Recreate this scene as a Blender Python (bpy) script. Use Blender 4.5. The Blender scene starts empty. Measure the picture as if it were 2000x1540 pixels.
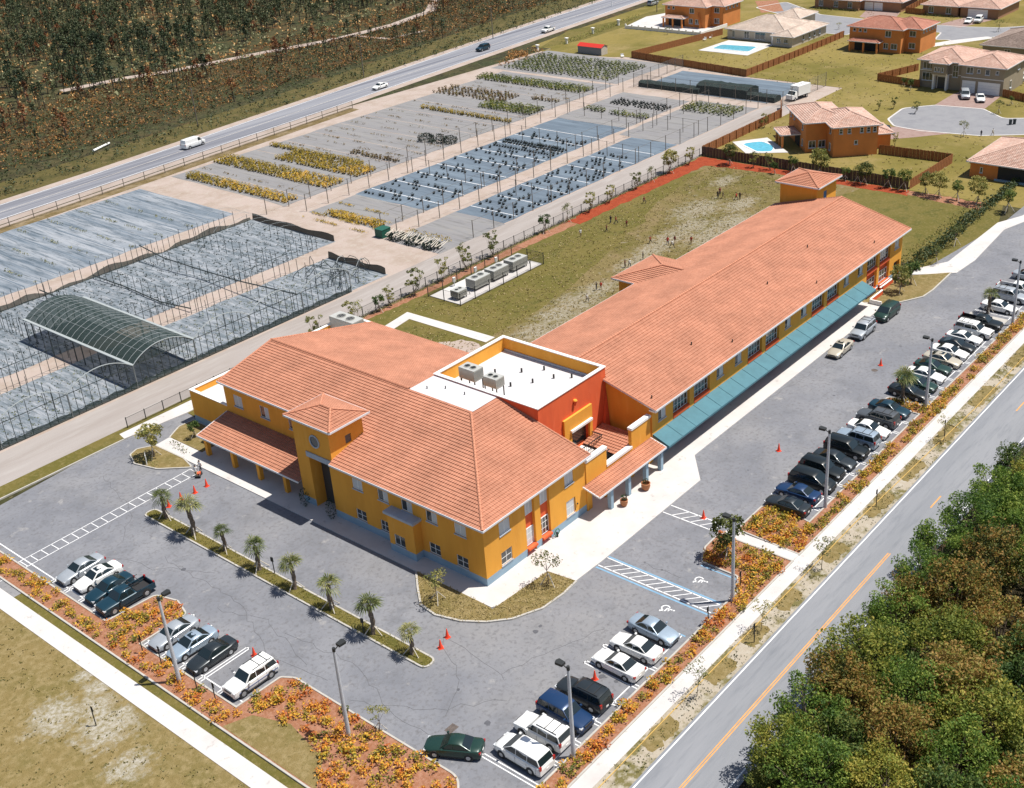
import bpy, bmesh, math, random
from mathutils import Vector, Matrix
R = math.radians
scene = bpy.context.scene
COL = scene.collection
# ---------------------------------------------------------------- camera
CAM_H, CAM_P, CAM_O = 0.704546, 0.469150, -0.060547
CAM_LOC = Vector((-63.92603, -64.20179, 68.0))
CAM_F, CAM_CX, CAM_CY = 2297.48, 1083.03, 729.93
def cam_axes(h, pt, ro):
    f = Vector((math.cos(h)*math.cos(pt), math.sin(h)*math.cos(pt), -math.sin(pt)))
    r = Vector((math.sin(h), -math.cos(h), 0)); u = r.cross(f)
    return r*math.cos(ro)+u*math.sin(ro), -r*math.sin(ro)+u*math.cos(ro), f
CR, CU, CF = cam_axes(CAM_H, CAM_P, CAM_O)
cd = bpy.data.cameras.new('camera'); cam = bpy.data.objects.new('camera', cd); COL.objects.link(cam)
cam.matrix_world = Matrix(((CR.x, CU.x, -CF.x, CAM_LOC.x), (CR.y, CU.y, -CF.y, CAM_LOC.y), (CR.z, CU.z, -CF.z, CAM_LOC.z), (0, 0, 0, 1)))
cd.sensor_width = 36; cd.lens = 36*CAM_F/2000; cd.shift_x = (1000-CAM_CX)/2000; cd.shift_y = (CAM_CY-770)/2000
cd.clip_start = 1; cd.clip_end = 5000
scene.camera = cam
scene.render.resolution_x = 1024; scene.render.resolution_y = 788
# ---------------------------------------------------------------- world, sun, exposure
SUN = Vector((2.48, -2.83, 9.0)).normalized()
w = bpy.data.worlds.new('World'); scene.world = w; w.use_nodes = True
nt = w.node_tree; bgn = nt.nodes['Background']
sky = nt.nodes.new('ShaderNodeTexSky'); sky.sky_type = 'NISHITA'; sky.sun_disc = False
sky.sun_elevation = math.asin(SUN.z); sky.sun_rotation = math.atan2(SUN.x, SUN.y)
nt.links.new(sky.outputs[0], bgn.inputs[0]); bgn.inputs[1].default_value = 0.075
sl = bpy.data.lights.new('sun', 'SUN'); sl.energy = 4.8; sl.angle = R(0.5); sl.color = (1.0, 0.955, 0.88)
so = bpy.data.objects.new('sun', sl); COL.objects.link(so); so.rotation_euler = SUN.to_track_quat('Z', 'Y').to_euler()
scene.view_settings.view_transform = 'Standard'; scene.view_settings.look = 'None'
scene.view_settings.exposure = 0.36; scene.view_settings.gamma = 1.0
# ---------------------------------------------------------------- helpers
rnd = random.Random(7)
def P(px, py, z=0.0):
    """ground position seen at a pixel of the 2000x1540 photograph, on the level z"""
    d = CR*((px-CAM_CX)/CAM_F) - CU*((py-CAM_CY)/CAM_F) + CF
    t = (z-CAM_LOC.z)/d.z
    return CAM_LOC + d*t
def tag(o, label=None, cat=None, group=None, kind=None):
    if label: o['label'] = label
    if cat: o['category'] = cat
    if group: o['group'] = group
    if kind: o['kind'] = kind
    return o
def empty(name, loc=(0, 0, 0), rz=0, label=None, cat=None, group=None):
    o = bpy.data.objects.new(name, None); COL.objects.link(o)
    o.location = loc; o.rotation_euler = (0, 0, rz); o.empty_display_size = 0.5
    return tag(o, label, cat, group)
def kids(o): return [c for c in bpy.data.objects if c.parent is o]
def copy_tree(src, loc=None, rz=None, label=None, group=None, scale=None, parent=None, ch=None):
    """copy a thing with its parts; ch = cached (child, grandchildren) list"""
    r = src.copy(); COL.objects.link(r)
    if parent: r.parent = parent
    if loc is not None: r.location = loc
    if rz is not None: r.rotation_euler = (0, 0, rz)
    if scale is not None: r.scale = (scale,)*3 if not hasattr(scale, '__len__') else scale
    if label: r['label'] = label
    if group: r['group'] = group
    for c, gs in (ch if ch is not None else tree_of(src)):
        k = c.copy(); COL.objects.link(k); k.parent = r
        for g in gs:
            q = g.copy(); COL.objects.link(q); q.parent = k
    return r
CHILDREN = {}
def tree_of(o):
    return [(c, list(CHILDREN.get(c.name, []))) for c in CHILDREN.get(o.name, [])]
class MB:
    """mesh builder: unshared or welded faces, several materials, uv in metres"""
    def __init__(s): s.v = []; s.f = []; s.m = []; s.uv = []; s.mats = []; s.T = None
    def mi(s, m):
        if m not in s.mats: s.mats.append(m)
        return s.mats.index(m)
    def pt(s, p):
        p = Vector(p)
        return s.T @ p if s.T else p
    def face(s, pts, m, uvs=None):
        n = len(s.v); s.v += [s.pt(p) for p in pts]; s.f.append(tuple(range(n, n+len(pts)))); s.m.append(s.mi(m))
        s.uv += uvs if uvs else [(0, 0)]*len(pts)
        return s
    def grid(s, rows, m, closed=False, smooth=True):
        """welded sheet through rows of points"""
        n = len(s.v); k = len(rows[0])
        for r in rows: s.v += [s.pt(p) for p in r]
        mi = s.mi(m) if not callable(m) else None
        for i in range(len(rows)-1):
            for j in range(k if closed else k-1):
                j2 = (j+1) % k
                s.f.append((n+i*k+j, n+i*k+j2, n+(i+1)*k+j2, n+(i+1)*k+j))
                s.m.append(mi if mi is not None else s.mi(m(i, j))); s.uv += [(0, 0)]*4
        return s
    def box(s, x0, y0, z0, x1, y1, z1, m, top=None):
        if x0 > x1: x0, x1 = x1, x0
        if y0 > y1: y0, y1 = y1, y0
        if z0 > z1: z0, z1 = z1, z0
        a = [(x0, y0), (x1, y0), (x1, y1), (x0, y1)]
        return s.prism(a, z0, z1, m, top)
    def prism(s, poly, z0, z1, m, top=None, bottom=True):
        ar = sum(poly[i][0]*poly[(i+1) % len(poly)][1]-poly[(i+1) % len(poly)][0]*poly[i][1] for i in range(len(poly)))
        if ar < 0: poly = poly[::-1]
        n = len(poly)
        s.face([(x, y, z1) for x, y in poly], top or m)
        if bottom: s.face([(x, y, z0) for x, y in poly[::-1]], m)
        for i in range(n):
            (xa, ya), (xb, yb) = poly[i], poly[(i+1) % n]
            s.face([(xa, ya, z0), (xb, yb, z0), (xb, yb, z1), (xa, ya, z1)], m)
        return s
    def tube(s, p0, p1, r0, r1=None, m=None, n=6, caps=True):
        p0, p1 = Vector(p0), Vector(p1); r1 = r0 if r1 is None else r1
        d = (p1-p0).normalized(); a = d.orthogonal().normalized(); b = d.cross(a)
        R0 = [p0+(a*math.cos(2*math.pi*i/n)+b*math.sin(2*math.pi*i/n))*r0 for i in range(n)]
        R1 = [p1+(a*math.cos(2*math.pi*i/n)+b*math.sin(2*math.pi*i/n))*r1 for i in range(n)]
        s.grid([R0, R1], m, closed=True)
        if caps:
            s.face(R1, m); s.face(R0[::-1], m)
        return s
    def path(s, pts, r, m, n=5):
        for i in range(len(pts)-1):
            ra = r[i] if hasattr(r, '__len__') else r; rb = r[i+1] if hasattr(r, '__len__') else r
            s.tube(pts[i], pts[i+1], ra, rb, m, n, caps=False)
        return s
    def bar(s, p0, p1, wd, h, m):
        p0, p1 = Vector(p0), Vector(p1); d = (p1-p0).normalized()
        a = d.cross(Vector((0, 0, 1)));
        a = (a.normalized() if a.length > 1e-4 else Vector((1, 0, 0)))*wd/2; b = a.cross(d).normalized()*h/2
        A = [p0-a-b, p0+a-b, p0+a+b, p0-a+b]; B = [p1-a-b, p1+a-b, p1+a+b, p1-a+b]
        for i in range(4): j = (i+1) % 4; s.face([A[i], A[j], B[j], B[i]], m)
        s.face(A[::-1], m); s.face(B, m); return s
    def build(s, name, parent=None, smooth=False, loc=None, rz=0, register=True):
        me = bpy.data.meshes.new(name); me.from_pydata([tuple(v) for v in s.v], [], s.f)
        for m in s.mats: me.materials.append(m)
        me.polygons.foreach_set('material_index', s.m)
        if smooth: me.polygons.foreach_set('use_smooth', [True]*len(s.f))
        u = me.uv_layers.new(name='UVMap'); u.data.foreach_set('uv', [c for q in s.uv for c in q])
        me.update()
        o = bpy.data.objects.new(name, me); COL.objects.link(o)
        if parent: o.parent = parent; CHILDREN.setdefault(parent.name, []).append(o)
        if loc is not None: o.location = loc
        o.rotation_euler = (0, 0, rz)
        return o
# ---------------------------------------------------------------- materials (procedural)
EXPO = 2.05
def lin(c): c /= 255; return c/12.92 if c <= .04045 else ((c+.055)/1.055)**2.4
def pc(r, g, b, k=1.0):
    """albedo of a sunlit level surface that the photograph shows as this sRGB colour"""
    return tuple(min(.86, lin(x)/EXPO*k) for x in (r, g, b))
def mat(name, col, rough=.8, var=0.0, scale=1.0, col2=None, bump=0.0, bscale=None, metal=0.0, coat=0.0, detail=4, spec=None, lo=.35, hi=.65, obj=False):
    m = bpy.data.materials.new(name); m.use_nodes = True; N = m.node_tree.nodes; L = m.node_tree.links
    b = N['Principled BSDF']; b.inputs['Roughness'].default_value = rough; b.inputs['Metallic'].default_value = metal
    if coat: b.inputs['Coat Weight'].default_value = coat; b.inputs['Coat Roughness'].default_value = .05
    if spec is not None: b.inputs['Specular IOR Level'].default_value = spec
    b.inputs['Base Color'].default_value = (*col, 1)
    if var or col2 or bump:
        g = N.new('ShaderNodeNewGeometry'); tc = N.new('ShaderNodeTexCoord')
        src = tc.outputs['Object'] if obj else g.outputs['Position']
        if var or col2:
            n = N.new('ShaderNodeTexNoise'); n.inputs['Scale'].default_value = scale; n.inputs['Detail'].default_value = detail; n.inputs['Roughness'].default_value = .62
            L.new(src, n.inputs['Vector'])
            r = N.new('ShaderNodeValToRGB'); r.color_ramp.elements[0].position = lo; r.color_ramp.elements[1].position = hi
            c2 = col2 if col2 else tuple(min(1, x*(1+var)) for x in col)
            c1 = col if col2 else tuple(x*(1-var) for x in col)
            r.color_ramp.elements[0].color = (*c1, 1); r.color_ramp.elements[1].color = (*c2, 1)
            L.new(n.outputs['Fac'], r.inputs[0]); L.new(r.outputs[0], b.inputs['Base Color'])
        if bump:
            n2 = N.new('ShaderNodeTexNoise'); n2.inputs['Scale'].default_value = bscale or scale*4; n2.inputs['Detail'].default_value = 3
            L.new(src, n2.inputs['Vector'])
            bp = N.new('ShaderNodeBump'); bp.inputs['Strength'].default_value = bump; bp.inputs['Distance'].default_value = .05
            L.new(n2.outputs['Fac'], bp.inputs['Height']); L.new(bp.outputs[0], b.inputs['Normal'])
    return m
def layered(name, base, layers, rough=.9, bump=0.3, bscale=6.0, stretch=None):
    """ground: base colour, then (colour, noise scale, lo, hi) layers mixed over it"""
    m = bpy.data.materials.new(name); m.use_nodes = True; N = m.node_tree.nodes; L = m.node_tree.links
    b = N['Principled BSDF']; b.inputs['Roughness'].default_value = rough; b.inputs['Specular IOR Level'].default_value = .25
    g = N.new('ShaderNodeNewGeometry'); cur = None; src = g.outputs['Position']
    if stretch:
        mp = N.new('ShaderNodeMapping'); mp.inputs['Scale'].default_value = stretch; L.new(src, mp.inputs[0]); src = mp.outputs[0]
    for i, (c, s, lo, hi) in enumerate(layers):
        n = N.new('ShaderNodeTexNoise'); n.inputs['Scale'].default_value = s; n.inputs['Detail'].default_value = 5; n.inputs['Roughness'].default_value = .65
        ad = N.new('ShaderNodeVectorMath'); ad.operation = 'ADD'; ad.inputs[1].default_value = (i*37.1, i*11.7, i*3.3)
        L.new(src, ad.inputs[0]); L.new(ad.outputs[0], n.inputs['Vector'])
        r = N.new('ShaderNodeMapRange'); r.inputs[1].default_value = lo; r.inputs[2].default_value = hi; L.new(n.outputs['Fac'], r.inputs[0])
        x = N.new('ShaderNodeMix'); x.data_type = 'RGBA'; L.new(r.outputs[0], x.inputs['Factor'])
        if cur is None: x.inputs[6].default_value = (*base, 1)
        else: L.new(cur, x.inputs[6])
        x.inputs[7].default_value = (*c, 1); cur = x.outputs[2]
    L.new(cur, b.inputs['Base Color'])
    if bump:
        n2 = N.new('ShaderNodeTexNoise'); n2.inputs['Scale'].default_value = bscale; n2.inputs['Detail'].default_value = 4; L.new(g.outputs['Position'], n2.inputs['Vector'])
        bp = N.new('ShaderNodeBump'); bp.inputs['Strength'].default_value = bump; bp.inputs['Distance'].default_value = .08
        L.new(n2.outputs['Fac'], bp.inputs['Height']); L.new(bp.outputs[0], b.inputs['Normal'])
    return m
def tile_mat(name, c1, c2, tw=.30, th=.38):
    """barrel tiles: uv in metres, per tile tint, ribs by bump, weathering"""
    m = bpy.data.materials.new(name); m.use_nodes = True; N = m.node_tree.nodes; L = m.node_tree.links
    b = N['Principled BSDF']; b.inputs['Roughness'].default_value = .75; b.inputs['Specular IOR Level'].default_value = .3
    uv = N.new('ShaderNodeUVMap'); mp = N.new('ShaderNodeMapping'); mp.inputs['Scale'].default_value = (1/tw, 1/th, 1); L.new(uv.outputs[0], mp.inputs[0])
    fl = N.new('ShaderNodeVectorMath'); fl.operation = 'FLOOR'; L.new(mp.outputs[0], fl.inputs[0])
    wn = N.new('ShaderNodeTexWhiteNoise'); L.new(fl.outputs[0], wn.inputs['Vector'])
    x = N.new('ShaderNodeMix'); x.data_type = 'RGBA'; x.inputs[6].default_value = (*c1, 1); x.inputs[7].default_value = (*c2, 1); L.new(wn.outputs['Value'], x.inputs['Factor'])
    g = N.new('ShaderNodeNewGeometry'); n = N.new('ShaderNodeTexNoise'); n.inputs['Scale'].default_value = .35; n.inputs['Detail'].default_value = 6; L.new(g.outputs['Position'], n.inputs['Vector'])
    r = N.new('ShaderNodeMapRange'); r.inputs[1].default_value = .3; r.inputs[2].default_value = .7; r.inputs[3].default_value = .82; r.inputs[4].default_value = 1.09; L.new(n.outputs['Fac'], r.inputs[0])
    mu = N.new('ShaderNodeMix'); mu.data_type = 'RGBA'; mu.blend_type = 'MULTIPLY'; mu.inputs['Factor'].default_value = 1; L.new(x.outputs[2], mu.inputs[6]); L.new(r.outputs[0], mu.inputs[7])
    L.new(mu.outputs[2], b.inputs['Base Color'])
    sx = N.new('ShaderNodeSeparateXYZ'); L.new(mp.outputs[0], sx.inputs[0])
    si = N.new('ShaderNodeMath'); si.operation = 'MULTIPLY'; si.inputs[1].default_value = 2*math.pi; L.new(sx.outputs[0], si.inputs[0])
    s2 = N.new('ShaderNodeMath'); s2.operation = 'SINE'; L.new(si.outputs[0], s2.inputs[0])
    bp = N.new('ShaderNodeBump'); bp.inputs['Strength'].default_value = .7; bp.inputs['Distance'].default_value = .045
    L.new(s2.outputs[0], bp.inputs['Height']); L.new(bp.outputs[0], b.inputs['Normal'])
    return m
def leaf_mat(name, cols, trans=.25):
    """foliage: tint varies per leaf clump (noise by position) over several colours"""
    m = bpy.data.materials.new(name); m.use_nodes = True; N = m.node_tree.nodes; L = m.node_tree.links
    b = N['Principled BSDF']; b.inputs['Roughness'].default_value = .55; b.inputs['Specular IOR Level'].default_value = .3
    g = N.new('ShaderNodeNewGeometry'); oi = N.new('ShaderNodeObjectInfo')
    n = N.new('ShaderNodeTexNoise'); n.inputs['Scale'].default_value = .9; n.inputs['Detail'].default_value = 3; L.new(g.outputs['Position'], n.inputs['Vector'])
    a = N.new('ShaderNodeMath'); a.operation = 'ADD'; L.new(n.outputs['Fac'], a.inputs[0])
    sc = N.new('ShaderNodeMapRange'); sc.inputs[3].default_value = -.2; sc.inputs[4].default_value = .2; L.new(oi.outputs['Random'], sc.inputs[0]); L.new(sc.outputs[0], a.inputs[1])
    a2 = N.new('ShaderNodeMath'); a2.operation = 'ADD'; L.new(a.outputs[0], a2.inputs[0])
    s3 = N.new('ShaderNodeMapRange'); s3.inputs[3].default_value = -.16; s3.inputs[4].default_value = .16; L.new(g.outputs['Random Per Island'], s3.inputs[0]); L.new(s3.outputs[0], a2.inputs[1])
    r = N.new('ShaderNodeValToRGB'); cr = r.color_ramp
    while len(cr.elements) < len(cols): cr.elements.new(.5)
    for i, c in enumerate(cols): cr.elements[i].position = .22+.56*i/max(1, len(cols)-1); cr.elements[i].color = (*c, 1)
    L.new(a2.outputs[0], r.inputs[0]); L.new(r.outputs[0], b.inputs['Base Color'])
    tr = N.new('ShaderNodeBsdfTranslucent'); L.new(r.outputs[0], tr.inputs[0]); mx = N.new('ShaderNodeMixShader'); mx.inputs[0].default_value = trans
    L.new(b.outputs[0], mx.inputs[1]); L.new(tr.outputs[0], mx.inputs[2]); L.new(mx.outputs[0], N['Material Output'].inputs[0])
    return m
def net_mat(name, col, opacity):
    m = bpy.data.materials.new(name); m.use_nodes = True; N = m.node_tree.nodes; L = m.node_tree.links
    b = N['Principled BSDF']; b.inputs['Base Color'].default_value = (*col, 1); b.inputs['Roughness'].default_value = .9
    t = N.new('ShaderNodeBsdfTransparent'); mx = N.new('ShaderNodeMixShader'); mx.inputs[0].default_value = opacity
    L.new(t.outputs[0], mx.inputs[1]); L.new(b.outputs[0], mx.inputs[2]); L.new(mx.outputs[0], N['Material Output'].inputs[0]); return m
def glass_mat(name, col, rough=.08):
    return mat(name, col, rough=rough, spec=.9)
M = {}
M['yellow'] = layered('yellow stucco', (.80, .37, .055), [((.70, .31, .045), .35, .42, .7), ((.84, .43, .09), 1.1, .55, .8), ((.62, .29, .06), 3.0, .62, .82)], .9, .15, 14, stretch=(1, 1, .22))
M['red'] = layered('red stucco', (.74, .13, .045), [((.64, .105, .04), .4, .45, .7), ((.78, .17, .07), 1.2, .55, .8)], .9, .15, 14, stretch=(1, 1, .25))
M['blue'] = mat('blue grey plinth', (.27, .38, .47), .9, var=.06, scale=.8)
M['trimw'] = mat('white trim', (.78, .76, .73), .8, var=.04, scale=1.5)
M['grey'] = mat('grey trim', (.40, .44, .50), .85, var=.06, scale=1.5)
M['gutter'] = mat('gutter', (.66, .66, .68), .5, var=.05, scale=3)
M['roofw'] = mat('white membrane', (.56, .55, .56), .85, var=.05, scale=.5)
M['tile'] = tile_mat('salmon tile', (.435, .185, .112), (.50, .222, .138))
M['tilecap'] = mat('ridge tile', (.52, .22, .13), .8, var=.15, scale=5)
M['teal'] = mat('teal awning', (.062, .17, .21), .75, var=.08, scale=.9)
M['glass'] = glass_mat('window glass', (.035, .045, .05))
M['blind'] = mat('white blind', (.55, .57, .58), .6)
M['white'] = mat('white paint', (.80, .80, .78), .55, var=.03, scale=3)
M['dark'] = mat('dark opening', (.02, .022, .025), .8)
M['door'] = mat('dark door', (.05, .055, .06), .4)
M['conc'] = layered('concrete', pc(254, 249, 245,1.15), [(pc(240, 233, 229,1.12), .25, .45, .75), (pc(200, 192, 188), 1.3, .6, .8)], bump=.1, bscale=8)
M['curb'] = mat('curb', pc(238, 232, 222), .85, var=.08, scale=1.2)
M['asph'] = layered('asphalt', pc(162, 164, 172), [(pc(182, 183, 189), .11, .42, .68), (pc(146, 148, 155), .33, .52, .75), (pc(188, 186, 186), .045, .46, .7), (pc(142, 141, 144), 2.5, .5, .75), (pc(198, 196, 196), .6, .62, .72)], bump=.25, bscale=18)
M['road'] = layered('road asphalt', pc(178, 181, 188), [(pc(194, 196, 202), .3, .4, .7), (pc(162, 166, 174), 1.8, .5, .75)], bump=.2, bscale=18, stretch=(.12, 1, 1))
M['hwy'] = layered('highway asphalt', pc(170, 172, 182), [(pc(196, 197, 204), .6, .4, .62), (pc(136, 138, 150), .8, .48, .66)], bump=0, stretch=(.012, .8, 1))
M['line'] = mat('road paint white', (.74, .74, .74), .7, var=.12, scale=2)
M['liney'] = mat('road paint orange', (.62, .30, .09), .7, var=.12, scale=2)
M['linep'] = mat('worn paint', (.50, .46, .40), .8, var=.2, scale=.6)
M['lineb'] = mat('road paint blue', (.17, .32, .46), .7, var=.12, scale=2)
M['grass'] = layered('dry lawn', pc(172, 150, 96), [(pc(150, 136, 78), .2, .45, .68), (pc(198, 176, 126), 1.6, .45, .7), (pc(122, 112, 60), 4.5, .55, .75)], bump=.9, bscale=9)
M['estate'] = layered('estate lawn', pc(180, 160, 88), [(pc(142, 132, 58), .035, .42, .62), (pc(188, 166, 106), .11, .5, .7), (pc(150, 138, 74), .9, .5, .75), (pc(204, 182, 128), 3.2, .6, .8)], bump=.6, bscale=6)
M['grassg'] = layered('green lawn', pc(132, 124, 56), [(pc(152, 136, 74), .12, .42, .7), (pc(106, 108, 44), .5, .5, .75), (pc(176, 158, 104), 2.6, .5, .8)], bump=.8, bscale=9)
M['field'] = layered('worn field grass', pc(160, 142, 90), [(pc(134, 124, 60), .06, .42, .6), (pc(176, 152, 112), .35, .48, .75), (pc(196, 186, 168), 1.1, .6, .78), (pc(110, 98, 62), 2.2, .56, .8)], bump=.8, bscale=5)
M['bare'] = layered('bare limerock patch', pc(196, 188, 170), [(pc(140, 124, 80), .8, .48, .62), (pc(222, 216, 208), 2.2, .5, .7)], bump=.8, bscale=5)
M['mulch'] = layered('red mulch', pc(206, 92, 52), [(pc(176, 70, 38), .8, .4, .7), (pc(222, 120, 84), 3, .5, .8)], bump=.8, bscale=14)
M['mulchp'] = layered('faded pink mulch', pc(212, 150, 118), [(pc(182, 118, 76), .9, .4, .7), (pc(232, 180, 152), 3, .45, .75), (pc(150, 110, 60), 5, .58, .75)], bump=.8, bscale=14)
M['sand'] = layered('pale sand', pc(232, 212, 200), [(pc(210, 188, 170), .2, .42, .7), (pc(238, 226, 212), .9, .5, .8), (pc(190, 160, 132), 2.6, .6, .85)], bump=.4, bscale=7)
M['lime'] = layered('limerock lane', pc(216, 206, 200), [(pc(198, 186, 178), .3, .4, .7), (pc(228, 220, 214), 1.4, .5, .8)], bump=.3, bscale=7, stretch=(.12, 1, 1))
M['verge'] = layered('sandy verge', pc(226, 212, 190), [(pc(150, 140, 88), .32, .47, .56), (pc(236, 226, 208), 1.5, .5, .7), (pc(120, 108, 78), 3.4, .64, .72)], bump=.5, bscale=8)
M['scrub'] = layered('scrub ground', pc(104, 96, 60), [(pc(78, 86, 48), .05, .42, .6), (pc(138, 98, 58), .12, .55, .72), (pc(64, 60, 38), .5, .45, .66), (pc(176, 156, 122), 1.4, .58, .8)], bump=.8, bscale=2)
M['clothg'] = layered('grey ground cloth', pc(178, 176, 178), [(pc(188, 186, 184), .25, .42, .7), (pc(140, 138, 134), .9, .52, .75), (pc(198, 186, 170), 3, .56, .8)], bump=.2, bscale=6, stretch=(1.6, .15, 1))
M['clothb'] = layered('blue grey ground cloth', pc(132, 148, 164), [(pc(158, 176, 192), .25, .42, .7), (pc(108, 122, 138), .9, .5, .75), (pc(180, 190, 198), 3, .6, .8)], bump=.2, bscale=6, stretch=(1.6, .15, 1))
M['clothw'] = layered('pale ground cloth', pc(150, 164, 178), [(pc(206, 212, 220), .3, .38, .62), (pc(116, 132, 146), 1.1, .48, .66), (pc(90, 98, 100), 3.4, .57, .70), (pc(206, 206, 208), 2.1, .6, .75)], bump=.2, bscale=6, stretch=(1.5, .12, 1))
M['clothd'] = layered('littered ground cloth', pc(150, 162, 172), [(pc(206, 212, 220), .8, .42, .62), (pc(112, 124, 132), 1.5, .5, .68), (pc(84, 92, 94), 4.4, .57, .70), (pc(206, 204, 202), 3.1, .58, .7)], bump=.2, bscale=6, stretch=(1.5, .22, 1))
M['water'] = mat('pool water', (.10, .40, .52), .06, var=.15, scale=1.5)
M['metal'] = mat('galvanised steel', (.52, .54, .56), .45, var=.08, scale=3, metal=.3)
M['pole'] = mat('concrete pole', (.50, .51, .54), .7, var=.08, scale=2)
M['black'] = mat('black metal', (.02, .022, .022), .6)
M['wood'] = mat('timber fence', pc(200, 128, 74), .85, var=.22, scale=4)
M['wire'] = mat('weathered post', (.14, .12, .10), .85)
M['bark'] = mat('bark', (.16, .12, .09), .9, var=.3, scale=6)
M['barkd'] = mat('charred bark', (.05, .038, .03), .9, var=.3, scale=4)
M['stake'] = mat('pale stake', (.55, .50, .42), .85)
M['cone'] = mat('orange cone', (.85, .065, .02), .5)
M['rubber'] = mat('tyre rubber', (.02, .02, .021), .85)
M['rim'] = mat('wheel rim', (.45, .46, .47), .35, metal=.6)
M['acgrey'] = mat('air handler grey', (.42, .42, .38), .55, var=.05, scale=2)
M['actop'] = mat('air handler top', (.40, .40, .38), .6, var=.05, scale=2)
M['acdark'] = mat('coil grille', (.12, .12, .115), .7)
# ---------------------------------------------------------------- ground, roads, paths
def rounded(poly, rad, n=6):
    """round the corners of a polygon (rad: number or list)"""
    out = []; k = len(poly)
    for i in range(k):
        p = Vector(poly[i][:2]); a = Vector(poly[i-1][:2]); b = Vector(poly[(i+1) % k][:2])
        r = rad[i] if hasattr(rad, '__len__') else rad
        if r <= 0: out.append(tuple(p)); continue
        da = (a-p).normalized(); db = (b-p).normalized(); cs = max(-.999, min(.999, da.dot(db))); half = math.acos(cs)/2
        t = min(r/math.tan(half), (a-p).length*.49, (b-p).length*.49)
        s0 = p+da*t; s1 = p+db*t
        for q in range(n+1):
            u = q/n; out.append(tuple(s0*(1-u)**2+p*2*u*(1-u)+s1*u*u))
    return out
def area(poly): return sum(poly[i][0]*poly[(i+1) % len(poly)][1]-poly[(i+1) % len(poly)][0]*poly[i][1] for i in range(len(poly)))
def sheet(name, poly, z, m, kind='structure', label=None):
    poly = [tuple(p[:2]) for p in poly]
    if area(poly) < 0: poly = poly[::-1]
    b = MB(); b.face([(x, y, z) for x, y in poly], m); o = b.build(name); tag(o, kind=kind)
    if label: o['label'] = label
    return o
def jag(poly, step=.6, amp=.25, n=0):
    out = []; k = len(poly)
    for i in range(k):
        a = Vector(poly[i][:2]); c = Vector(poly[(i+1) % k][:2]); m_ = max(1, int((c-a).length/step))
        for q in range(m_): out.append(tuple(a.lerp(c, q/m_)+Vector((rnd.gauss(0, amp), rnd.gauss(0, amp)))))
    return out
def slab(name, poly, z, m, side=None):
    poly = [tuple(p[:2]) for p in poly]
    b = MB(); b.prism(poly, -.03, z, side or m, m, bottom=False); return tag(b.build(name), kind='structure')
def ribbon(mb, pts, wd, z0, z1, m, closed=False):
    """strip of width wd centred on a line, top at z1, sides to z0"""
    pts = [Vector(p[:2]) for p in pts]; n = len(pts); L = []; Rr = []
    for i in range(n):
        a = pts[i-1] if (closed or i > 0) else pts[i]; c = pts[(i+1) % n] if (closed or i < n-1) else pts[i]
        d1 = (pts[i]-a); d2 = (c-pts[i]); d1 = d1.normalized() if d1.length > 1e-6 else d2.normalized(); d2 = d2.normalized() if d2.length > 1e-6 else d1
        nn = Vector((-(d1.y+d2.y), d1.x+d2.x)); nn = nn.normalized() if nn.length > 1e-6 else Vector((-d1.y, d1.x))
        k = 1/max(.5, nn.dot(Vector((-d1.y, d1.x)))); L.append(pts[i]+nn*wd/2*k); Rr.append(pts[i]-nn*wd/2*k)
    for i in range(n if closed else n-1):
        j = (i+1) % n
        mb.face([(*Rr[i], z1), (*Rr[j], z1), (*L[j], z1), (*L[i], z1)], m)
        if z1-z0 > .03:
            mb.face([(*Rr[i], z0), (*Rr[j], z0), (*Rr[j], z1), (*Rr[i], z1)], m); mb.face([(*L[j], z0), (*L[i], z0), (*L[i], z1), (*L[j], z1)], m)
    return mb
def PP(*l): return [tuple(P(*p)[:2]) for p in l]
sheet('ground', [(-900, -900), (1500, -900), (1500, 1500), (-900, 1500)], -.02, M['scrub'])
# land of the nursery, the housing estate and the strip in front of the school
hl = [(-80, 141.5), (50.4, 151), (121, 156.3), (221.7, 165.6), (270, 170), (420, 182)]
hu = [(-80, 150.2), (55.8, 160.2), (130.8, 168.3), (210.4, 177.4), (264.8, 182.6), (420, 195)]
def off(l, d): return [(x, y+d) for x, y in l]
sheet('nursery_yard', [(-80, 57.6), (188.6, 57.6), (188.6, 84), (194.4, 121.5), (194.4, 150), *off(hl, -3)[:3][::-1]], .0, M['sand'])
sheet('estate_lawn', [(127.6, -22), (420, -22), (420, 174), (221.7, 160), (194.6, 157), (194.6, 121.5), (188.8, 84), (188.8, 57.7), (127.6, 57.7)], .004, M['estate'])
sheet('highway_shoulder', off(hl, -2.6)+off(hu, 2.4)[::-1], .008, M['sand'])
sheet('highway', hl+hu[::-1], .014, M['hwy'])
b = MB()
for d, l in ((.35, hl), (-.35, hu)): ribbon(b, off(l, d), .18, 0, .02, M['line'])
tag(b.build('highway_edge_lines'), kind='structure')
mid = [((a[0]+c[0])/2, (a[1]+c[1])/2) for a, c in zip(hl, hu)]
b = MB(); ribbon(b, mid, .16, 0, .021, M['linep']); tag(b.build('highway_centre_line'), kind='structure')
sheet('nursery_verge', off(hl, -7.5)[:3]+off(hl, -4.2)[:3][::-1], .006, layered('verge grass', pc(150, 128, 84), [(pc(190, 168, 134), .3, .45, .65), (pc(110, 100, 60), 1.2, .5, .75)]))
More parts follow.
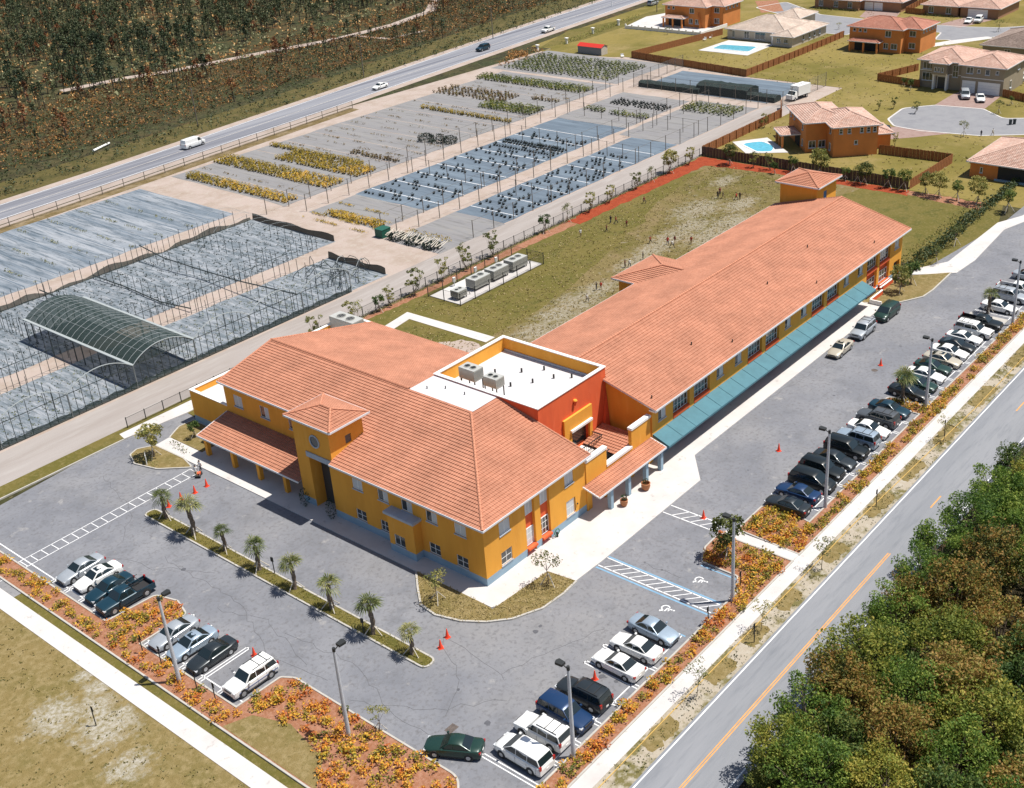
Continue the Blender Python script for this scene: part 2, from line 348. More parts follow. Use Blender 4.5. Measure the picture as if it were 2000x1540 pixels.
def patched(src, patch_cols, ells, name):
    """a copy of a ground material with worn, soft edged bare patches (ellipses in metres, broken up by noise)"""
    m = src.copy(); m.name = name; N = m.node_tree.nodes; L = m.node_tree.links; b = N['Principled BSDF']; old = b.inputs['Base Color'].links[0].from_socket
    g = N.new('ShaderNodeNewGeometry'); cur = None
    for cx, cy, rx, ry, an in ells:
        mp = N.new('ShaderNodeMapping'); mp.vector_type = 'TEXTURE'; mp.inputs['Location'].default_value = (cx, cy, 0); mp.inputs['Rotation'].default_value = (0, 0, R(an)); mp.inputs['Scale'].default_value = (rx, ry, 100); L.new(g.outputs['Position'], mp.inputs[0])
        ln = N.new('ShaderNodeVectorMath'); ln.operation = 'LENGTH'; L.new(mp.outputs[0], ln.inputs[0])
        if cur is None: cur = ln.outputs['Value']
        else: mn = N.new('ShaderNodeMath'); mn.operation = 'MINIMUM'; L.new(cur, mn.inputs[0]); L.new(ln.outputs['Value'], mn.inputs[1]); cur = mn.outputs[0]
    def noise(s, d=5):
        n = N.new('ShaderNodeTexNoise'); n.inputs['Scale'].default_value = s; n.inputs['Detail'].default_value = d; n.inputs['Roughness'].default_value = .7; L.new(g.outputs['Position'], n.inputs['Vector']); return n.outputs['Fac']
    k = N.new('ShaderNodeMath'); k.operation = 'MULTIPLY_ADD'; L.new(noise(.9), k.inputs[0]); k.inputs[1].default_value = 2.4; L.new(cur, k.inputs[2])
    r = N.new('ShaderNodeMapRange'); r.inputs[1].default_value = 2.15; r.inputs[2].default_value = 1.6; r.inputs[3].default_value = 0; r.inputs[4].default_value = .8; L.new(k.outputs[0], r.inputs[0])
    c = N.new('ShaderNodeValToRGB'); cr = c.color_ramp; cr.elements[0].position = .38; cr.elements[1].position = .6; cr.elements[0].color = (*patch_cols[0], 1); cr.elements[1].color = (*patch_cols[1], 1); L.new(noise(2.6), c.inputs[0])
    x = N.new('ShaderNodeMix'); x.data_type = 'RGBA'; L.new(r.outputs[0], x.inputs['Factor']); L.new(old, x.inputs[6]); L.new(c.outputs[0], x.inputs[7]); L.new(x.outputs[2], b.inputs['Base Color']); return m
# trail through the pineland
for l, wd in ((PP((120, 178), (250, 152), (330, 140), (420, 122), (520, 102), (640, 80), (700, 66), (770, 48), (840, 22), (856, -10)), 3.6), (PP((640, 82), (690, 70), (760, 76), (830, 60)), 1.6)):
    b = MB(); ribbon(b, l, wd, 0, .006, M['sand']); tag(b.build('forest_trail'), kind='structure')
# field and lawns inside the school fence
def ell(px, py, rx, ry, a=0): p = P(px, py); return (p.x, p.y, rx, ry, a)
M['field'] = patched(M['field'], (pc(160, 144, 100), pc(216, 208, 192)), [ell(1048, 648, 5, 3.4), ell(1090, 615, 5, 4), ell(1130, 590, 5.5, 4), ell(1165, 566, 5, 3), ell(1240, 512, 6, 2.4), ell(1275, 488, 6, 3), ell(1315, 462, 7, 3.4), ell(1362, 410, 8, 4.5), ell(1428, 436, 7, 4.5), ell(1445, 400, 6, 3), ell(1415, 354, 5, 2.4), ell(1355, 440, 5, 4), ell(1385, 460, 8, 4), ell(1120, 640, 6, 3)], 'worn field')
M['cgrass'] = patched(M['grass'], (pc(178, 164, 120), pc(240, 234, 222)), [ell(208, 1420, 3.2, 3.4), ell(190, 1380, 2, 2.6), ell(232, 1398, 2, 1.6), ell(190, 1345, 1.6, 1.4), ell(170, 1318, 1.4, 1.2), ell(110, 1400, 3, 3), ell(250, 1500, 2.4, 2)], 'sandy corner grass')
sheet('play_field', [(5, 20.2), (92, 20.2), (92, 8), (127.4, 8), (127.4, 57.4), (5, 57.4)], .012, M['field'])
sheet('east_lawn', [(91.4, -7.3), (98, -4.4), (119, -4.4), (127.5, -2), (127.5, 18), *jag([(125, 22), (105, 26), (92, 21)], 1.5, .4)[:-12]], .018, M['grassg'])
sheet('north_lawn', jag([(5, 31), (40, 37), (60, 38), (84, 44), (100, 49), (120, 52.4), (110, 54.6), (84, 55.6), (5, 56.8)], 3, .35), .016, M['grassg'])
M['bare'] = layered('bare limerock patch', pc(168, 152, 116), [(pc(140, 126, 82), .5, .46, .6), (pc(226, 222, 214), 1.6, .46, .6), (pc(120, 112, 84), 4.5, .56, .72)], bump=.8, bscale=5)
sheet('bare_ground', jag(rounded(PP((838, 672), (880, 668), (905, 664), (938, 672), (960, 700), (900, 720)), .8, 3), .9, .12), .024, M['sand'])
sheet('mulch_strip', jag([(34, 56.2), (50, 55.4), (84, 54.6), (84, 56.9), (34, 56.9)], .8, .12), .026, M['mulchp'])
sheet('mulch_strip', jag([(84, 54.2), (122.6, 53.4), (124.4, 40), (124.4, 14), (127.1, 14), (127.1, 57.1), (84, 56.9)], 1, .16), .027, M['mulch'])
sheet('mulch_strip', jag([(123.4, 0.5), (127.1, 0.5), (127.1, 14), (125, 14)], .8, .2), .028, M['mulchp'])
# lane of the nursery beside the school fence
sheet('nursery_lane', [(-80, 57.9), (166, 57.9), (170, 62), (166, 65.3), (51, 65.4), (-80, 65.2)], .006, M['lime'])
# asphalt lot
sheet('car_park', [(-24.4, -21.5), (160, -21.5), (190, -30), (190, -5), (118, -5), (92, -2), (88, 0), (30, 2), (3, 30), (5, 55), (-8, 55.4), (-60, 50), (-60, 37), (-24.4, 37)], .030, M['asph'])
sheet('road', [(-200, -31.75), (400, -31.75), (400, -25.15), (-200, -25.15)], .010, M['road'])
b = MB()
for y in (-25.42, -31.2): b.box(-200, y-.06, .0, 400, y+.06, .015, M['line'])
tag(b.build('road_edge_lines'), kind='structure')
b = MB()
for y in (-28.22, -28.42): b.box(-200, y-.055, .0, 26.1, y+.055, .015, M['liney'])
for x in (35.6, 59.8, 83, 106): b.box(x, -28.45, 0, x+2.6, -28.3, .015, M['liney'])
tag(b.build('road_centre_lines'), kind='structure')
sheet('roadside_verge', [(-29.4, -25.15), (400, -25.15), (400, -22.9), (-29.4, -22.9)], .004, M['verge'])
for x, wd in ((-6.5, 4), (2.5, 3.6), (8.2, 3.2), (14.2, 3.4), (23, 3.8), (33, 5), (41, 4.6), (50, 5), (61, 6), (74, 8)):
    sheet('verge_grass', jag(rounded([(x-wd/2, -24.6), (x+wd/2, -24.8), (x+wd/2+.4, -23.1), (x-wd/2+.5, -23.1)], .6), .3, .1), .008, M['grass'])
slab('pavement', [(-29.3, -22.95), (400, -22.95), (400, -21.45), (-27.6, -21.45), (-27.6, 70), (-29.3, 70)], .05, M['conc'])
b = MB()
for i in range(-16, 110): b.box(i*1.8, -22.93, .045, i*1.8+.03, -21.47, .054, M['curb'])
sheet('corner_grass', [(-200, -23.1), (-29.3, -23.1), (-29.3, 70), (-200, 70)], .002, M['cgrass'])
b = MB()
for (xa, ya), (xb, yb) in zip([(-22, -23.3), (8, -23.35), (28.8, -23.4), (48.4, -24.0), (57.7, -24.3), (90, -24.4)], [(8, -23.35), (28.8, -23.4), (48.4, -24.0), (57.7, -24.3), (90, -24.4), (140, -24.4)]): b.tube((xa, ya, .04), (xb, yb, .04), .045, .045, mat('yellow line hose', (.55, .36, .10), .7) if xa < -20 else bpy.data.materials['yellow line hose'], 4, caps=False)
tag(b.build('ground_hose'), 'thin yellow hose lying along the sandy roadside verge', 'hose')
# planted beds beside the car park
KH = .15
beds = [rounded([(-26.7, -20.9), (-19.1, -14), (-19.1, 5.2), (-19.8, 6.35), (-24.4, 6.5), (-24.4, 20.5), (-19.3, 20.6), (-18.6, 23), (-19.3, 25.6), (-24.4, 26), (-24.4, 60), (-26.7, 60)], [.5, 2, 1, .4, 0, 0, .7, .8, .7, 0, 0, 0]),
        rounded([(-17, -19.65), (12.6, -19.6), (14.7, -18.4), (14.75, -14.3), (17, -13.4), (19.7, -13.3), (19.7, -21.45), (-17, -21.45)], [0, 0, .4, .6, .5, 0, 0, 0]),
        rounded([*PP((1440, 1036), (1490, 989), (1528, 992)), (26.4, -19.65), (53.0, -19.65), (53.0, -14.9), (55.0, -14.9), (55.0, -19.65), (160, -19.65), (160, -21.45), (21.0, -21.45)], [0, .8, .4, 0, 0, .6, .6, 0, 0, 0, 0])]
for i, p in enumerate(beds):
    sheet('planting_bed', p, .09, M['mulchp' if i else 'mulchp'])
    b = MB(); ribbon(b, p, .17, -.02, KH, M['curb'], closed=True); tag(b.build('kerb'), kind='structure')
slab('crossing_path', [(19.7, -13.2), (21.0, -13.9), (21.0, -21.45), (19.7, -21.45)], .12, M['conc'])
slab('parking_island', [(81.6, -13.8), (83.4, -13.8), (83.4, -18.9), (81.6, -18.9)], .13, M['curb'])
sheet('bed_edge_grass', [(-27.6, -21), (-26.78, -21), (-26.78, 60), (-27.6, 60)], .012, M['grassg'])
sheet('bed_edge_grass', [(-26.5, -6), (-24, -4), (-23, 1.2), (-24.2, 4.6), (-26.5, 5.6)], .1, M['grass'])
# palm island
isl = rounded([(-10.35, 38.9), (-11.75, 38.9), (-11.75, -3.2), (-10.35, -3.2)], .68)
sheet('palm_island', isl, .13, M['grassg']); b = MB(); ribbon(b, isl, .17, -.02, .16, M['curb'], closed=True); tag(b.build('kerb'), kind='structure')
# left island and verge round the driveway
isl2 = rounded([(-5.2, 51.4), (-4.0, 51.9), (-2.2, 50.8), (-2.1, 45.3), (-2.75, 42.7), (-5.3, 45.9), (-6.1, 49.2)], [.5, .5, .3, .2, .3, 1.2, .8])
sheet('driveway_island', isl2, .13, M['grass']); b = MB(); ribbon(b, isl2, .17, -.02, .16, M['curb'], closed=True); tag(b.build('kerb'), kind='structure')
slab('front_path', [(-2.1, 50.8), (-.05, 51.0), (.05, 44.6), (-2.1, 44.6)], .12, M['conc'])
v2 = rounded([(-.05, 44.6), (-.05, 51.0), (2.2, 52.3), (4.2, 52.2), (4.2, 44.6)], [0, .4, .8, 0, 0])
sheet('front_lawn', v2, .12, M['grass']); b = MB(); ribbon(b, v2[1:], .17, -.02, .15, M['curb']); tag(b.build('kerb'), kind='structure')
slab('side_path', [(-3.4, 55.4), (-3.1, 56.9), (12, 56.9), (12, 54.6), (5, 54.5)], .12, M['conc'])
sheet('fence_verge', [(-60, 55.4), (-3.4, 55.4), (-3.1, 56.9), (12, 56.9), (30, 57), (30, 57.8), (-60, 57.8)], .13, M['grassg'])
b = MB(); ribbon(b, [(-60, 55.3), (-3.5, 55.3)], .17, -.02, .16, M['curb']); tag(b.build('kerb'), kind='structure')
# concrete walks round the building
slab('front_walk', [(-2.15, 44.6), (-2.15, 29.3), (-2.15, 4.5), (-2.15, -2.35), (-.6, -3.4), (-1.4, -4.1), (5.6, -6.3), (9.3, -6.45), (27, -6.45), (31, -3.15), (79.8, -3.15), (78.9, -1.1), (78.9, 1), (27, 1), (27, 8), (14, 8), (3, 4), (1.2, 22), (4.2, 27), (4.2, 44.6)], .12, M['conc'])
sheet('entrance_floor', [(-.02, 21.2), (1.4, 21.2), (1.4, 24.35), (-.02, 24.35)], .122, M['conc'])
# corner lawn
cl = [(-2.15, 7.2), (-2.3, 7.25)]+[tuple(P(*p)[:2]) for p in ((816, 1150), (822, 1183), (850, 1203), (900, 1215), (950, 1217), (1000, 1211), (1060, 1190), (1100, 1162), (1126, 1137))]+[tuple(P(1070, 1118)[:2]), tuple(P(962, 1192)[:2]), (-2.15, -.9)]
sheet('corner_lawn', cl, .13, M['grass']); b = MB(); ribbon(b, cl[1:11], .2, -.02, .17, M['curb']); tag(b.build('kerb'), kind='structure')
# lawn at the far end of the long wing
el = [tuple(P(*p)[:2]) for p in ((1688, 593), (1735, 597), (1775, 588), (1803, 581), (1822, 568), (1858, 534))]+[(91.4, -2.0), (91.4, .5), (79, .5)]
sheet('wing_lawn', el, .13, M['grass']); b = MB(); ribbon(b, el[0:6], .22, -.02, .17, M['curb']); tag(b.build('kerb'), kind='structure')
slab('far_pavement', rounded([(91.5, -1.4), (94.6, -1.6), (99, -4.2), (118.8, -4.3), (124, -6.5), (160, -6.6), (160, -8.4), (124, -8.4), (116.2, -6.3), (101.6, -7.3), (95.5, -6.9), (92, -2.4)], [0, 0, 1, 1, 3, 0, 0, 3, 3, 1, 0, 0]), .12, M['conc'])
slab('garden_path', [(30.0, 51.3), (41.9, 53.0), (42.3, 36.4), (40.4, 36.4), (40.3, 51.0), (30.0, 49.4)], .07, M['conc'])
slab('equipment_pad', [(47.9, 48), (66.6, 48), (66.6, 54.2), (47.9, 54.2)], .15, M['conc'])
# painted markings
b = MB()
def stall(xa, xb, ya, yb, m=M['line'], t=.1):
    z = .038
    b.box(min(xa, xb), min(ya, yb), .02, max(xa, xb), max(ya, yb), z, m)
def hairpin_x(x, y0, y1):  # double line across x, open at y1
    stall(x-.22, x-.12, y0, y1); stall(x+.12, x+.22, y0, y1); stall(x-.22, x+.22, y0, y0+.1 if y0 < y1 else y0-.1)
for k in range(-5, 2):
    if k != 9: hairpin_x(-3.0+2.65*k, -13.85, -19.45)
for k in range(0, 9): hairpin_x(28.98+2.68*k, -13.9, -19.45)
for k in range(0, 9): hairpin_x(57.8+2.7*k, -13.9, -19.45)
for k in range(0, 6): hairpin_x(84.6+2.7*k, -13.9, -19.45)
stall(-15.5, 4.6, -18.85, -18.75); stall(27.4, 52, -18.85, -18.75); stall(56, 110, -18.85, -18.75)
def hairpin_y(y, x0, x1): stall(x0, x1, y-.22, y-.12); stall(x0, x1, y+.12, y+.22); stall(x0, x0+(.1 if x1 > x0 else -.1), y-.22, y+.22)
for y in (9.2, 11.9, 14.6, 17.3, 20.0, 28.4, 31.0, 33.6, 36.2): hairpin_y(y, -18.9, -24.2)
stall(-23.7, -23.58, 6.5, 20.4); stall(-23.7, -23.58, 26, 50)
# zebra walk left
def ladder(p0, p1, wd, n, slant=0.0, t=.12, m=M['line']):
    p0 = Vector(p0); p1 = Vector(p1); d = (p1-p0); L = d.length; d.normalize(); nn = Vector((-d.y, d.x))
    def q(u, v): p = p0+d*u+nn*v; return (p.x, p.y, .039)
    for v in (0, wd): b.face([q(0, v-t/2), q(L, v-t/2), q(L, v+t/2), q(0, v+t/2)], m)
    for i in range(n+1):
        u = L*i/n
        if u+slant > L+.01 or u+slant < -.01: continue
        b.face([q(u, 0), q(u+t, 0), q(u+slant+t, wd), q(u+slant, wd)], m)
ladder((-3.0, 41.2), (-31.0, 40.55), -1.5, 24, 0, .09)
ladder((10.2, -6.5), (10.2, -19.2), -1.45, 13, -1.4, .12)
ladder((21.3, -6.5), (21.3, -13.1), -1.5, 6, -1.2, .12)
tag(b.build('parking_lines'), kind='structure')
b = MB()
for x in (10.42, 8.38): b.box(x-.1, -19.2, .02, x+.1, -6.5, .036, M['lineb'])
b.box(4.62, -19.1, .02, 4.78, -14.2, .036, M['lineb']); b.box(14.2, -18.6, .02, 14.36, -14.6, .036, M['lineb'])
tag(b.build('blue_bay_lines'), kind='structure')
def wheelchair_mark(cx, cy):
    b = MB(); z = .042
    def S(u, v): return (cx-u*.62, cy-.1-v*.62)   # read from the lane: up = away from the bed
    def ln(pts, wd=.11): ribbon(b, [S(*p) for p in pts], wd, 0, z, M['line'])
    ring = [(math.cos(a)*.62-.15, math.sin(a)*.62-.5) for a in [R(130+i*20) for i in range(13)]]
    ln(ring); ln([(-.3, .55), (-.2, -.25), (.42, -.28), (.72, -.95), (.95, -.85)], .13); ln([(-.26, .15), (.3, .12)], .1)
    hd = [S(-.33+.16*math.cos(R(a)), .8+.16*math.sin(R(a))) for a in range(0, 360, 40)]
    if area(hd) < 0: hd = hd[::-1]
    b.face([(x, y, z) for x, y in hd], M['line'])
    tag(b.build('wheelchair_marking'), kind='structure')
wheelchair_mark(6.9, -15.7); wheelchair_mark(12.2, -15.9)
# cracks and sealed seams of the asphalt, manholes, gully
mc = mat('crack', (.085, .085, .09), .9)
def crack(pts, wd=.045, jig=.3):
    out = []
    for i in range(len(pts)-1):
        a = Vector(pts[i]); c = Vector(pts[i+1]); n = max(2, int((c-a).length/.9))
        for k in range(n): out.append(tuple(a.lerp(c, k/n)+Vector((rnd.uniform(-jig, jig), rnd.uniform(-jig, jig)))))
    out.append(tuple(pts[-1])); return out
b = MB()
for l in (PP((320, 1090), (470, 1180), (530, 1290), (640, 1330)), PP((560, 1240), (700, 1300), (770, 1400), (860, 1440)), PP((860, 1240), (900, 1330), (870, 1400)), PP((880, 1250), (985, 1330)), PP((980, 1320), (1080, 1270), (1180, 1230)), PP((180, 1080), (300, 1110), (420, 1120)), PP((690, 1370), (830, 1390), (990, 1370)), PP((420, 1190), (520, 1210), (600, 1300)), PP((200, 930), (260, 1000), (240, 1060)), PP((1250, 1100), (1330, 1130)), PP((1500, 780), (1600, 720), (1700, 650))):
    ribbon(b, crack([p for p in l]), .028, 0, .037, mc)
tag(b.build('asphalt_cracks'), kind='structure')
b = MB(); x, y = P(882, 1424)[:2]; b.box(x-.5, y-.35, 0, x+.5, y+.35, .04, mat('drain grate', (.10, .08, .07), .8, var=.3, scale=9)); tag(b.build('drain_grate', register=False), 'rusty drain grate in the asphalt beside the front bed curve', 'drain')

ms = mat('oil stain', pc(118, 119, 126), .6, var=.12, scale=4); b = MB(); rs = random.Random(77)
for k in range(46):
    x, y = rs.choice([(rs.uniform(-14, 5), rs.uniform(-18, -15)), (rs.uniform(28, 80), rs.uniform(-18, -15)), (rs.uniform(-23, -20), rs.uniform(8, 36)), (rs.uniform(-20, 20), rs.uniform(-13, -7)), (rs.uniform(-18, -4), rs.uniform(-8, 40)), (rs.uniform(30, 90), rs.uniform(-13, -5))]); r_ = rs.uniform(.07, .32)
    if -12.2 < x < -9.9 and -4 < y < 40: continue
    q = [(x+r_*rs.uniform(.7, 1.2)*math.cos(a*.628), y+r_*rs.uniform(.7, 1.2)*math.sin(a*.628), .0335) for a in range(10)]; b.face(q, ms)
tag(b.build('asphalt_stains'), kind='structure')
x, y = P(1708, 724)[:2]; b = MB(); b.tube((x, y, .03), (x, y, .04), .4, .4, bpy.data.materials['drain grate'], 16); tag(b.build('manhole_cover'), 'round dark manhole cover in the lane beside an orange cone', 'manhole')
# ---------------------------------------------------------------- building helpers
def clip_poly(poly, key, val, keep_above):
    """clip a list of (point3, u, v) by u/v coordinate index key"""
    out = []; n = len(poly)
    for i in range(n):
        a = poly[i]; c = poly[(i+1) % n]; ia = (a[key] >= val) if keep_above else (a[key] <= val); ic = (c[key] >= val) if keep_above else (c[key] <= val)
        if ia: out.append(a)
        if ia != ic:
            t = (val-a[key])/(c[key]-a[key]); out.append(tuple(a[k]+(c[k]-a[k])*t for k in range(len(a))))
    return out
def roof_plane(mb, pts, eave, m, course=.42, lift=.07, thick=.12, soffit=None, fascia=None):
    """a tiled slope: pts = 3d corners in one plane, eave = horizontal direction of the courses; real overlapping courses"""
    pts = [Vector(p) for p in pts]; e = Vector(eave).normalized()
    nrm = Vector((0, 0, 0))
    for i in range(1, len(pts)-1): nrm += (pts[i]-pts[0]).cross(pts[i+1]-pts[0])
    nrm.normalize()
    if nrm.z < 0: nrm = -nrm; pts = pts[::-1]
    s = nrm.cross(e).normalized()
    if s.z < 0: s = -s; e = -e
    o = pts[0]
    P5 = [(p.x, p.y, p.z, (p-o).dot(e), (p-o).dot(s)) for p in pts]
    v0 = min(p[4] for p in P5); v1 = max(p[4] for p in P5); v = v0
    while v < v1-1e-4:
        q = clip_poly(clip_poly(P5, 4, v, True), 4, min(v1, v+course), False)
        if len(q) >= 3:
            F = []; UV = []
            for p in q:
                k = 1-(p[4]-v)/course; pt = Vector(p[:3])+nrm*(lift*k)
                F.append(pt); UV.append((p[3], p[4]-v0))
            mb.face(F, m, UV)
            lo = sorted([p for p in q if abs(p[4]-v) < 1e-4], key=lambda p: p[3])
            if len(lo) >= 2:
                a = Vector(lo[0][:3]); c = Vector(lo[-1][:3])
                mb.face([a, c, c+nrm*lift, a+nrm*lift], m, [(lo[0][3], v-v0-.02), (lo[-1][3], v-v0-.02), (lo[-1][3], v-v0), (lo[0][3], v-v0)])
        v += course
    n = len(pts)
    if soffit: mb.face([p-Vector((0, 0, thick)) for p in pts[::-1]], soffit)
    return nrm
def fascia(mb, a, c, m, h=.2, t=.05, up=.05):
    a = Vector(a); c = Vector(c); d = (c-a); dn = Vector((d.x, d.y, 0)).normalized(); nn = Vector((-dn.y, dn.x, 0))*t
    A = [a+Vector((0, 0, up))-nn, c+Vector((0, 0, up))-nn, c+Vector((0, 0, up))+nn, a+Vector((0, 0, up))+nn]; dz = Vector((0, 0, -h))
    B = [p+dz for p in A]
    mb.face(A, m); mb.face(B[::-1], m)
    for i in range(4): j = (i+1) % 4; mb.face([B[i], B[j], A[j], A[i]], m)
def ridge(mb, a, c, m, r=.13):
    a = Vector(a); c = Vector(c); L = (c-a).length; n = max(1, int(L/.42)); d = (c-a)/n
    for i in range(n): mb.tube(a+d*i, a+d*(i+1.02), r*1.12, r*.95, m, 6, caps=False)
def wall(mb, p0, p1, z0, z1, m, holes=(), depth=.16, band=None, bandz=.95, reveal=None, flip=False):
    """upright wall from p0 to p1 (outside on the right hand side walking p0->p1), holes = (u0,z0,u1,z1) with reveals"""
    p0 = Vector((*p0, 0)); p1 = Vector((*p1, 0)); L = (p1-p0).length; d = (p1-p0)/L; out = Vector((d.y, -d.x, 0))
    zs = sorted({z0, z1, *([bandz] if band else []), *[h[1] for h in holes], *[h[3] for h in holes]})
    zs = [z for z in zs if z0 <= z <= z1]
    us = sorted({0, L, *[h[0] for h in holes], *[h[2] for h in holes]}); us = [u for u in us if 0 <= u <= L]
    def q(u, z, k=0): return p0+d*u+Vector((0, 0, z))-out*k
    for i in range(len(us)-1):
        for j in range(len(zs)-1):
            uc = (us[i]+us[i+1])/2; zc = (zs[j]+zs[j+1])/2
            if any(h[0] < uc < h[2] and h[1] < zc < h[3] for h in holes): continue
            mm = band if (band and zc < bandz) else m
            mb.face([q(us[i], zs[j]), q(us[i+1], zs[j]), q(us[i+1], zs[j+1]), q(us[i], zs[j+1])], mm)
    rv = reveal or m
    for (a, b, c, e) in holes:
        mb.face([q(a, b), q(a, b, depth), q(a, e, depth), q(a, e)][::-1], rv); mb.face([q(c, b), q(c, b, depth), q(c, e, depth), q(c, e)], rv)
        mb.face([q(a, e), q(a, e, depth), q(c, e, depth), q(c, e)][::-1], rv); mb.face([q(a, b), q(a, b, depth), q(c, b, depth), q(c, b)], rv)
    return mb
def frame_at(p, out):
    """matrix: x along the wall (to the right seen from outside), y outward, z up"""
    out = Vector((*out, 0)).normalized(); x = Vector((-out.y, out.x, 0))
    return Matrix(((x.x, out.x, 0, p[0]), (x.y, out.y, 0, p[1]), (0, 0, 1, p[2]), (0, 0, 0, 1)))
WC = {}
def window(parent, p, out, wd, h, cols=2, rows=1, style='plain', m=None, sill=True, grid=False, frame=None, pane=None, name='window', blind=True):
    """window at the lower left corner p (seen from outside); set 0.1 back into its opening"""
    key = (wd, h, cols, rows, style, sill, name, frame, pane); fr = frame or M['white']
    T = frame_at(p, out)
    if key not in WC:
        b = MB(); y0, y1 = -.13, -.06; t = .07
        b.box(0, y0, 0, t, y1, h, fr); b.box(wd-t, y0, 0, wd, y1, h, fr); b.box(t, y0, 0, wd-t, y1, t, fr); b.box(t, y0, h-t, wd-t, y1, h, fr)
        for i in range(1, cols): b.box(wd*i/cols-t*.45, y0+.01, t, wd*i/cols+t*.45, y1-.01, h-t, fr)
        for j in range(1, rows): b.box(t, y0+.015, h*j/rows-t*.35, wd-t, y1-.015, h*j/rows+t*.35, fr)
        f = b.build(name, parent)
        g = MB(); g.box(t*.5, -.115, t*.5, wd-t*.5, -.095, h-t*.5, pane or M['glass'])
        if style == 'blind': g.box(wd*.5, -.090, t, wd-t, -.082, h-t, M['blind']); 
        if style == 'blinds': g.box(t, -.090, t, wd-t, -.082, h-t, M['blind'])
        gp = g.build('pane', f); sl_ = None
        if sill: sb = MB(); sb.box(-.06, -.10, -.12, wd+.06, .07, 0, M['grey']); sl_ = sb.build('sill', f)
        WC[key] = (f, gp, sl_); f.matrix_local = T; return f
    f0, g0, s0 = WC[key]
    f = f0.copy(); COL.objects.link(f); f.parent = parent; f.matrix_local = T
    CHILDREN.setdefault(parent.name, []).append(f)
    for x in (g0, s0):
        if x: k = x.copy(); COL.objects.link(k); k.parent = f; CHILDREN.setdefault(f.name, []).append(k)
    return f
# ---------------------------------------------------------------- the school
school = empty('school_building', (0, 0, 0), 0, 'big L-shaped orange-yellow school with salmon tile roofs and a teal awning', 'school')
Y, B_, RD = M['yellow'], M['blue'], M['red']
def S(mb, name, **k): return mb.build(name, school, **k)
EZ = 6.95; PT = .24
def fz(x): return EZ+PT*(x+.63)
# front block walls --------------------------------------------------
fw = [(16.38, 4.85, 'blinds'), (12.65, 4.8, 'blind'), (9.3, 4.8, 'blind'), (5.95, 4.8, 'blind'), (2.2, 4.8, 'blinds')]
b = MB(); W = 1.5; H = 1.25
holesF = [(y, 4.78, y+W, 4.78+H) for y, _, _ in fw]+[(y, 1.08, y+W, 1.08+H) for y in (16.4, 5.95, 2.3)]+[(13.15, 1.08, 14.3, 2.33)]
# wall x=0 from y=21 down to 0: outside is -x -> walk from y=0 ... out = (d.y,-d.x); want (-1,0): d = (0,-1)
def fl(hs, y0): return [(y0-h[2], h[1], y0-h[0], h[3]) for h in hs]
wall(b, (0, 20.6), (0, 0), 0, 6.85, Y, fl(holesF, 20.6), band=B_)
# side facing the road, y=0
sideh = [(2.2, 4.55, 3.75, 6.0), (12.1, 4.75, 13.5, 6.1), (2.2, 1.15, 3.75, 2.6), (12.2, 1.1, 13.5, 2.9)]
wall(b, (0, 0), (15.45, 0), 0, 6.85, Y, sideh+[(5.95, .1, 7.35, 6.25), (8.2, .1, 9.65, 6.25)], depth=.35, band=B_)
b.face([(5.95, .35, .1), (9.65, .35, .1), (9.65, .35, 6.3), (5.95, .35, 6.3)], RD)
wall(b, (15.45, 0), (15.45, 6.2), 0, 6.85, Y)
# tower side and left section
wall(b, (4.2, 44.2), (4.2, 26.3), 0, 8.0, Y, fl([(41.0, 5.0, 42.6, 6.5), (36.2, 5.0, 37.8, 6.5), (31.2, 5.0, 32.8, 6.5), (40.5, .1, 43, 2.4), (35, .1, 37.4, 2.4), (29.6, .1, 32, 2.4)], 44.2), band=B_)
# gable end and rear
b.face([(4.2, 44.2, 0), (4.2, 44.2, 8), (11.9, 44.2, 9.85), (27.0, 44.2, 6.15), (27.0, 44.2, 0)][::-1], Y)
b.face([(27.0, 44.2, 0), (27.0, 44.2, 6.1), (27.0, 20.6, 6.1), (27.0, 20.6, 0)][::-1], Y)
b.face([(15.6, 0, 6.85), (15.6, 11.5, 9.7), (15.6, 11.5, 5), (15.6, 0, 5)][::-1], Y)
S(b, 'front_wall')
# bay under the second upper window group
b = MB(); bx = -1.0
wall(b, (bx, 12.0), (bx, 8.4), 0, 4.45, Y, [(12.0-11.3, 1.08, 12.0-9.8, 2.33)], band=B_)
wall(b, (0, 12.0), (bx, 12.0), 0, 4.45, Y, band=B_); wall(b, (bx, 8.4), (0, 8.4), 0, 4.45, Y, band=B_)
bay = S(b, 'bay'); b = MB(); b.box(-1.22, 8.15, 4.45, -.003, 12.3, 4.72, M['grey']); b.build('bay_cap', bay)
for y, z, st in fw: window(school, (0, y+W, 4.78), (-1, 0), W, H, 2, 1, st)
for y in (16.4, 5.95, 2.3): window(school, (0, y+W, 1.08), (-1, 0), W, H, 2, 2, 'plain')
window(school, (0, 14.3, 1.08), (-1, 0), 1.15, H, 2, 2, 'plain'); window(school, (bx, 11.3, 1.08), (-1, 0), W, H, 2, 1, 'plain')
for y, st in ((41.0, 'blinds'), (36.2, 'blind'), (31.2, 'blind')): window(school, (4.2, y+1.6, 5.0), (-1, 0), 1.6, 1.5, 2, 1, st)
for y, wd in ((40.5, 2.5), (35, 2.4), (29.6, 2.4)): window(school, (4.2, y+wd, .1), (-1, 0), wd, 2.3, 2, 1, 'plain', name='glass_door', sill=False, frame=M['acdark'])
window(school, (2.2, 0, 4.55), (0, -1), 1.55, 1.45, 2, 1, 'blinds'); window(school, (12.1, 0, 4.75), (0, -1), 1.4, 1.35, 2, 1, 'blinds')
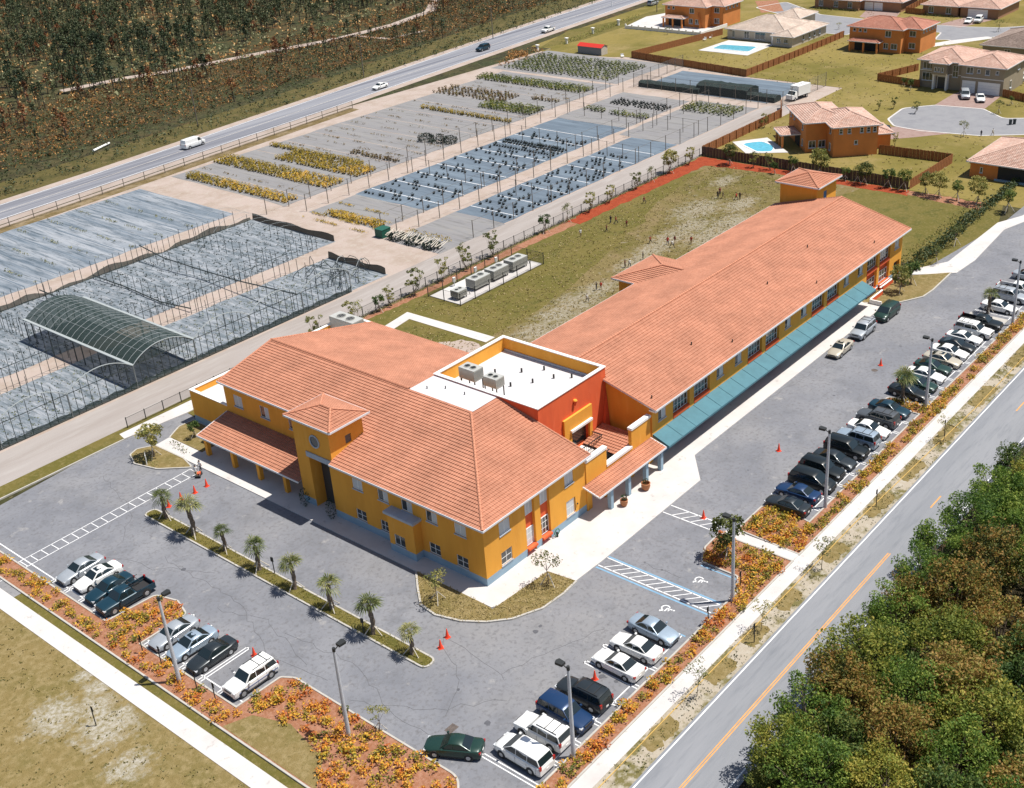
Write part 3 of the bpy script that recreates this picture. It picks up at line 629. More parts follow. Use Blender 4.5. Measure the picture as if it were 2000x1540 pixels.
window(school, (2.2, 0, 1.15), (0, -1), 1.55, 1.45, 2, 2, 'plain'); window(school, (12.2, 0, 1.1), (0, -1), 1.3, 1.8, 2, 2, 'blinds')
for x, wd in ((5.97, 1.36), (8.22, 1.4)):
    window(school, (x, -.0+.22, 4.5), (0, -1), wd, 1.65, 3, 1, 'blinds', sill=False); window(school, (x, .22, .95), (0, -1), wd, 2.0, 3, 3, 'blinds' if x < 7 else 'plain', sill=False)
b = MB(); b.box(5.97, -.25, .72, 7.3, .2, .95, RD); S(b, 'planter_ledge'); b = MB(); b.box(8.22, -.25, .72, 9.6, .2, .95, RD); S(b, 'planter_ledge')
b = MB()
for k in range(3):
    pass
b.tube((13.9, -.12, 1.9), (13.9, -.02, 1.9), .08, .08, M['dark'], 8); b.box(13.55, -.05, 1.3, 13.6, -.003, 2.9, M['dark']); S(b, 'wall_lamp')
# roofs of the front block ------------------------------------------------
b = MB(); T_ = M['tile']
roof_plane(b, [(-.63, 19.85, EZ), (-.63, -.63, EZ), (11.65, 11.65, fz(11.65)), (11.9, 11.65, fz(11.9)), (11.9, 44.25, fz(11.9)), (3.53, 44.25, fz(3.53)), (3.53, 26.2, fz(3.53)), (4.2, 20.6, fz(4.2)), (0, 20.6, fz(0)), (-.63, 20.4, EZ)], (0, 1, 0), T_)
roof_plane(b, [(-.63, -.63, EZ), (15.75, -.63, EZ), (15.75, 11.65, fz(11.65)), (11.65, 11.65, fz(11.65))], (1, 0, 0), T_)
RZ = fz(11.9)
roof_plane(b, [(11.9, 20.9, RZ), (27.7, 20.9, RZ-.2443*15.8), (27.7, 44.25, RZ-.2443*15.8), (11.9, 44.25, RZ)], (0, 1, 0), T_)
hr = S(b, 'tiled_roof')
b = MB()
ridge(b, (-.6, -.6, EZ+.06), (11.65, 11.65, fz(11.65)+.07), M['tilecap']); ridge(b, (11.9, 20.9, RZ+.05), (11.9, 44.25, RZ+.05), M['tilecap'], .15)
ridge(b, (3.6, 44.2, fz(3.6)+.05), (11.9, 44.2, RZ+.05), M['tilecap'], .09); ridge(b, (11.9, 44.2, RZ+.05), (27.7, 44.2, RZ-.2443*15.8+.05), M['tilecap'], .09); ridge(b, (15.7, -.6, EZ+.05), (15.7, 11.5, fz(11.5)+.05), M['tilecap'], .09)
b.build('ridge_tiles', hr)
b = MB(); G_ = M['gutter']
fascia(b, (-.66, 20.4, EZ), (-.66, -.66, EZ), G_); fascia(b, (-.66, -.66, EZ), (15.75, -.66, EZ), G_); fascia(b, (3.5, 44.25, fz(3.5)), (3.5, 26.3, fz(3.5)), G_)
fascia(b, (27.73, 21, 6.06), (27.73, 44.25, 6.06), G_); fascia(b, (3.53, 44.3, fz(3.5)), (11.9, 44.3, RZ), G_, .16); fascia(b, (11.9, 44.3, RZ), (27.7, 44.3, 6.06), G_, .16); fascia(b, (15.78, 11.65, fz(11.65)), (15.78, -.63, EZ), G_, .16)
b.face([(-.63, -.63, EZ-.14), (-.63, 20.4, EZ-.14), (0, 20.4, EZ-.12), (0, 0, EZ-.12)], M['trimw']); b.face([(-.63, -.63, EZ-.14), (0, 0, EZ-.12), (15.6, 0, EZ-.12), (15.6, -.63, EZ-.14)], M['trimw'])
b.build('gutter', hr)
b = MB(); b.prism([(11.9, 11.65), (15.75, 11.65), (15.75, 20.9), (11.9, 20.9)], RZ-.3, RZ+.02, M['roofw']); fr_ = S(b, 'flat_roof')
b = MB()
for x, y in ((14.1, 17.6), (14.2, 14.9), (13.0, 19.3)): b.tube((x, y, RZ), (x, y, RZ+.35), .06, .06, M['black'], 8)
b.build('vent_pipe', fr_)
# high red and yellow block
BZ = 10.1; b = MB(); X0, X1, Y0, Y1 = 15.75, 27.35, 6.1, 20.9; FZ = 8.45
bay_h = [(20.75-X0, 2.55, 23.9-X0, 5.3)]
wall(b, (X0, Y0), (X1, Y0), 0, BZ, RD, bay_h, depth=.5); wall(b, (X0, Y1), (X0, Y0), 4, BZ, RD)
wall(b, (X1, Y0), (X1, Y1), 0, BZ, Y); wall(b, (X1, Y1), (X0, Y1), 0, BZ, Y)
i = .28
for (p, q) in (((X0+i, Y0+i), (X0+i, Y1-i)), ((X0+i, Y1-i), (X1-i, Y1-i)), ((X1-i, Y1-i), (X1-i, Y0+i)), ((X1-i, Y0+i), (X0+i, Y0+i))): wall(b, p, q, FZ, BZ, Y)
# battered buttress at the right end of the red wall
b.face([(26.2, Y0-.55, 2.0), (27.35, Y0-.55, 2.0), (27.35, Y0-.02, 7.6)], RD); b.face([(26.2, Y0-.55, 2.0), (27.35, Y0-.02, 7.6), (26.2, Y0-.02, 2.0)], RD)
hb = S(b, 'upper_block_wall')
b = MB(); c = MB()
b.face([(X0+i, Y0+i, FZ), (X1-i, Y0+i, FZ), (X1-i, Y1-i, FZ), (X0+i, Y1-i, FZ)], M['roofw']); b.build('flat_roof', hb)
for (xa, ya, xb, yb) in ((X0-.08, Y0-.08, X1+.08, Y0+.36), (X0-.08, Y1-.36, X1+.08, Y1+.08), (X0-.08, Y0+.36, X0+.36, Y1-.36), (X1-.36, Y0+.36, X1+.08, Y1-.36)): c.box(xa, ya, BZ, xb, yb, BZ+.1, M['trimw'])
c.build('parapet_cap', hb)
b = MB()
for x, y in ((20.5, 14), (22.5, 12.5), (23.8, 15.2), (24.6, 11.2), (25.6, 13.4), (25.8, 9.6), (22.0, 17.6)): b.tube((x, y, FZ), (x, y, FZ+.5), .11, .11, M['black'], 8)
b.build('vent_pipe', hb)
b = MB(); c = M['grey']
b.box(X1-i-.12, Y0+i+.1, FZ, X1-i-.01, Y1-i-.1, FZ+.28, c); b.build('roof_flashing', hb)
# framed balcony door on the red wall
b = MB(); b.box(19.55, Y0-.28, 2.2, 20.75, Y0-.02, 6.95, Y); b.box(23.9, Y0-.28, 2.2, 24.4, Y0-.02, 6.95, Y); b.box(20.75, Y0-.28, 5.3, 23.9, Y0-.02, 6.95, Y)
bf = S(b, 'balcony_surround'); b = MB(); b.box(20.5, Y0-.55, 5.15, 24.15, Y0-.27, 5.42, M['trimw']); b.build('lintel', bf)
b = MB(); b.box(20.8, Y0+.3, 2.5, 23.85, Y0+.34, 5.3, M['glass']); S(b, 'balcony_door')
b = MB(); b.box(20.4, Y0-1.7, 2.35, 24.3, Y0-.02, 2.52, M['trimw']); bl = S(b, 'balcony')
b = MB(); k = M['black']
for x in [20.5+i_*.3 for i_ in range(13)]: b.box(x, Y0-1.65, 2.52, x+.04, Y0-1.61, 3.5, k)
for y in [Y0-1.6+i_*.3 for i_ in range(6)]:
    b.box(20.5, y, 2.52, 20.54, y+.04, 3.5, k); b.box(24.18, y, 2.52, 24.22, y+.04, 3.5, k)
b.box(20.45, Y0-1.68, 3.5, 24.25, Y0-1.6, 3.58, k); b.box(20.45, Y0-1.6, 3.5, 20.53, Y0-.02, 3.58, k); b.box(24.17, Y0-1.6, 3.5, 24.25, Y0-.02, 3.58, k); b.build('railing', bl)
b = MB(); b.tube((21.7, Y0-.16, 7.9), (21.7, Y0-.16, 8.5), .06, .24, RD, 8); b.tube((21.7, Y0-.16, 8.5), (21.7, Y0-.16, 8.62), .26, .2, M['yellow'], 8); S(b, 'wall_lantern')
# entrance court: yellow screen walls, tiled roofs
b = MB(); c = MB()
for (xa, xb, z1) in ((15.46, 18.95, 5.9), (18.95, 23.4, 3.75), (23.4, 26.9, 5.9)):
    b.box(xa, -.12, 0 if False else 3.0, xb, .3, z1, Y); c.box(xa-.05, -.2, z1, xb+.05, .38, z1+.28, M['trimw'])
b.box(15.46, -.1, 0, 16.3, .3, 3.0, Y); b.box(18.6, -.1, 0, 19.4, .3, 3.0, Y); b.box(23.0, -.1, 0, 23.8, .3, 3.0, Y); b.box(26.6, -.1, 0, 27.4, .3, 3.0, Y)
b.box(15.5, .3, 0, 27.3, 6.0, .14, M['conc'])
sw = S(b, 'screen_wall'); c.build('coping', sw)
b = MB(); b.box(15.8, 2.6, .1, 27.3, 2.75, 2.9, M['door']); S(b, 'entrance_glazing')
b = MB()
roof_plane(b, [(22.7, .9, 2.75), (26.35, .9, 3.6), (26.35, 6.0, 3.6), (22.7, 6.0, 2.75)], (0, 1, 0), T_, soffit=M['dark']); S(b, 'court_roof')
b = MB(); roof_plane(b, [(14.85, -2.2, 2.85), (26.85, -2.2, 2.85), (26.85, -.12, 3.38), (14.85, -.12, 3.38)], (1, 0, 0), T_, soffit=M['trimw']); pr_ = S(b, 'porch_roof')
b = MB(); fascia(b, (14.85, -2.22, 2.85), (26.85, -2.22, 2.85), G_); fascia(b, (14.83, -.12, 3.38), (14.83, -2.2, 2.85), G_, .16); fascia(b, (26.87, -2.2, 2.85), (26.87, -.12, 3.38), G_, .16); b.build('gutter', pr_)
for x in (17.3, 20.4, 23.6, 26.4):
    b = MB(); b.box(x-.22, -1.95, 0, x+.22, -1.5, 2.75, B_); S(b, 'porch_post')
# tower over the main entrance
TZ = 10.75; b = MB()
wall(b, (0, 26.3), (0, 20.6), 0, TZ, Y, [(26.3-24.35, .12, 26.3-21.2, 6.35)], depth=1.4, reveal=Y, band=B_)
wall(b, (0, 20.6), (4.6, 20.6), 6.0, TZ, Y, [(2.1, 8.0, 2.9, 8.95)], depth=.2); wall(b, (4.6, 20.6), (4.6, 26.3), 6.8, TZ, Y); wall(b, (4.6, 26.3), (0, 26.3), 0, TZ, Y, band=B_)
tw = S(b, 'tower_wall'); b = MB(); b.box(-.12, 20.75, 6.35, -.004, 24.6, 6.95, M['grey']); b.box(2.1, 20.7, 8.0, 2.9, 20.74, 8.95, M['wire']); b.build('lintel', tw)
b = MB(); b.box(1.4, 21.2, .12, 1.5, 24.35, 6.35, M['door']); dr = b.build('entrance_door', tw)
b = MB(); n = 20; cy, cz, r = 22.95, 8.55, .62
ring = [(math.cos(2*math.pi*i/n), math.sin(2*math.pi*i/n)) for i in range(n)]
b.grid([[(-.004, cy+a*r*1.25, cz+c_*r*1.25) for a, c_ in ring], [(-.09, cy+a*r*1.25, cz+c_*r*1.25) for a, c_ in ring], [(-.09, cy+a*r, cz+c_*r) for a, c_ in ring], [(-.01, cy+a*r, cz+c_*r) for a, c_ in ring]], M['grey'], closed=True)
b.face([(-.02, cy+a*r, cz+c_*r) for a, c_ in ring][::-1], M['glass']); b.build('round_window', tw)
def hip_roof(mb, x0, y0, x1, y1, z, pitch, m, cap=None, capm=None, soff=None):
    """hipped roof over an eave rectangle, ridge along the longer side"""
    wx, wy = x1-x0, y1-y0; r = min(wx, wy)/2; h = r*pitch
    if wx > wy: A, C = (x0+r, (y0+y1)/2, z+h), (x1-r, (y0+y1)/2, z+h)
    else: A, C = ((x0+x1)/2, y0+r, z+h), ((x0+x1)/2, y1-r, z+h)
    c = [(x0, y0, z), (x1, y0, z), (x1, y1, z), (x0, y1, z)]
    def rp(p, e):
        p = [q for i, q in enumerate(p) if q != p[i-1]]; roof_plane(mb, p, e, m, soffit=soff)
    if wx > wy:
        rp([c[0], c[1], C, A], (1, 0, 0)); rp([c[2], c[3], A, C], (1, 0, 0)); rp([c[3], c[0], A], (0, 1, 0)); rp([c[1], c[2], C], (0, 1, 0)); e = [(c[0], A), (c[3], A), (c[1], C), (c[2], C), (A, C)]
    else:
        rp([c[0], c[1], A], (1, 0, 0)); rp([c[2], c[3], C], (1, 0, 0)); rp([c[3], c[0], A, C], (0, 1, 0)); rp([c[1], c[2], C, A], (0, 1, 0)); e = [(c[0], A), (c[1], A), (c[2], C), (c[3], C), (A, C)]
    up = Vector((0, 0, .06))
    if cap is not None:
        for p, q in e:
            if (Vector(p)-Vector(q)).length > .3: ridge(cap, Vector(p)+up, Vector(q)+up, capm or M['tilecap'])
        for k in range(4):
            a, d = Vector(c[k]), Vector(c[(k+1) % 4]); o_ = (d-a).normalized().cross(Vector((0, 0, 1)))*.03
            fascia(cap, a+o_, d+o_, M['gutter'])
b = MB(); c = MB(); hip_roof(b, -.4, 19.85, 5.1, 26.95, TZ-.1, .27, T_, c); tr = S(b, 'tower_roof'); c.build('ridge_tiles', tr)
# canopy along the left front
b = MB(); roof_plane(b, [(-.45, 26.3, 2.7), (-.45, 44.25, 2.7), (4.19, 44.25, 3.8), (4.19, 26.3, 3.8)], (0, 1, 0), T_, soffit=M['trimw']); cr = S(b, 'canopy_roof')
b = MB(); fascia(b, (-.48, 44.25, 2.7), (-.48, 26.3, 2.7), G_); fascia(b, (4.1, 44.28, 3.8), (-.45, 44.28, 2.7), G_, .16); b.build('gutter', cr)
for y in (43.4, 38.5, 33.9, 29.3):
    b = MB(); b.box(-.1, y-.24, 0, .38, y+.24, 2.62, Y); S(b, 'canopy_post')
# low annex on the left
b = MB(); c = MB(); AX0, AX1, AY1, AZ = 4.3, 30.2, 51.8, 4.35
wall(b, (AX0, AY1), (AX0, 44.2), 0, AZ, Y, band=B_); wall(b, (AX1, AY1), (AX0, AY1), 0, AZ, Y, band=B_); wall(b, (AX1, 42.5), (AX1, AY1), 0, AZ, Y, band=B_)
wall(b, (27.0, 42.5), (AX1, 42.5), 0, AZ, Y)
wall(b, (AX0+i, 44.2), (AX0+i, AY1-i), 3.5, AZ, Y); wall(b, (AX0+i, AY1-i), (AX1-i, AY1-i), 3.5, AZ, Y); wall(b, (AX1-i, AY1-i), (AX1-i, 42.8), 3.5, AZ, Y); wall(b, (AX1-i, 42.8), (27.0, 42.8), 3.5, AZ, Y)
an = S(b, 'annex_wall')
b = MB(); b.prism([(AX0+i, 44.2), (AX1-i, 44.2), (AX1-i, AY1-i), (AX0+i, AY1-i)], 3.3, 3.55, M['roofw']); b.prism([(27.1, 42.8), (AX1-i, 42.8), (AX1-i, 44.2), (27.1, 44.2)], 3.3, 3.55, M['roofw']); b.build('flat_roof', an)
for (xa, ya, xb, yb) in ((AX0-.06, 44.2, AX0+.34, AY1+.06), (AX0+.34, AY1-.34, AX1+.06, AY1+.06), (AX1-.34, 42.4, AX1+.06, AY1-.34), (27.05, 42.4, AX1-.34, 42.84)): c.box(xa, ya, AZ, xb, yb, AZ+.09, M['trimw'])
c.build('parapet_cap', an)
# long wing -------------------------------------------------------------
b = MB(); WX0, WX1, WYN = 27.4, 91.4, 20.4
small = []; big = []
for k in range(4):
    o = 16.15*k
    small += [28.6+o, 40.6+o]; big += [31.5+o, 35.75+o]
small = [x for x in small if x < 90]+[]; small = sorted(set([28.6, 40.6, 44.7, 56.7, 60.85, 72.8, 77.0, 88.8])); big = [31.5, 35.75, 47.65, 51.9, 63.8, 68.05, 79.9, 83.95]
BW = 3.35; SWD = 1.5
hs = [(x-WX0, 4.55, x+SWD-WX0, 6.05) for x in small]+[(x-WX0, .35 if x > 78.5 else 3.55, x+BW-WX0, 6.25) for x in big]+[(x-WX0, .35, x+BW-WX0, 2.9) for x in big if x < 78.5]+[(88.9-WX0, .12, 90.9-WX0, 2.5)]
wall(b, (WX0, 0), (WX1, 0), 0, 6.85, Y, hs, depth=.42, band=B_)
for x in big: b.face([(x, .42, .3), (x+BW, .42, .3), (x+BW, .42, 6.3), (x, .42, 6.3)], RD)
b.face([(88.9, .42, .12), (90.9, .42, .12), (90.9, .42, 2.5), (88.9, .42, 2.5)], M['door'])
gz = 9.85
b.face([(WX0, 0, 0), (WX0, 0, 6.85), (WX0, 10.2, gz), (WX0, WYN, 6.85), (WX0, WYN, 0)], Y); b.face([(WX1, 0, 0), (WX1, WYN, 0), (WX1, WYN, 6.85), (WX1, 10.2, gz), (WX1, 0, 6.85)], Y)
wall(b, (WX1, WYN), (WX0, WYN), 0, 6.85, Y, band=B_)
S(b, 'wing_wall')
for x in small: window(school, (x, 0, 4.55), (0, -1), SWD, 1.5, 2, 1, 'blind')
for x in big:
    window(school, (x+.03, .25, 3.95), (0, -1), BW-.06, 2.25, 5, 3, 'plain', sill=False)
    if x > 78.5: window(school, (x+.03, .25, .8), (0, -1), BW-.06, 1.7, 4, 2, 'plain', sill=False)
    else: window(school, (x+.03, .25, 1.0), (0, -1), BW-.06, 1.7, 4, 1, 'plain', sill=False, name='classroom_window')
for x in big:
    b = MB(); b.box(x+.02, -.06, 3.56, x+BW-.02, .24, 3.92, RD); S(b, 'sill_panel')
    b = MB(); b.box(x+.02, -.3, .4, x+BW-.02, .24, .8, RD)
    if x > 78.5: b.box(x+.02, -.3, .8, x+BW-.02, -.2, .86, M['trimw'])
    S(b, 'sill_panel')
b = MB(); WP = .266; wx0, wx1 = 26.85, 91.95; ye0, ye1 = -.93, 21.33; wr = EZ+WP*11.13
roof_plane(b, [(wx0, ye0, EZ), (wx1, ye0, EZ), (wx1, 10.2, wr), (27.45, 10.2, wr), (27.45, 6.05, EZ+WP*6.98), (wx0, 6.05, EZ+WP*6.98)], (1, 0, 0), T_); roof_plane(b, [(27.45, 10.2, wr), (wx1, 10.2, wr), (wx1, ye1, EZ), (27.45, ye1, EZ)], (1, 0, 0), T_)
wroof = S(b, 'wing_roof'); b = MB(); ridge(b, (27.5, 10.2, wr+.05), (wx1, 10.2, wr+.05), M['tilecap'], .15)
for x in (wx0, wx1):
    ridge(b, (x, ye0, EZ+.05), (x, 10.2 if x > 50 else 6.0, (wr if x > 50 else EZ+WP*6.93)+.05), M['tilecap'], .09)
    if x > 50: ridge(b, (x, 10.2, wr+.05), (x, ye1, EZ+.05), M['tilecap'], .09)
b.build('ridge_tiles', wroof)
b = MB(); fascia(b, (wx0, ye0-.03, EZ), (wx1, ye0-.03, EZ), G_); fascia(b, (wx1, ye1+.03, EZ), (wx0, ye1+.03, EZ), G_)
for x in (wx0-.03, wx1+.03):
    fascia(b, (x, ye0, EZ), (x, 10.2 if x > 50 else 6.0, wr if x > 50 else EZ+WP*6.93), G_, .16)
    if x > 50: fascia(b, (x, 10.2, wr), (x, ye1, EZ), G_, .16)
b.face([(wx0, ye0, EZ-.14), (wx0, 0, EZ-.13), (wx1, 0, EZ-.13), (wx1, ye0, EZ-.14)], M['trimw']); b.box(wx0-.02, ye0, EZ-.3, wx0+.6, ye0+.9, EZ-.16, M['trimw'])
b.build('gutter', wroof)
b = MB()
for x in (28.3, 45.0, 66.0, 83.0): b.tube((x, .6, EZ+.3), (x, .6, EZ+.8), .07, .07, M['black'], 8)
for x, y in ((60.2, 4.6), (40.5, 3.4), (73.5, 6)): b.tube((x, y, EZ+WP*(y+.9)), (x, y, EZ+WP*(y+.9)+.4), .08, .08, M['black'], 8)
b.build('vent_pipe', wroof)
# stair porch on the field side with its hipped roof
b = MB(); wall(b, (63.6, 20.4), (63.6, 24.6), 0, EZ, Y); wall(b, (63.6, 24.6), (55.2, 24.6), 0, EZ, Y); wall(b, (55.2, 24.6), (55.2, 20.4), 0, EZ, Y, band=B_); sp = S(b, 'stair_porch_wall')
b = MB(); xc = 59.3; hx = 5.0; ap = (xc, 25.2-hx, EZ+hx*PT); yb = 10.2+(wr-(EZ+hx*PT))/WP
roof_plane(b, [(xc-hx, 25.2, EZ), (xc-hx, 21.33, EZ), (xc, yb, ap[2]), ap], (0, 1, 0), T_); roof_plane(b, [(xc+hx, 25.2, EZ), ap, (xc, yb, ap[2]), (xc+hx, 21.33, EZ)], (0, 1, 0), T_); roof_plane(b, [(xc+hx, 25.2, EZ), (xc-hx, 25.2, EZ), ap], (1, 0, 0), T_)
ps = S(b, 'stair_porch_roof'); b = MB(); up = Vector((0, 0, .06))
for p, q in (((xc-hx, 25.2, EZ), ap), ((xc+hx, 25.2, EZ), ap), (ap, (xc, yb, ap[2]))): ridge(b, Vector(p)+up, Vector(q)+up, M['tilecap'])
b.build('ridge_tiles', ps)
b = MB(); fascia(b, (xc-hx-.02, 25.2, EZ), (xc-hx-.02, 21.33, EZ), G_); fascia(b, (xc+hx, 25.22, EZ), (xc-hx, 25.22, EZ), G_); b.build('gutter', ps)
# far stair tower
b = MB(); wall(b, (92.2, 20.6), (92.2, 14.4), 0, TZ, Y, [(1.2, 7.6, 2.2, 8.5)] if False else []); wall(b, (92.2, 14.4), (98.6, 14.4), 0, TZ, Y, [(2.3, 7.1, 3.3, 9.3)], depth=.1); wall(b, (98.6, 14.4), (98.6, 20.6), 0, TZ, Y); wall(b, (98.6, 20.6), (92.2, 20.6), 0, TZ, Y)
ft = S(b, 'far_tower_wall'); b = MB(); b.box(94.5, 14.44, 7.1, 95.5, 14.5, 9.3, mat('blue door', (.03, .13, .33), .5)); b.build('blue_door', ft)
b = MB(); c = MB(); hip_roof(b, 91.6, 13.8, 99.2, 21.2, TZ-.1, .27, T_, c); tr = S(b, 'far_tower_roof'); c.build('ridge_tiles', tr)
# teal awning
b = MB(); n = 19; xs = [27.5+(78.5-27.5)*i/n for i in range(n+1)]; TE = M['teal']
for i in range(n):
    a_, c_ = xs[i]+.015, xs[i+1]-.015
    b.face([(a_, -2.15, 2.62), (c_, -2.15, 2.62), (c_, -.01, 3.42), (a_, -.01, 3.42)], TE); b.face([(a_, -2.15, 2.38), (c_, -2.15, 2.38), (c_, -2.15, 2.62), (a_, -2.15, 2.62)], TE)
    b.tube((xs[i], -2.14, 2.64), (xs[i], -.02, 3.44), .03, .03, TE, 5)
b.face([(27.5, -2.15, 2.38), (27.5, -2.15, 2.62), (27.5, -.01, 3.42), (27.5, -.01, 3.1)], TE); b.face([(78.5, -2.15, 2.38), (78.5, -.01, 3.1), (78.5, -.01, 3.42), (78.5, -2.15, 2.62)], TE)
S(b, 'awning')
# walkway under the awning: darker paving, low red planters at the end
b = MB(); b.box(79.9, -.95, .02, 91.2, -.7, .5, RD) if False else None
for x0_, y0_, x1_, y1_ in ((79.0, -1.35, 82.8, -1.15), (83.3, -.75, 87.5, -.55)): b.box(x0_, y0_, .1, x1_, y1_, .75, RD); b.box(x0_-.02, y0_-.03, .75, x1_+.02, y1_+.03, .82, M['trimw'])
b.box(78.8, -2.9, .1, 79.0, -1.15, .75, M['trimw']); S(b, 'planter_wall')
# ---------------------------------------------------------------- vehicles
def paint(name, c, metal=.0, rough=.35): return mat(name, c, rough, coat=.22, metal=metal, var=.03, scale=2, obj=True)
PT_ = {'white': paint('white car paint', (.78, .78, .76)), 'silver': paint('silver car paint', (.42, .45, .48), .35), 'grey': paint('grey car paint', (.10, .11, .12), .3), 'black': paint('black car paint', (.007, .011, .012)),
       'blue': paint('blue car paint', (.012, .04, .11), .2), 'teal': paint('dark teal car paint', (.010, .040, .062), .2), 'green': paint('dark green car paint', (.015, .045, .035), .2), 'beige': paint('beige car paint', (.50, .45, .36), .25), 'lblue': paint('pale blue car paint', (.34, .42, .50), .35), 'dgrey': paint('charcoal car paint', (.028, .036, .042), .3)}
CG = glass_mat('car glass', (.012, .02, .022), .05); LH = glass_mat('headlight lens', (.62, .64, .66), .1); LT = glass_mat('tail light lens', (.35, .012, .008), .15); TRIM = mat('dark plastic', (.025, .025, .027), .6); CHR = mat('bright trim', (.6, .6, .6), .25, metal=.8)
# lower body stations: (x, half width, z top, z bottom); cabin: windscreen base x/z, roof front x, roof rear x, rear base x/z, roof z
KIND = {
 'sedan': dict(L=4.7, W=.88, body=[(2.34, .62, .60, .30), (2.22, .78, .68, .22), (1.8, .87, .78, .2), (.95, .89, .92, .2), (-1.5, .89, .98, .2), (-2.1, .86, 1.0, .22), (-2.3, .76, .93, .26), (-2.36, .66, .78, .32)], cab=(.98, .92, .22, -.78, -1.58, .99, 1.42), win=[(.72, -.12), (-.17, -1.02)], axles=(1.38, -1.36), r=.33),
 'coupe': dict(L=4.5, W=.86, body=[(2.26, .6, .56, .28), (2.1, .76, .66, .2), (1.7, .85, .76, .2), (.8, .87, .88, .2), (-1.5, .88, .94, .2), (-2.0, .84, .93, .22), (-2.2, .7, .84, .3)], cab=(.85, .88, .05, -.7, -1.72, .94, 1.33), win=[(.5, -.85)], axles=(1.32, -1.3), r=.32),
 'suv': dict(L=4.8, W=.94, body=[(2.4, .74, .72, .36), (2.3, .86, .92, .28), (1.8, .93, 1.02, .28), (1.05, .94, 1.08, .28), (-1.9, .94, 1.10, .28), (-2.32, .92, 1.08, .3), (-2.4, .86, .84, .36)], cab=(1.08, 1.08, .42, -2.08, -2.34, 1.1, 1.76), win=[(.8, -.05), (-.12, -1.0), (-1.08, -1.9)], axles=(1.48, -1.42), r=.38),
 'minivan': dict(L=4.9, W=.96, body=[(2.44, .7, .66, .3), (2.34, .84, .84, .24), (1.9, .94, 1.0, .22), (1.4, .96, 1.08, .22), (-2.0, .96, 1.08, .22), (-2.36, .93, 1.06, .24), (-2.45, .88, .8, .3)], cab=(1.5, 1.06, .5, -2.05, -2.4, 1.08, 1.72), win=[(1.0, .1), (.02, -1.05), (-1.12, -2.0)], axles=(1.52, -1.45), r=.34),
 'pickup': dict(L=5.5, W=.95, body=[(2.75, .76, .74, .38), (2.66, .88, .94, .3), (2.1, .94, 1.04, .3), (1.25, .95, 1.08, .3), (-.75, .95, 1.1, .3)], cab=(1.28, 1.08, .68, -.45, -.68, 1.1, 1.74), win=[(.95, .1), (.04, -.5)], axles=(1.75, -1.7), r=.39),
 'van': dict(L=5.5, W=1.0, body=[(2.75, .8, .8, .36), (2.66, .93, 1.05, .28), (2.3, 1.0, 1.18, .26), (1.95, 1.0, 1.24, .26), (-2.6, 1.0, 1.24, .26), (-2.75, .97, 1.2, .3)], cab=(2.0, 1.2, 1.3, -2.5, -2.72, 1.2, 2.05), win=[(1.62, .8)], axles=(1.85, -1.7), r=.36),
}
CARS = {}
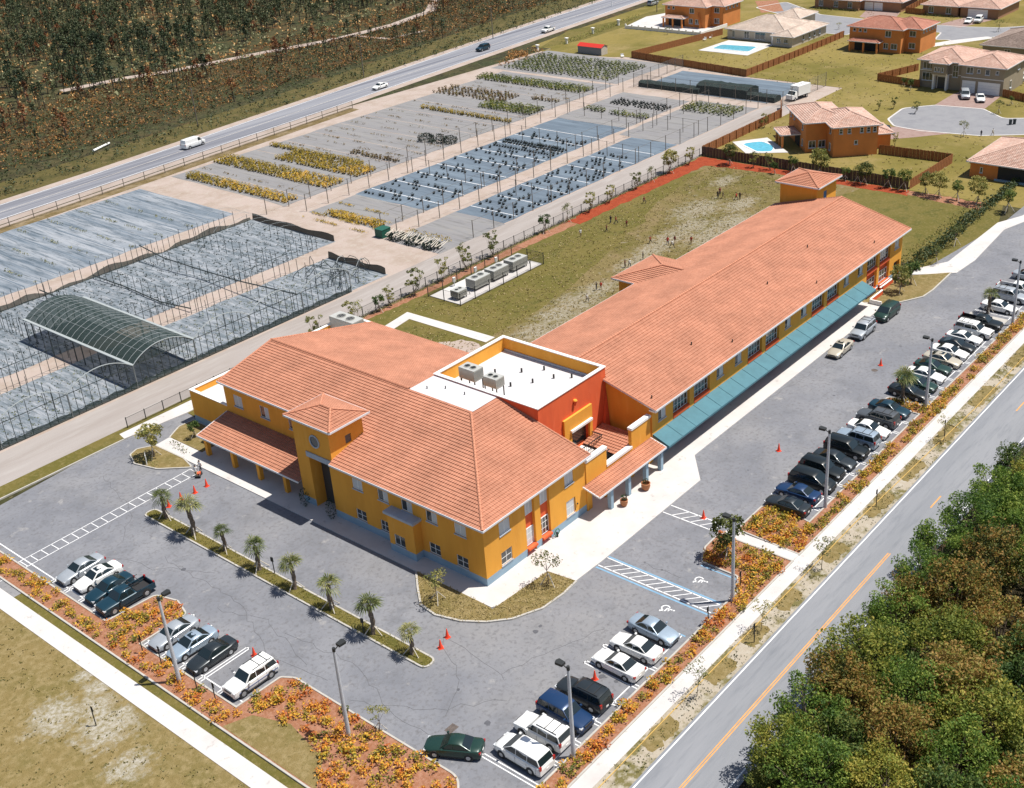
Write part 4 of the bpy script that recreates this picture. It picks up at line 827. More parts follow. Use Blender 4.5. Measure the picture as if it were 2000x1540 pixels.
def car_parts(kind, col, extras=''):
    k = KIND[kind]; root = None; out = {}; pm = PT_[col]
    b = MB(); rows = []
    for (x, w_, zt, zl) in k['body']:
        half = [(w_*.93, zl), (w_, zl+.16), (w_*1.005, (zl+zt)/2+.05), (w_*.97, zt-.07), (w_*.86, zt), (w_*.4, zt+.03)]
        rows.append([(x, y, z) for y, z in half]+[(x, 0, zt+.035)]+[(x, -y, z) for y, z in half[::-1]])
    b.grid([r[::-1] for r in rows], pm)
    b.face(rows[0], pm); b.face(rows[-1][::-1], pm)
    x0, z0, xf, xr, x1, z1, zr = k['cab']; W = k['W']; wb = W*.90; wt = W*.70 if kind not in ('van', 'suv', 'minivan') else W*.80
    # cabin shell, rounded roof
    st = [(x0, z0-.02, wb), (xf, zr-.03, wt), (xf-.25, zr+.01, wt+.01), ((xf+xr)/2, zr+.03, wt+.015), (xr+.2, zr+.0, wt+.01), (xr, zr-.03, wt), (x1, z1-.02, wb*.97)]
    rr = []
    for i, (x, z, w_) in enumerate(st):
        top = [(w_, z-.05 if 0 < i < 6 else z), (w_*.9, z if 0 < i < 6 else z), (0, z+(.03 if 1 < i < 5 else 0))]
        rr.append([(x, y, zz) for y, zz in top]+[(x, -y, zz) for y, zz in top[:2][::-1]])
    b.grid([r[::-1] for r in rr], pm)
    for sgn in (1, -1):
        pl = [(x0, sgn*wb, z0-.02)]+[(x, sgn*w_, z-.05) for x, z, w_ in st[1:-1]]+[(x1, sgn*wb*.97, z1-.02)]
        c = ((xf+xr)/2, sgn*wb, (z0+z1)/2-.02)
        for i in range(len(pl)-1): t = [c, pl[i], pl[i+1]]; b.face(t if sgn < 0 else t[::-1], pm)
    if kind == 'pickup':
        xb0, xb1 = -.75, -2.72; h = 1.06; w_ = .95
        b.box(xb1, -w_, .45, xb0, -w_+.09, h, pm); b.box(xb1, w_-.09, .45, xb0, w_, h, pm); b.box(xb1, -w_+.09, .45, xb1+.08, w_-.09, h, pm); b.box(xb0-.06, -w_+.09, .45, xb0-.001, w_-.09, h, pm)
        b.box(xb1+.08, -w_+.09, .45, xb0-.06, w_-.09, .6, TRIM); b.box(xb1-.14, -w_+.06, .4, xb1, w_-.06, .56, CHR)
    # shut lines and skirt
    for xx in [k['win'][0][0]+.18]+[w_[1]-.03 for w_ in k['win']]:
        for sgn in (1, -1): b.box(xx-.008, sgn*(W+.006), .34, xx+.008, sgn*(W+.0125), k['body'][3][2]-.12, TRIM)
    b.box(k['axles'][1]+.45, -W-.004, .2, k['axles'][0]-.45, W+.004, .3, TRIM)
    if 'stripe' in extras:
        for sgn in (1, -1): b.box(-2.2, sgn*(W+.006), .62, 1.9, sgn*(W+.014), .72, mat('door stripe', (.12, .16, .3), .5))
    out['body'] = b
    # glass
    def lerp3(a, c, t): return tuple(a[i]+(c[i]-a[i])*t for i in range(3))
    b = MB(); y0, y1 = wb*.93, wt*.93; o = .012
    def gl(xa, za, xc, zc, ya, yc, s):
        dx, dz = xc-xa, zc-za; n = Vector((-dz, 0, dx)) if s > 0 else Vector((dz, 0, -dx)); n.normalize(); n = n*(-1 if n.z < 0 else 1)*.02
        p = [(xa, -ya, za), (xa, ya, za), (xc, yc, zc), (xc, -yc, zc)]
        return [tuple(Vector(q)+n) for q in p]
    t0, t1 = .08, .93
    A = (x0+(xf-x0)*t0, z0+(zr-.03-z0)*t0); B2 = (x0+(xf-x0)*t1, z0+(zr-.03-z0)*t1)
    b.face(gl(A[0], A[1], B2[0], B2[1], y0, y1, 1), CG); out['windscreen'] = b
    if kind != 'van':
        b = MB(); A = (x1+(xr-x1)*.12, z1+(zr-.03-z1)*.12); B2 = (x1+(xr-x1)*.9, z1+(zr-.03-z1)*.9)
        b.face(gl(A[0], A[1], B2[0], B2[1], y0*.97, y1, -1)[::-1], CG); out['rear_window'] = b
    def side(xa, xb, s):
        zb = (z0+z1)/2+.05; zt = zr-.12
        def yy(z): t = (z-(z0+z1)/2)/(zr-.05-(z0+z1)/2); return wb+(wt-wb)*t+.012
        def fx(x, z):  # keep inside the sloping pillars
            tf = (z-z0)/(zr-.03-z0); xm = x0+(xf-x0)*tf-.1; tr = (z-z1)/(zr-.03-z1); xn = x1+(xr-x1)*tr+.1
            return max(min(x, xm), xn)
        p = [(fx(xa, zb), s*yy(zb), zb), (fx(xb, zb), s*yy(zb), zb), (fx(xb, zt), s*yy(zt), zt), (fx(xa, zt), s*yy(zt), zt)]
        q = MB(); q.face(p if s > 0 else p[::-1], CG); return q
    n = 0
    for wi in k['win']:
        xa, xb = wi
        if wi is k['win'][0]: xa = x0
        if wi is k['win'][-1] and kind != 'van': xb = x1
        for s in (1, -1): out['side_window.%d' % n] = side(xa, xb, s); n += 1
    r = k['r']; n = 0
    for ax in k['axles']:
        for s in (1, -1):
            b = MB(); b.tube((ax, s*(W-.21), r), (ax, s*(W+.02), r), r, r, M['rubber'], 18)
            ar = MB(); ar.tube((ax, s*(W-.08), r+.02), (ax, s*(W+.009), r+.02), r+.065, r+.065, TRIM, 18)
            rim = MB(); rim.tube((ax, s*(W+.01), r), (ax, s*(W+.03), r), r*.62, r*.55, M['rim'], 12)
            for q in range(5):
                a = 2*math.pi*q/5; rim.box(ax-.001, 0, 0, ax, .001, .001, M['rim']) if False else None
            out['wheel.%d' % n] = (b, rim, ar); n += 1
    fx_ = k['body'][1][0]; zt = k['body'][1][2]; hw = k['body'][1][1]
    for i, s in enumerate((1, -1)):
        b = MB(); b.box(fx_-.14, s*(hw-.26), zt-.17, fx_+.075, s*(hw+.012), zt-.03, LH); out['headlight.%d' % i] = b
        b = MB(); xr_ = k['body'][-1][0] if kind != 'pickup' else -2.74; zz = (.82 if kind in ('sedan', 'coupe') else .98)
        b.box(xr_-.012, s*(W-.26), zz-.12, xr_+.13, s*(W-.05), zz+(.07 if kind in ('sedan', 'coupe') else .22), LT); out['tail_light.%d' % i] = b
        b = MB(); b.box(x0-.35, s*(W+.01), z0+.02, x0-.2, s*(W+.19), z0+.16, pm); out['mirror.%d' % i] = b
    b = MB(); b.box(fx_+.02, -hw*.5, zt-.2, fx_+.125, hw*.5, zt-.06, TRIM); b.box(k['body'][0][0]-.1, -hw*.75, k['body'][0][3]+.02, k['body'][0][0]+.02, hw*.75, k['body'][0][3]+.12, TRIM); out['grille'] = b
    xr_ = k['body'][-1][0] if kind != 'pickup' else -2.86
    b = MB(); b.box(xr_-.02, -.16, .52, xr_+.02, .16, .66, M['white']); out['number_plate'] = b
    if 'rack' in extras:
        b = MB()
        for s in (1, -1): b.box(-1.9, s*wt*.86-.02, zr+.05, .1, s*wt*.86+.02, zr+.1, TRIM)
        for x in (-1.5, -.7): b.box(x-.02, -wt*.86, zr+.06, x+.02, wt*.86, zr+.1, TRIM)
        out['roof_rack'] = b
    if 'sunroof' in extras: b = MB(); b.box((xf+xr)/2-.1, -.36, zr+.02, (xf+xr)/2+.42, .36, zr+.045, CG); out['sunroof'] = b
    return out
def car(kind, col, x, y, rz, label, group=None, extras='', z=.03):
    key = (kind, col, extras)
    names = {'suv': 'suv', 'sedan': 'sedan_car', 'coupe': 'coupe_car', 'minivan': 'minivan', 'pickup': 'pickup_truck', 'van': 'cargo_van'}
    if key not in CARS:
        root = empty(names[kind], (x, y, z), rz, label, {'suv': 'suv', 'sedan': 'car', 'coupe': 'car', 'minivan': 'minivan', 'pickup': 'pickup truck', 'van': 'van'}[kind], group)
        for nm, mb in car_parts(kind, col, extras).items():
            base = nm.split('.')[0]
            if base == 'wheel':
                o = mb[2].build('wheel', root); mb[0].build('tyre', o, smooth=False); mb[1].build('rim', o)
            else: o = mb.build(base, root, smooth=(base == 'body'))
            if base == 'body':
                o.data.set_sharp_from_angle(angle=R(42))
        CARS[key] = root; return root
    r = copy_tree(CARS[key], (x, y, z), rz, label, group)
    if group is None and 'group' in r: del r['group']
    return r
UP, DN, LE, RI = R(90), R(-90), R(180), 0.0
GA = 'cars parked nose to the roadside bed'
rowA = [('sedan', 'dgrey', 27.3, UP, 'charcoal sedan at the near end of the long roadside row, beside the crossing path', 'sunroof'),
 ('sedan', 'blue', 29.95, UP, 'dark blue sedan second from the near end of the long roadside row', ''),
 ('minivan', 'black', 32.7, DN, 'black minivan between the dark blue sedan and a black suv in the roadside row', ''),
 ('suv', 'black', 35.3, DN, 'black suv beside the black minivan, fourth in the long roadside row', ''),
 ('sedan', 'dgrey', 37.95, DN, 'charcoal sedan between two black suvs in the long roadside row', ''),
 ('suv', 'black', 40.6, DN, 'black suv parked between a charcoal sedan and the pale blue suv', ''),
 ('suv', 'lblue', 43.3, UP, 'pale silver-blue suv backed in beside a black suv', 'rack'),
 ('sedan', 'white', 46.0, DN, 'white sedan between the pale blue suv and the dark suv with roof rack', ''),
 ('suv', 'grey', 48.7, UP, 'grey suv with roof rack two stalls short of the bed with the palm', 'rack'),
 ('sedan', 'teal', 51.5, DN, 'dark teal sedan parked beside the planted gap with the palm', ''),
 ('sedan', 'black', 56.6, DN, 'black sedan just past the palm and lamp post in the roadside row', ''),
 ('sedan', 'green', 59.15, DN, 'dark green sedan next to the black sedan past the palm', ''),
 ('sedan', 'white', 61.7, DN, 'white sedan between the two dark green cars past the palm', ''),
 ('coupe', 'green', 64.2, DN, 'dark green coupe beside the white sedan in the far half of the row', ''),
 ('sedan', 'beige', 66.8, DN, 'beige sedan with sunroof in the far half of the roadside row', 'sunroof'),
 ('sedan', 'white', 69.2, DN, 'white sedan between the beige sedan and a black coupe', ''),
 ('coupe', 'black', 71.7, DN, 'black coupe between two white cars in the far half of the row', ''),
 ('coupe', 'white', 74.2, DN, 'white coupe between the black coupe and the white suv', ''),
 ('suv', 'white', 76.8, DN, 'white suv beside the dark pickup truck in the roadside row', 'rack'),
 ('pickup', 'black', 79.6, DN, 'black pickup truck in the stall before the concrete parking island', ''),
 ('sedan', 'white', 85.9, DN, 'white sedan just past the concrete parking island', ''),
 ('suv', 'silver', 90.0, DN, 'silver suv near the right edge of the photo in the roadside row', 'rack'),
 ('pickup', 'white', 92.8, DN, 'white pickup truck beside the silver suv near the right edge', ''),
 ('sedan', 'silver', 98.5, DN, 'silver sedan farthest off in the roadside row, at the right edge', '')]
for kd, c, x, a, lb, ex in rowA: car(kd, c, x+rnd.uniform(-.08, .08), -16.6+rnd.uniform(-.18, .18), a+R(rnd.uniform(-1.2, 1.2)), lb, GA, ex)
GB = 'cars parked in the near roadside bays'
for kd, c, x, a, lb, ex in [('sedan', 'lblue', 3.35, DN, 'silver-blue sedan beside the painted disabled bay', ''), ('sedan', 'white', .55, UP, 'white sedan backed in next to the silver-blue sedan', ''), ('sedan', 'white', -2.15, UP, 'white sedan with an empty bay and a cone to its left', ''),
  ('suv', 'dgrey', -6.75, UP, 'charcoal suv with roof rack beside the orange cone at the near roadside bays', 'rack'), ('suv', 'blue', -9.4, DN, 'dark blue suv behind the near lamp post', ''), ('suv', 'white', -12.0, UP, 'white suv with roof rack next to the dark blue suv', 'rack'), ('minivan', 'white', -14.7, UP, 'white minivan at the bottom edge beside the white suv', '')]:
    car(kd, c, x, -16.75+rnd.uniform(-.15, .15), a+R(rnd.uniform(-1.5, 1.5)), lb, GB, ex)
car('sedan', 'green', -17.3, -11.9, R(118), 'dark green sedan at the bottom edge crossing the car park corner')
GC = 'cars parked along the front bed'
for kd, c, x, y, lb, ex in [('pickup', 'teal', -21.5, 27.1, 'dark teal pickup truck beside the curved end of the front bed', 'rack2'), ('sedan', 'teal', -21.6, 29.7, 'dark teal sedan beside the teal pickup truck', ''), ('sedan', 'white', -21.2, 32.3, 'white sedan beside the dark teal sedan at the left edge', 'sunroof'), ('sedan', 'silver', -21.5, 34.9, 'silver sedan farthest left in the front row', ''),
  ('sedan', 'silver', -22.0, 18.6, 'silver sedan under the leaning lamp post, next to the bed', ''), ('sedan', 'lblue', -21.9, 15.95, 'pale silver-blue sedan with sunroof between silver and charcoal sedans', 'sunroof'), ('sedan', 'dgrey', -21.8, 13.2, 'charcoal sedan on the right of three sedans in the front row', ''), ('suv', 'white', -21.7, 7.85, 'white suv with lettered stripe and roof rack behind an orange cone', 'rackstripe')]:
    car(kd, c, x, y, LE+R(rnd.uniform(-1.5, 1.5)), lb, GC, ex)
for kd, c, x, lb, ex in [('sedan', 'beige', 62.9, 'beige sedan parked at the kerb beside the long wing', 'sunroof'), ('suv', 'silver', 69.4, 'silver suv at the kerb between the beige sedan and the green minivan', 'rack'), ('minivan', 'green', 76.2, 'dark green minivan at the kerb at the end of the awning', '')]:
    car(kd, c, x, -4.7 if x < 76 else -4.9, LE+R(rnd.uniform(-2, 2)), lb, 'cars along the kerb of the long wing', ex)
GH = 'vehicles driving on the highway'; ha = math.atan2(.0745, 1)
def H(px, py): p = P(px, py, .7); return p.x, p.y
for kd, c, px, py, a, lb in [('van', 'white', 377, 281, ha, 'white cargo van on the highway at the left'), ('sedan', 'white', 742, 168, ha+math.pi, 'white sedan on the highway behind the nursery'), ('suv', 'teal', 943, 94, ha+math.pi, 'dark teal suv on the highway between the white sedan and white pickup'), ('pickup', 'white', 1070, 58, ha+.05+math.pi, 'white pickup truck on the highway above the small red roofed shed'), ('suv', 'silver', 1275, 6, ha, 'silver suv on the highway at the top edge beside the orange house')]:
    car(kd, c, *H(px, py), a, lb, GH, z=.02)
GS = 'cars parked in the housing estate'
for kd, c, px, py, a, lb in [('minivan', 'silver', 1885, 185, R(205), 'silver minivan on the left of the pink driveway of the brown house'), ('sedan', 'white', 1915, 191, R(205), 'white sedan on the right of the pink driveway of the brown house'), ('suv', 'black', 1722, 259, R(180), 'black suv half hidden behind the orange house by the cul-de-sac'), ('sedan', 'white', 1892, 40, R(190), 'white sedan at the upper right driveway beside the white suv'), ('suv', 'white', 1911, 39, R(190), 'white suv on the upper right driveway'), ('suv', 'white', 1995, 152, R(180), 'white suv at the right edge beyond the brown house'), ('suv', 'dgrey', 1708, 5, R(200), 'charcoal suv at the top edge beside a brick driveway')]:
    car(kd, c, *H(px, py), a, lb, GS, z=.03)
# white box truck in the nursery
bt = empty('box_truck', (*P(1558, 186, .8)[:2], .02), R(172), 'white box truck at the far end of the nursery lane', 'truck')
b = MB(); b.box(-3.2, -1.15, .95, 1.3, 1.15, 3.1, PT_['white']); b.build('cargo_box', bt); b = MB()
b.prism([(1.4, -1.0), (2.6, -1.0), (3.2, -.9), (3.2, .9), (2.6, 1.0), (1.4, 1.0)], .45, 1.35, PT_['white']); b.face([(1.4, -1, 1.35), (2.55, -1, 1.35), (2.05, -.9, 2.1), (1.4, -.9, 2.1)], PT_['white']); b.face([(1.4, 1, 1.35), (1.4, .9, 2.1), (2.05, .9, 2.1), (2.55, 1, 1.35)], PT_['white']); b.face([(1.4, -.9, 2.1), (2.05, -.9, 2.1), (2.05, .9, 2.1), (1.4, .9, 2.1)], PT_['white']); b.box(-3.1, -.5, .5, 1.4, .5, .9, TRIM); b.build('cab', bt)
b = MB(); b.face([(2.56, -.95, 1.37), (2.56, .95, 1.37), (2.08, .86, 2.06), (2.08, -.86, 2.06)], CG); b.build('windscreen', bt)
for ax in (2.3, -2.0):
    for s in (1, -1): b = MB(); b.tube((ax, s*.75, .42), (ax, s*1.04, .42), .42, .42, M['rubber'], 16); wl = b.build('wheel', bt); b = MB(); b.tube((ax, s*1.03, .42), (ax, s*1.06, .42), .22, .2, M['rim'], 10); b.build('rim', wl)
# ---------------------------------------------------------------- lamps, cones, signs, air handlers
LC = None
def lamp(x, y, rz, label, h=9.0):
    global LC
    if LC is None:
        r = empty('parking_lamp_post', (x, y, .08), rz, label, 'lamp post', 'lamp posts of the car park')
        b = MB(); b.tube((0, 0, 0), (0, 0, h), .19, .11, M['pole'], 12); b.build('pole', r, smooth=False)
        b = MB(); b.tube((0, 0, h-.25), (.5, 0, h-.02), .05, .05, M['black'], 8); b.tube((0, 0, h-.3), (0, 0, h+.05), .13, .13, M['black'], 10); b.build('arm', r)
        b = MB(); b.prism([(.42, -.22), (1.05, -.28), (1.15, 0), (1.05, .28), (.42, .22)], h-.1, h+.12, M['black']); hd = b.build('lamp_head', r)
        b = MB(); b.box(.5, -.18, h-.125, 1.0, .18, h-.103, LH); b.build('lens', hd); LC = r; return r
    return copy_tree(LC, (x, y, .08), rz, label)
for x, y, a, lb in [(-25.3, 13.2, 0, 'lamp post between the pavement and the silver sedans in the front bed'), (-21.1, -3.8, 0, 'lamp post in the wide front bed near the bottom of the picture'), (-12.3, -19.9, UP, 'lamp post in front of the dark blue suv at the bottom'), (11.3, -19.9, UP, 'lamp post beside the disabled bays and the small tree'), (29.7, -19.7, UP, 'lamp post behind the first cars of the long row'), (54.6, -19.7, UP, 'lamp post by the palm halfway along the row'), (82.3, -19.8, UP, 'lamp post beside the concrete parking island')]:
    lamp(x, y, a, lb)
CC = None
def cone(x, y, label):
    global CC
    if CC is None:
        r = empty('traffic_cone', (x, y, .035), 0, label, 'traffic cone', 'orange traffic cones')
        b = MB(); b.prism([(-.24, -.24), (.24, -.24), (.24, .24), (-.24, .24)], 0, .04, M['cone']); b.build('base', r)
        b = MB(); b.tube((0, 0, .04), (0, 0, .95), .19, .035, M['cone'], 14); b.build('body', r, smooth=True); CC = r; return
    copy_tree(CC, (x, y, .035), rnd.uniform(0, 1.5), label)
for px, py, lb in [(404, 950, 'orange cone nearest the two people at the crossing'), (381, 963, 'second orange cone from the front walk in the line of four'), (354, 976, 'third orange cone of the line, behind the palm crown'), (330, 990, 'orange cone nearest the left end of the palm island'), (874, 1245, 'orange cone nearer the corner lawn, one of a pair'), (861, 1266, 'orange cone nearer the island tip, one of a pair'), (497, 1281, 'orange cone behind the white suv'), (1162, 1327, 'orange cone in the empty bay beside the white sedan'), (1521, 881, 'orange cone in the lane beside the first parked cars'), (1720, 714, 'orange cone in the lane near the manhole'), (1374, 1012, 'orange cone on the far zebra walk beside the small tree')]:
    p = P(px, py, .04); cone(p.x, p.y, lb)
SC = None
def sign_post(x, y, rz, label, h=2.0, tall=False):
    global SC
    if SC is None:
        r = empty('parking_sign', (x, y, .03), rz, label, 'sign', 'small signs on dark posts')
        b = MB(); b.box(-.035, -.035, 0, .035, .035, h, M['black']); b.build('post', r)
        b = MB(); b.box(-.16, -.05, h-.5, .16, -.036, h+.02, M['black']); s = b.build('sign_panel', r)
        SC = r; return
    copy_tree(SC, (x, y, .03), rz, label)
for px, py, a, lb in [(280, 1277, 0, 'dark sign post in the bed before the silver sedan'), (316, 1299, 0, 'dark sign post in the bed before the silver-blue sedan'), (385, 1347, 0, 'dark sign post in the bed at the empty bay'), (422, 1371, 0, 'dark sign post in the bed before the white suv'), (1383, 1222, UP, 'dark sign post at the disabled bay beside the silver-blue sedan'), (1446, 1152, UP, 'dark sign post at the disabled bay by the curved bed'), (1473, 1255, UP, 'dark post on the sandy verge beside the lowest sapling but one'), (1711, 990, UP, 'dark post on the sandy verge opposite the road dashes'), (1844, 852, UP, 'dark post on the sandy verge beside a thin sapling'), (537, 1122, R(200), 'dark sign post on the palm island between two palms'), (188, 1418, 0, 'thin dark post in the sandy grass at the lower left'), (712, 1243, R(200), 'dark sign post on the palm island beside a broad palm')]:
    p = P(px, py); sign_post(p.x, p.y, a+R(90), lb)
# small white sign on the driveway island
ws = empty('white_sign', (*P(287, 905, .13)[:2], .13), R(60), 'small white notice board on the driveway island', 'sign')
b = MB(); b.box(-.5, -.03, .5, .5, .03, 1.25, M['white']); b.build('panel', ws); b = MB(); b.box(-.5, -.05, 0, -.42, .05, .5, M['white']); b.build('post', ws); b = MB(); b.box(.42, -.05, 0, .5, .05, .5, M['white']); b.build('post', ws)
def fan(mb, x, y, z, r):
    mb.tube((x, y, z), (x, y, z+.05), r, r, M['acgrey'], 18); mb.tube((x, y, z+.051), (x, y, z+.06), r*.86, r*.86, M['acdark'], 18)
    for a in range(0, 360, 90): c, s = math.cos(R(a+20)), math.sin(R(a+20)); mb.box(x+c*r*.4-.12, y+s*r*.4-.12, z+.062, x+c*r*.4+.12, y+s*r*.4+.12, z+.066, M['black'])
    mb.tube((x, y, z+.06), (x, y, z+.09), .08, .08, M['black'], 8)
def air_handler(x, y, z, L, W, H, legs, label, rz=0, group=None, light=False, coils=True):
    r = empty('air_conditioner', (x, y, z), rz, label, 'air conditioner', group); g = M['acgrey']; top = M['actop']
    b = MB(); b.box(-L/2, -W/2, legs, L/2, W/2, legs+H, g, top)
    for i in range(int(L/.16)): b.box(-L/2+.1+i*.16, -W/2-.02, legs+.12, -L/2+.14+i*.16, -W/2, legs+H-.12, M['acdark']); 
    for i in range(int(W/.16)): b.box(-L/2-.02, -W/2+.1+i*.16, legs+.12, -L/2, -W/2+.14+i*.16, legs+H-.12, M['acdark'])
    b.build('cabinet', r)
    for s in (-1, 1): f = MB(); fan(f, s*L*.19, .05, legs+H, min(W*.36, L*.18)); f.build('fan', r)
    b = MB()
    for sx in (-1, 1):
        for sy in (-1, 1): b.box(sx*L*.44-.05, sy*W*.42-.05, 0, sx*L*.44+.05, sy*W*.42+.05, legs, M['black'])
        b.box(sx*L*.44-.04, -W*.42, legs-.1, sx*L*.44+.04, W*.42, legs-.002, M['black'])
    b.build('stand', r)
    b = MB(); b.path([(L/2, -W*.3, legs+.2), (L/2+.7, -W*.3, legs+.2), (L/2+.9, -W*.3, 0)], .05, M['black']); b.build('pipe', r)
    return r
for x, y, rz, lb in ((17.9, 17.3, 90, 'larger air conditioner with two fans near the yellow parapet on the white roof'), (17.9, 14.0, 90, 'smaller air conditioner with two fans on the white roof')):
    air_handler(x, y, FZ, 2.3 if y > 15 else 1.9, 1.5 if y > 15 else 1.35, 1.3 if y > 15 else 1.1, 1.35, lb, R(90), 'air conditioners on the white roof')
air_handler(27.6, 49.2, 3.55, 4.6, 2.0, 1.8, .3, 'large air conditioner behind the parapet of the low annex', R(90))
for (px, py, L, W_, H_, lb) in ((897, 582, 1.9, 1.6, 1.0, 'small air conditioner at the near end of the fenced pad'), (935, 560, 3.4, 2.0, 1.35, 'second air conditioner from the near end of the fenced pad'), (971, 542, 3.4, 2.0, 1.35, 'third air conditioner from the near end of the fenced pad'), (1008, 524, 3.4, 2.0, 1.35, 'air conditioner at the far end of the fenced pad')):
    p = P(px, py, .15); air_handler(p.x, p.y, .15, L, W_, H_, .4, lb, 0, 'air conditioners on the fenced pad')
for x in (52.6, 57.4, 62.2):
    r = empty('control_box', (x, 53.6, .15), 0, {52.6: 'grey control box on the pad nearest the small air conditioner', 57.4: 'grey control box in the middle of the pad', 62.2: 'grey control box at the far end of the pad'}[x], 'control box', 'control boxes on the pad')
    b = MB(); b.box(-.25, -.12, .7, .25, .12, 1.4, M['acgrey'], M['trimw']); b.build('cabinet', r); b = MB(); b.box(-.05, -.05, 0, .05, .05, .7, M['metal']); b.build('post', r)
def metal_fence(name, pts, h, label, step=2.4, mesh=None, post=None, r_=.045, cat='fence', rails=2, netop=.25, z=0.0):
    """post and rail fence, each post a part"""
    root = empty(name, (*pts[0][:2], z), 0, label, cat); base = Vector((*pts[0][:2], 0)); pm = post or M['black']; first = None
    rl = MB(); nt_ = MB()
    for i in range(len(pts)-1):
        a = Vector((*pts[i][:2], 0))-base; c = Vector((*pts[i+1][:2], 0))-base; n = max(1, round((c-a).length/step))
        for k in range(n+(1 if i == len(pts)-2 else 0)):
            p = a.lerp(c, k/n)
            if first is None: q = MB(); q.box(-r_, -r_, 0, r_, r_, h+.08, pm); first = q.build('post', root); first.location = p
            else:
                o = first.copy(); COL.objects.link(o); o.parent = root; o.location = p
        for j in range(rails):
            zz = h-.03 if j == 0 else .15+(h-.2)*(rails-1-j)/max(1, rails-1)*.0
            rl.bar(a+Vector((0, 0, zz)), c+Vector((0, 0, zz)), .035, .035, pm)
        if mesh:
            nt_.face([a+Vector((0, 0, .1)), c+Vector((0, 0, .1)), c+Vector((0, 0, h)), a+Vector((0, 0, h))], mesh)
    rl.build('rail', root)
    if mesh: nt_.build('mesh_panel', root)
    return root
M['chain'] = net_mat('black chain link', (.02, .02, .02), .16); M['chaing'] = net_mat('grey chain link', (.25, .25, .24), .14)
metal_fence('chain_link_fence', [(-1.6, 57.4), (40, 57.5), (84, 57.5), (127.3, 57.6)], 1.5, 'long low black chain link fence between the school and the nursery lane', 2.6, M['chain'])
metal_fence('equipment_fence', [(47.7, 47.8), (66.8, 47.8), (66.8, 54.4), (47.7, 54.4), (47.7, 47.8)], 1.9, 'black mesh fence round the air conditioner pad', 3.1, M['chain'])
# pots, shrubs and fittings by the doors
def pot(x, y, label, h=.75, r=.42, c=None, z=.12):
    root = empty('plant_pot', (x, y, z), 0, label, 'plant pot'); tc = c or mat('terracotta', (.42, .17, .07), .8, var=.1, scale=3)
    prof = [(.55, 0), (.8, .2), (1.0, .55), (.92, .8), (1.02, .9), (1.02, 1), (.85, 1), (.85, .85)]
    b = MB(); b.grid([[(r*a*math.cos(t*math.pi/7), r*a*math.sin(t*math.pi/7), h*q) for t in range(14)] for a, q in prof], tc, closed=True); b.build('pot', root, smooth=True)
    return root
pot_a = pot(18.4, -2.6, 'terracotta pot under the near end of the porch roof'); pot_b = pot(22.2, -2.7, 'larger terracotta pot under the porch roof beside the awning', .85, .5)
hr_ = empty('hose_reel', (10.1, -.35, .12), 0, 'dark green hose reel against the blue plinth', 'hose reel')
b = MB(); n = 16
for k in range(n): a0, a1 = 2*math.pi*k/n, 2*math.pi*(k+1)/n; b.tube((.36*math.cos(a0), 0, .55+.36*math.sin(a0)), (.36*math.cos(a1), 0, .55+.36*math.sin(a1)), .05, .05, mat('hose', (.02, .16, .08), .5) if k == 0 else bpy.data.materials['hose'], 6, caps=False)
b.build('hose', hr_); b = MB(); b.box(-.06, -.1, 0, .06, .1, .55, M['black']); b.build('bracket', hr_)
# ---------------------------------------------------------------- people
def sk_mesh(name, chains, mats, parent):
    """one continuous skinned body from joint chains [(points, radii)]"""
    bm = bmesh.new(); lay = bm.verts.layers.skin.verify(); seen = {}
    def v(p, r):
        k = tuple(round(c, 4) for c in p)
        if k not in seen: q = bm.verts.new(p); q[lay].radius = (r, r); seen[k] = q
        return seen[k]
    first = None
    for pts, rad in chains:
        pr = None
        for p, r in zip(pts, rad):
            q = v(p, r)
            if first is None: first = q
            if pr is not None and pr is not q and not bm.edges.get((pr, q)): bm.edges.new((pr, q))
            pr = q
    first[lay].use_root = True
    me = bpy.data.meshes.new(name+'_rig'); bm.to_mesh(me); bm.free(); o = bpy.data.objects.new(name+'_rig', me); COL.objects.link(o)
    o.modifiers.new('s', 'SKIN').use_smooth_shade = True; sd = o.modifiers.new('u', 'SUBSURF'); sd.levels = sd.render_levels = 1
    dg = bpy.context.evaluated_depsgraph_get(); ev = o.evaluated_get(dg); m2 = bpy.data.meshes.new_from_object(ev); m2.name = name
    bpy.data.objects.remove(o); bpy.data.meshes.remove(me)
    m2.materials.clear()
    for m in mats: m2.materials.append(m)
    q = bpy.data.objects.new(name, m2); COL.objects.link(q); q.parent = parent
    CHILDREN.setdefault(parent.name, []).append(q); return q
SKIN = mat('skin', (.32, .17, .10), .6); HAIR = mat('dark hair', (.02, .015, .012), .8)
CL = {k: mat(k+' cloth', c, .85) for k, c in {'white': (.75, .75, .73), 'red': (.5, .05, .03), 'navy': (.02, .03, .07), 'khaki': (.33, .25, .14), 'dark': (.03, .03, .035), 'maroon': (.22, .03, .03), 'yellow': (.6, .4, .05)}.items()}
BODY = {}
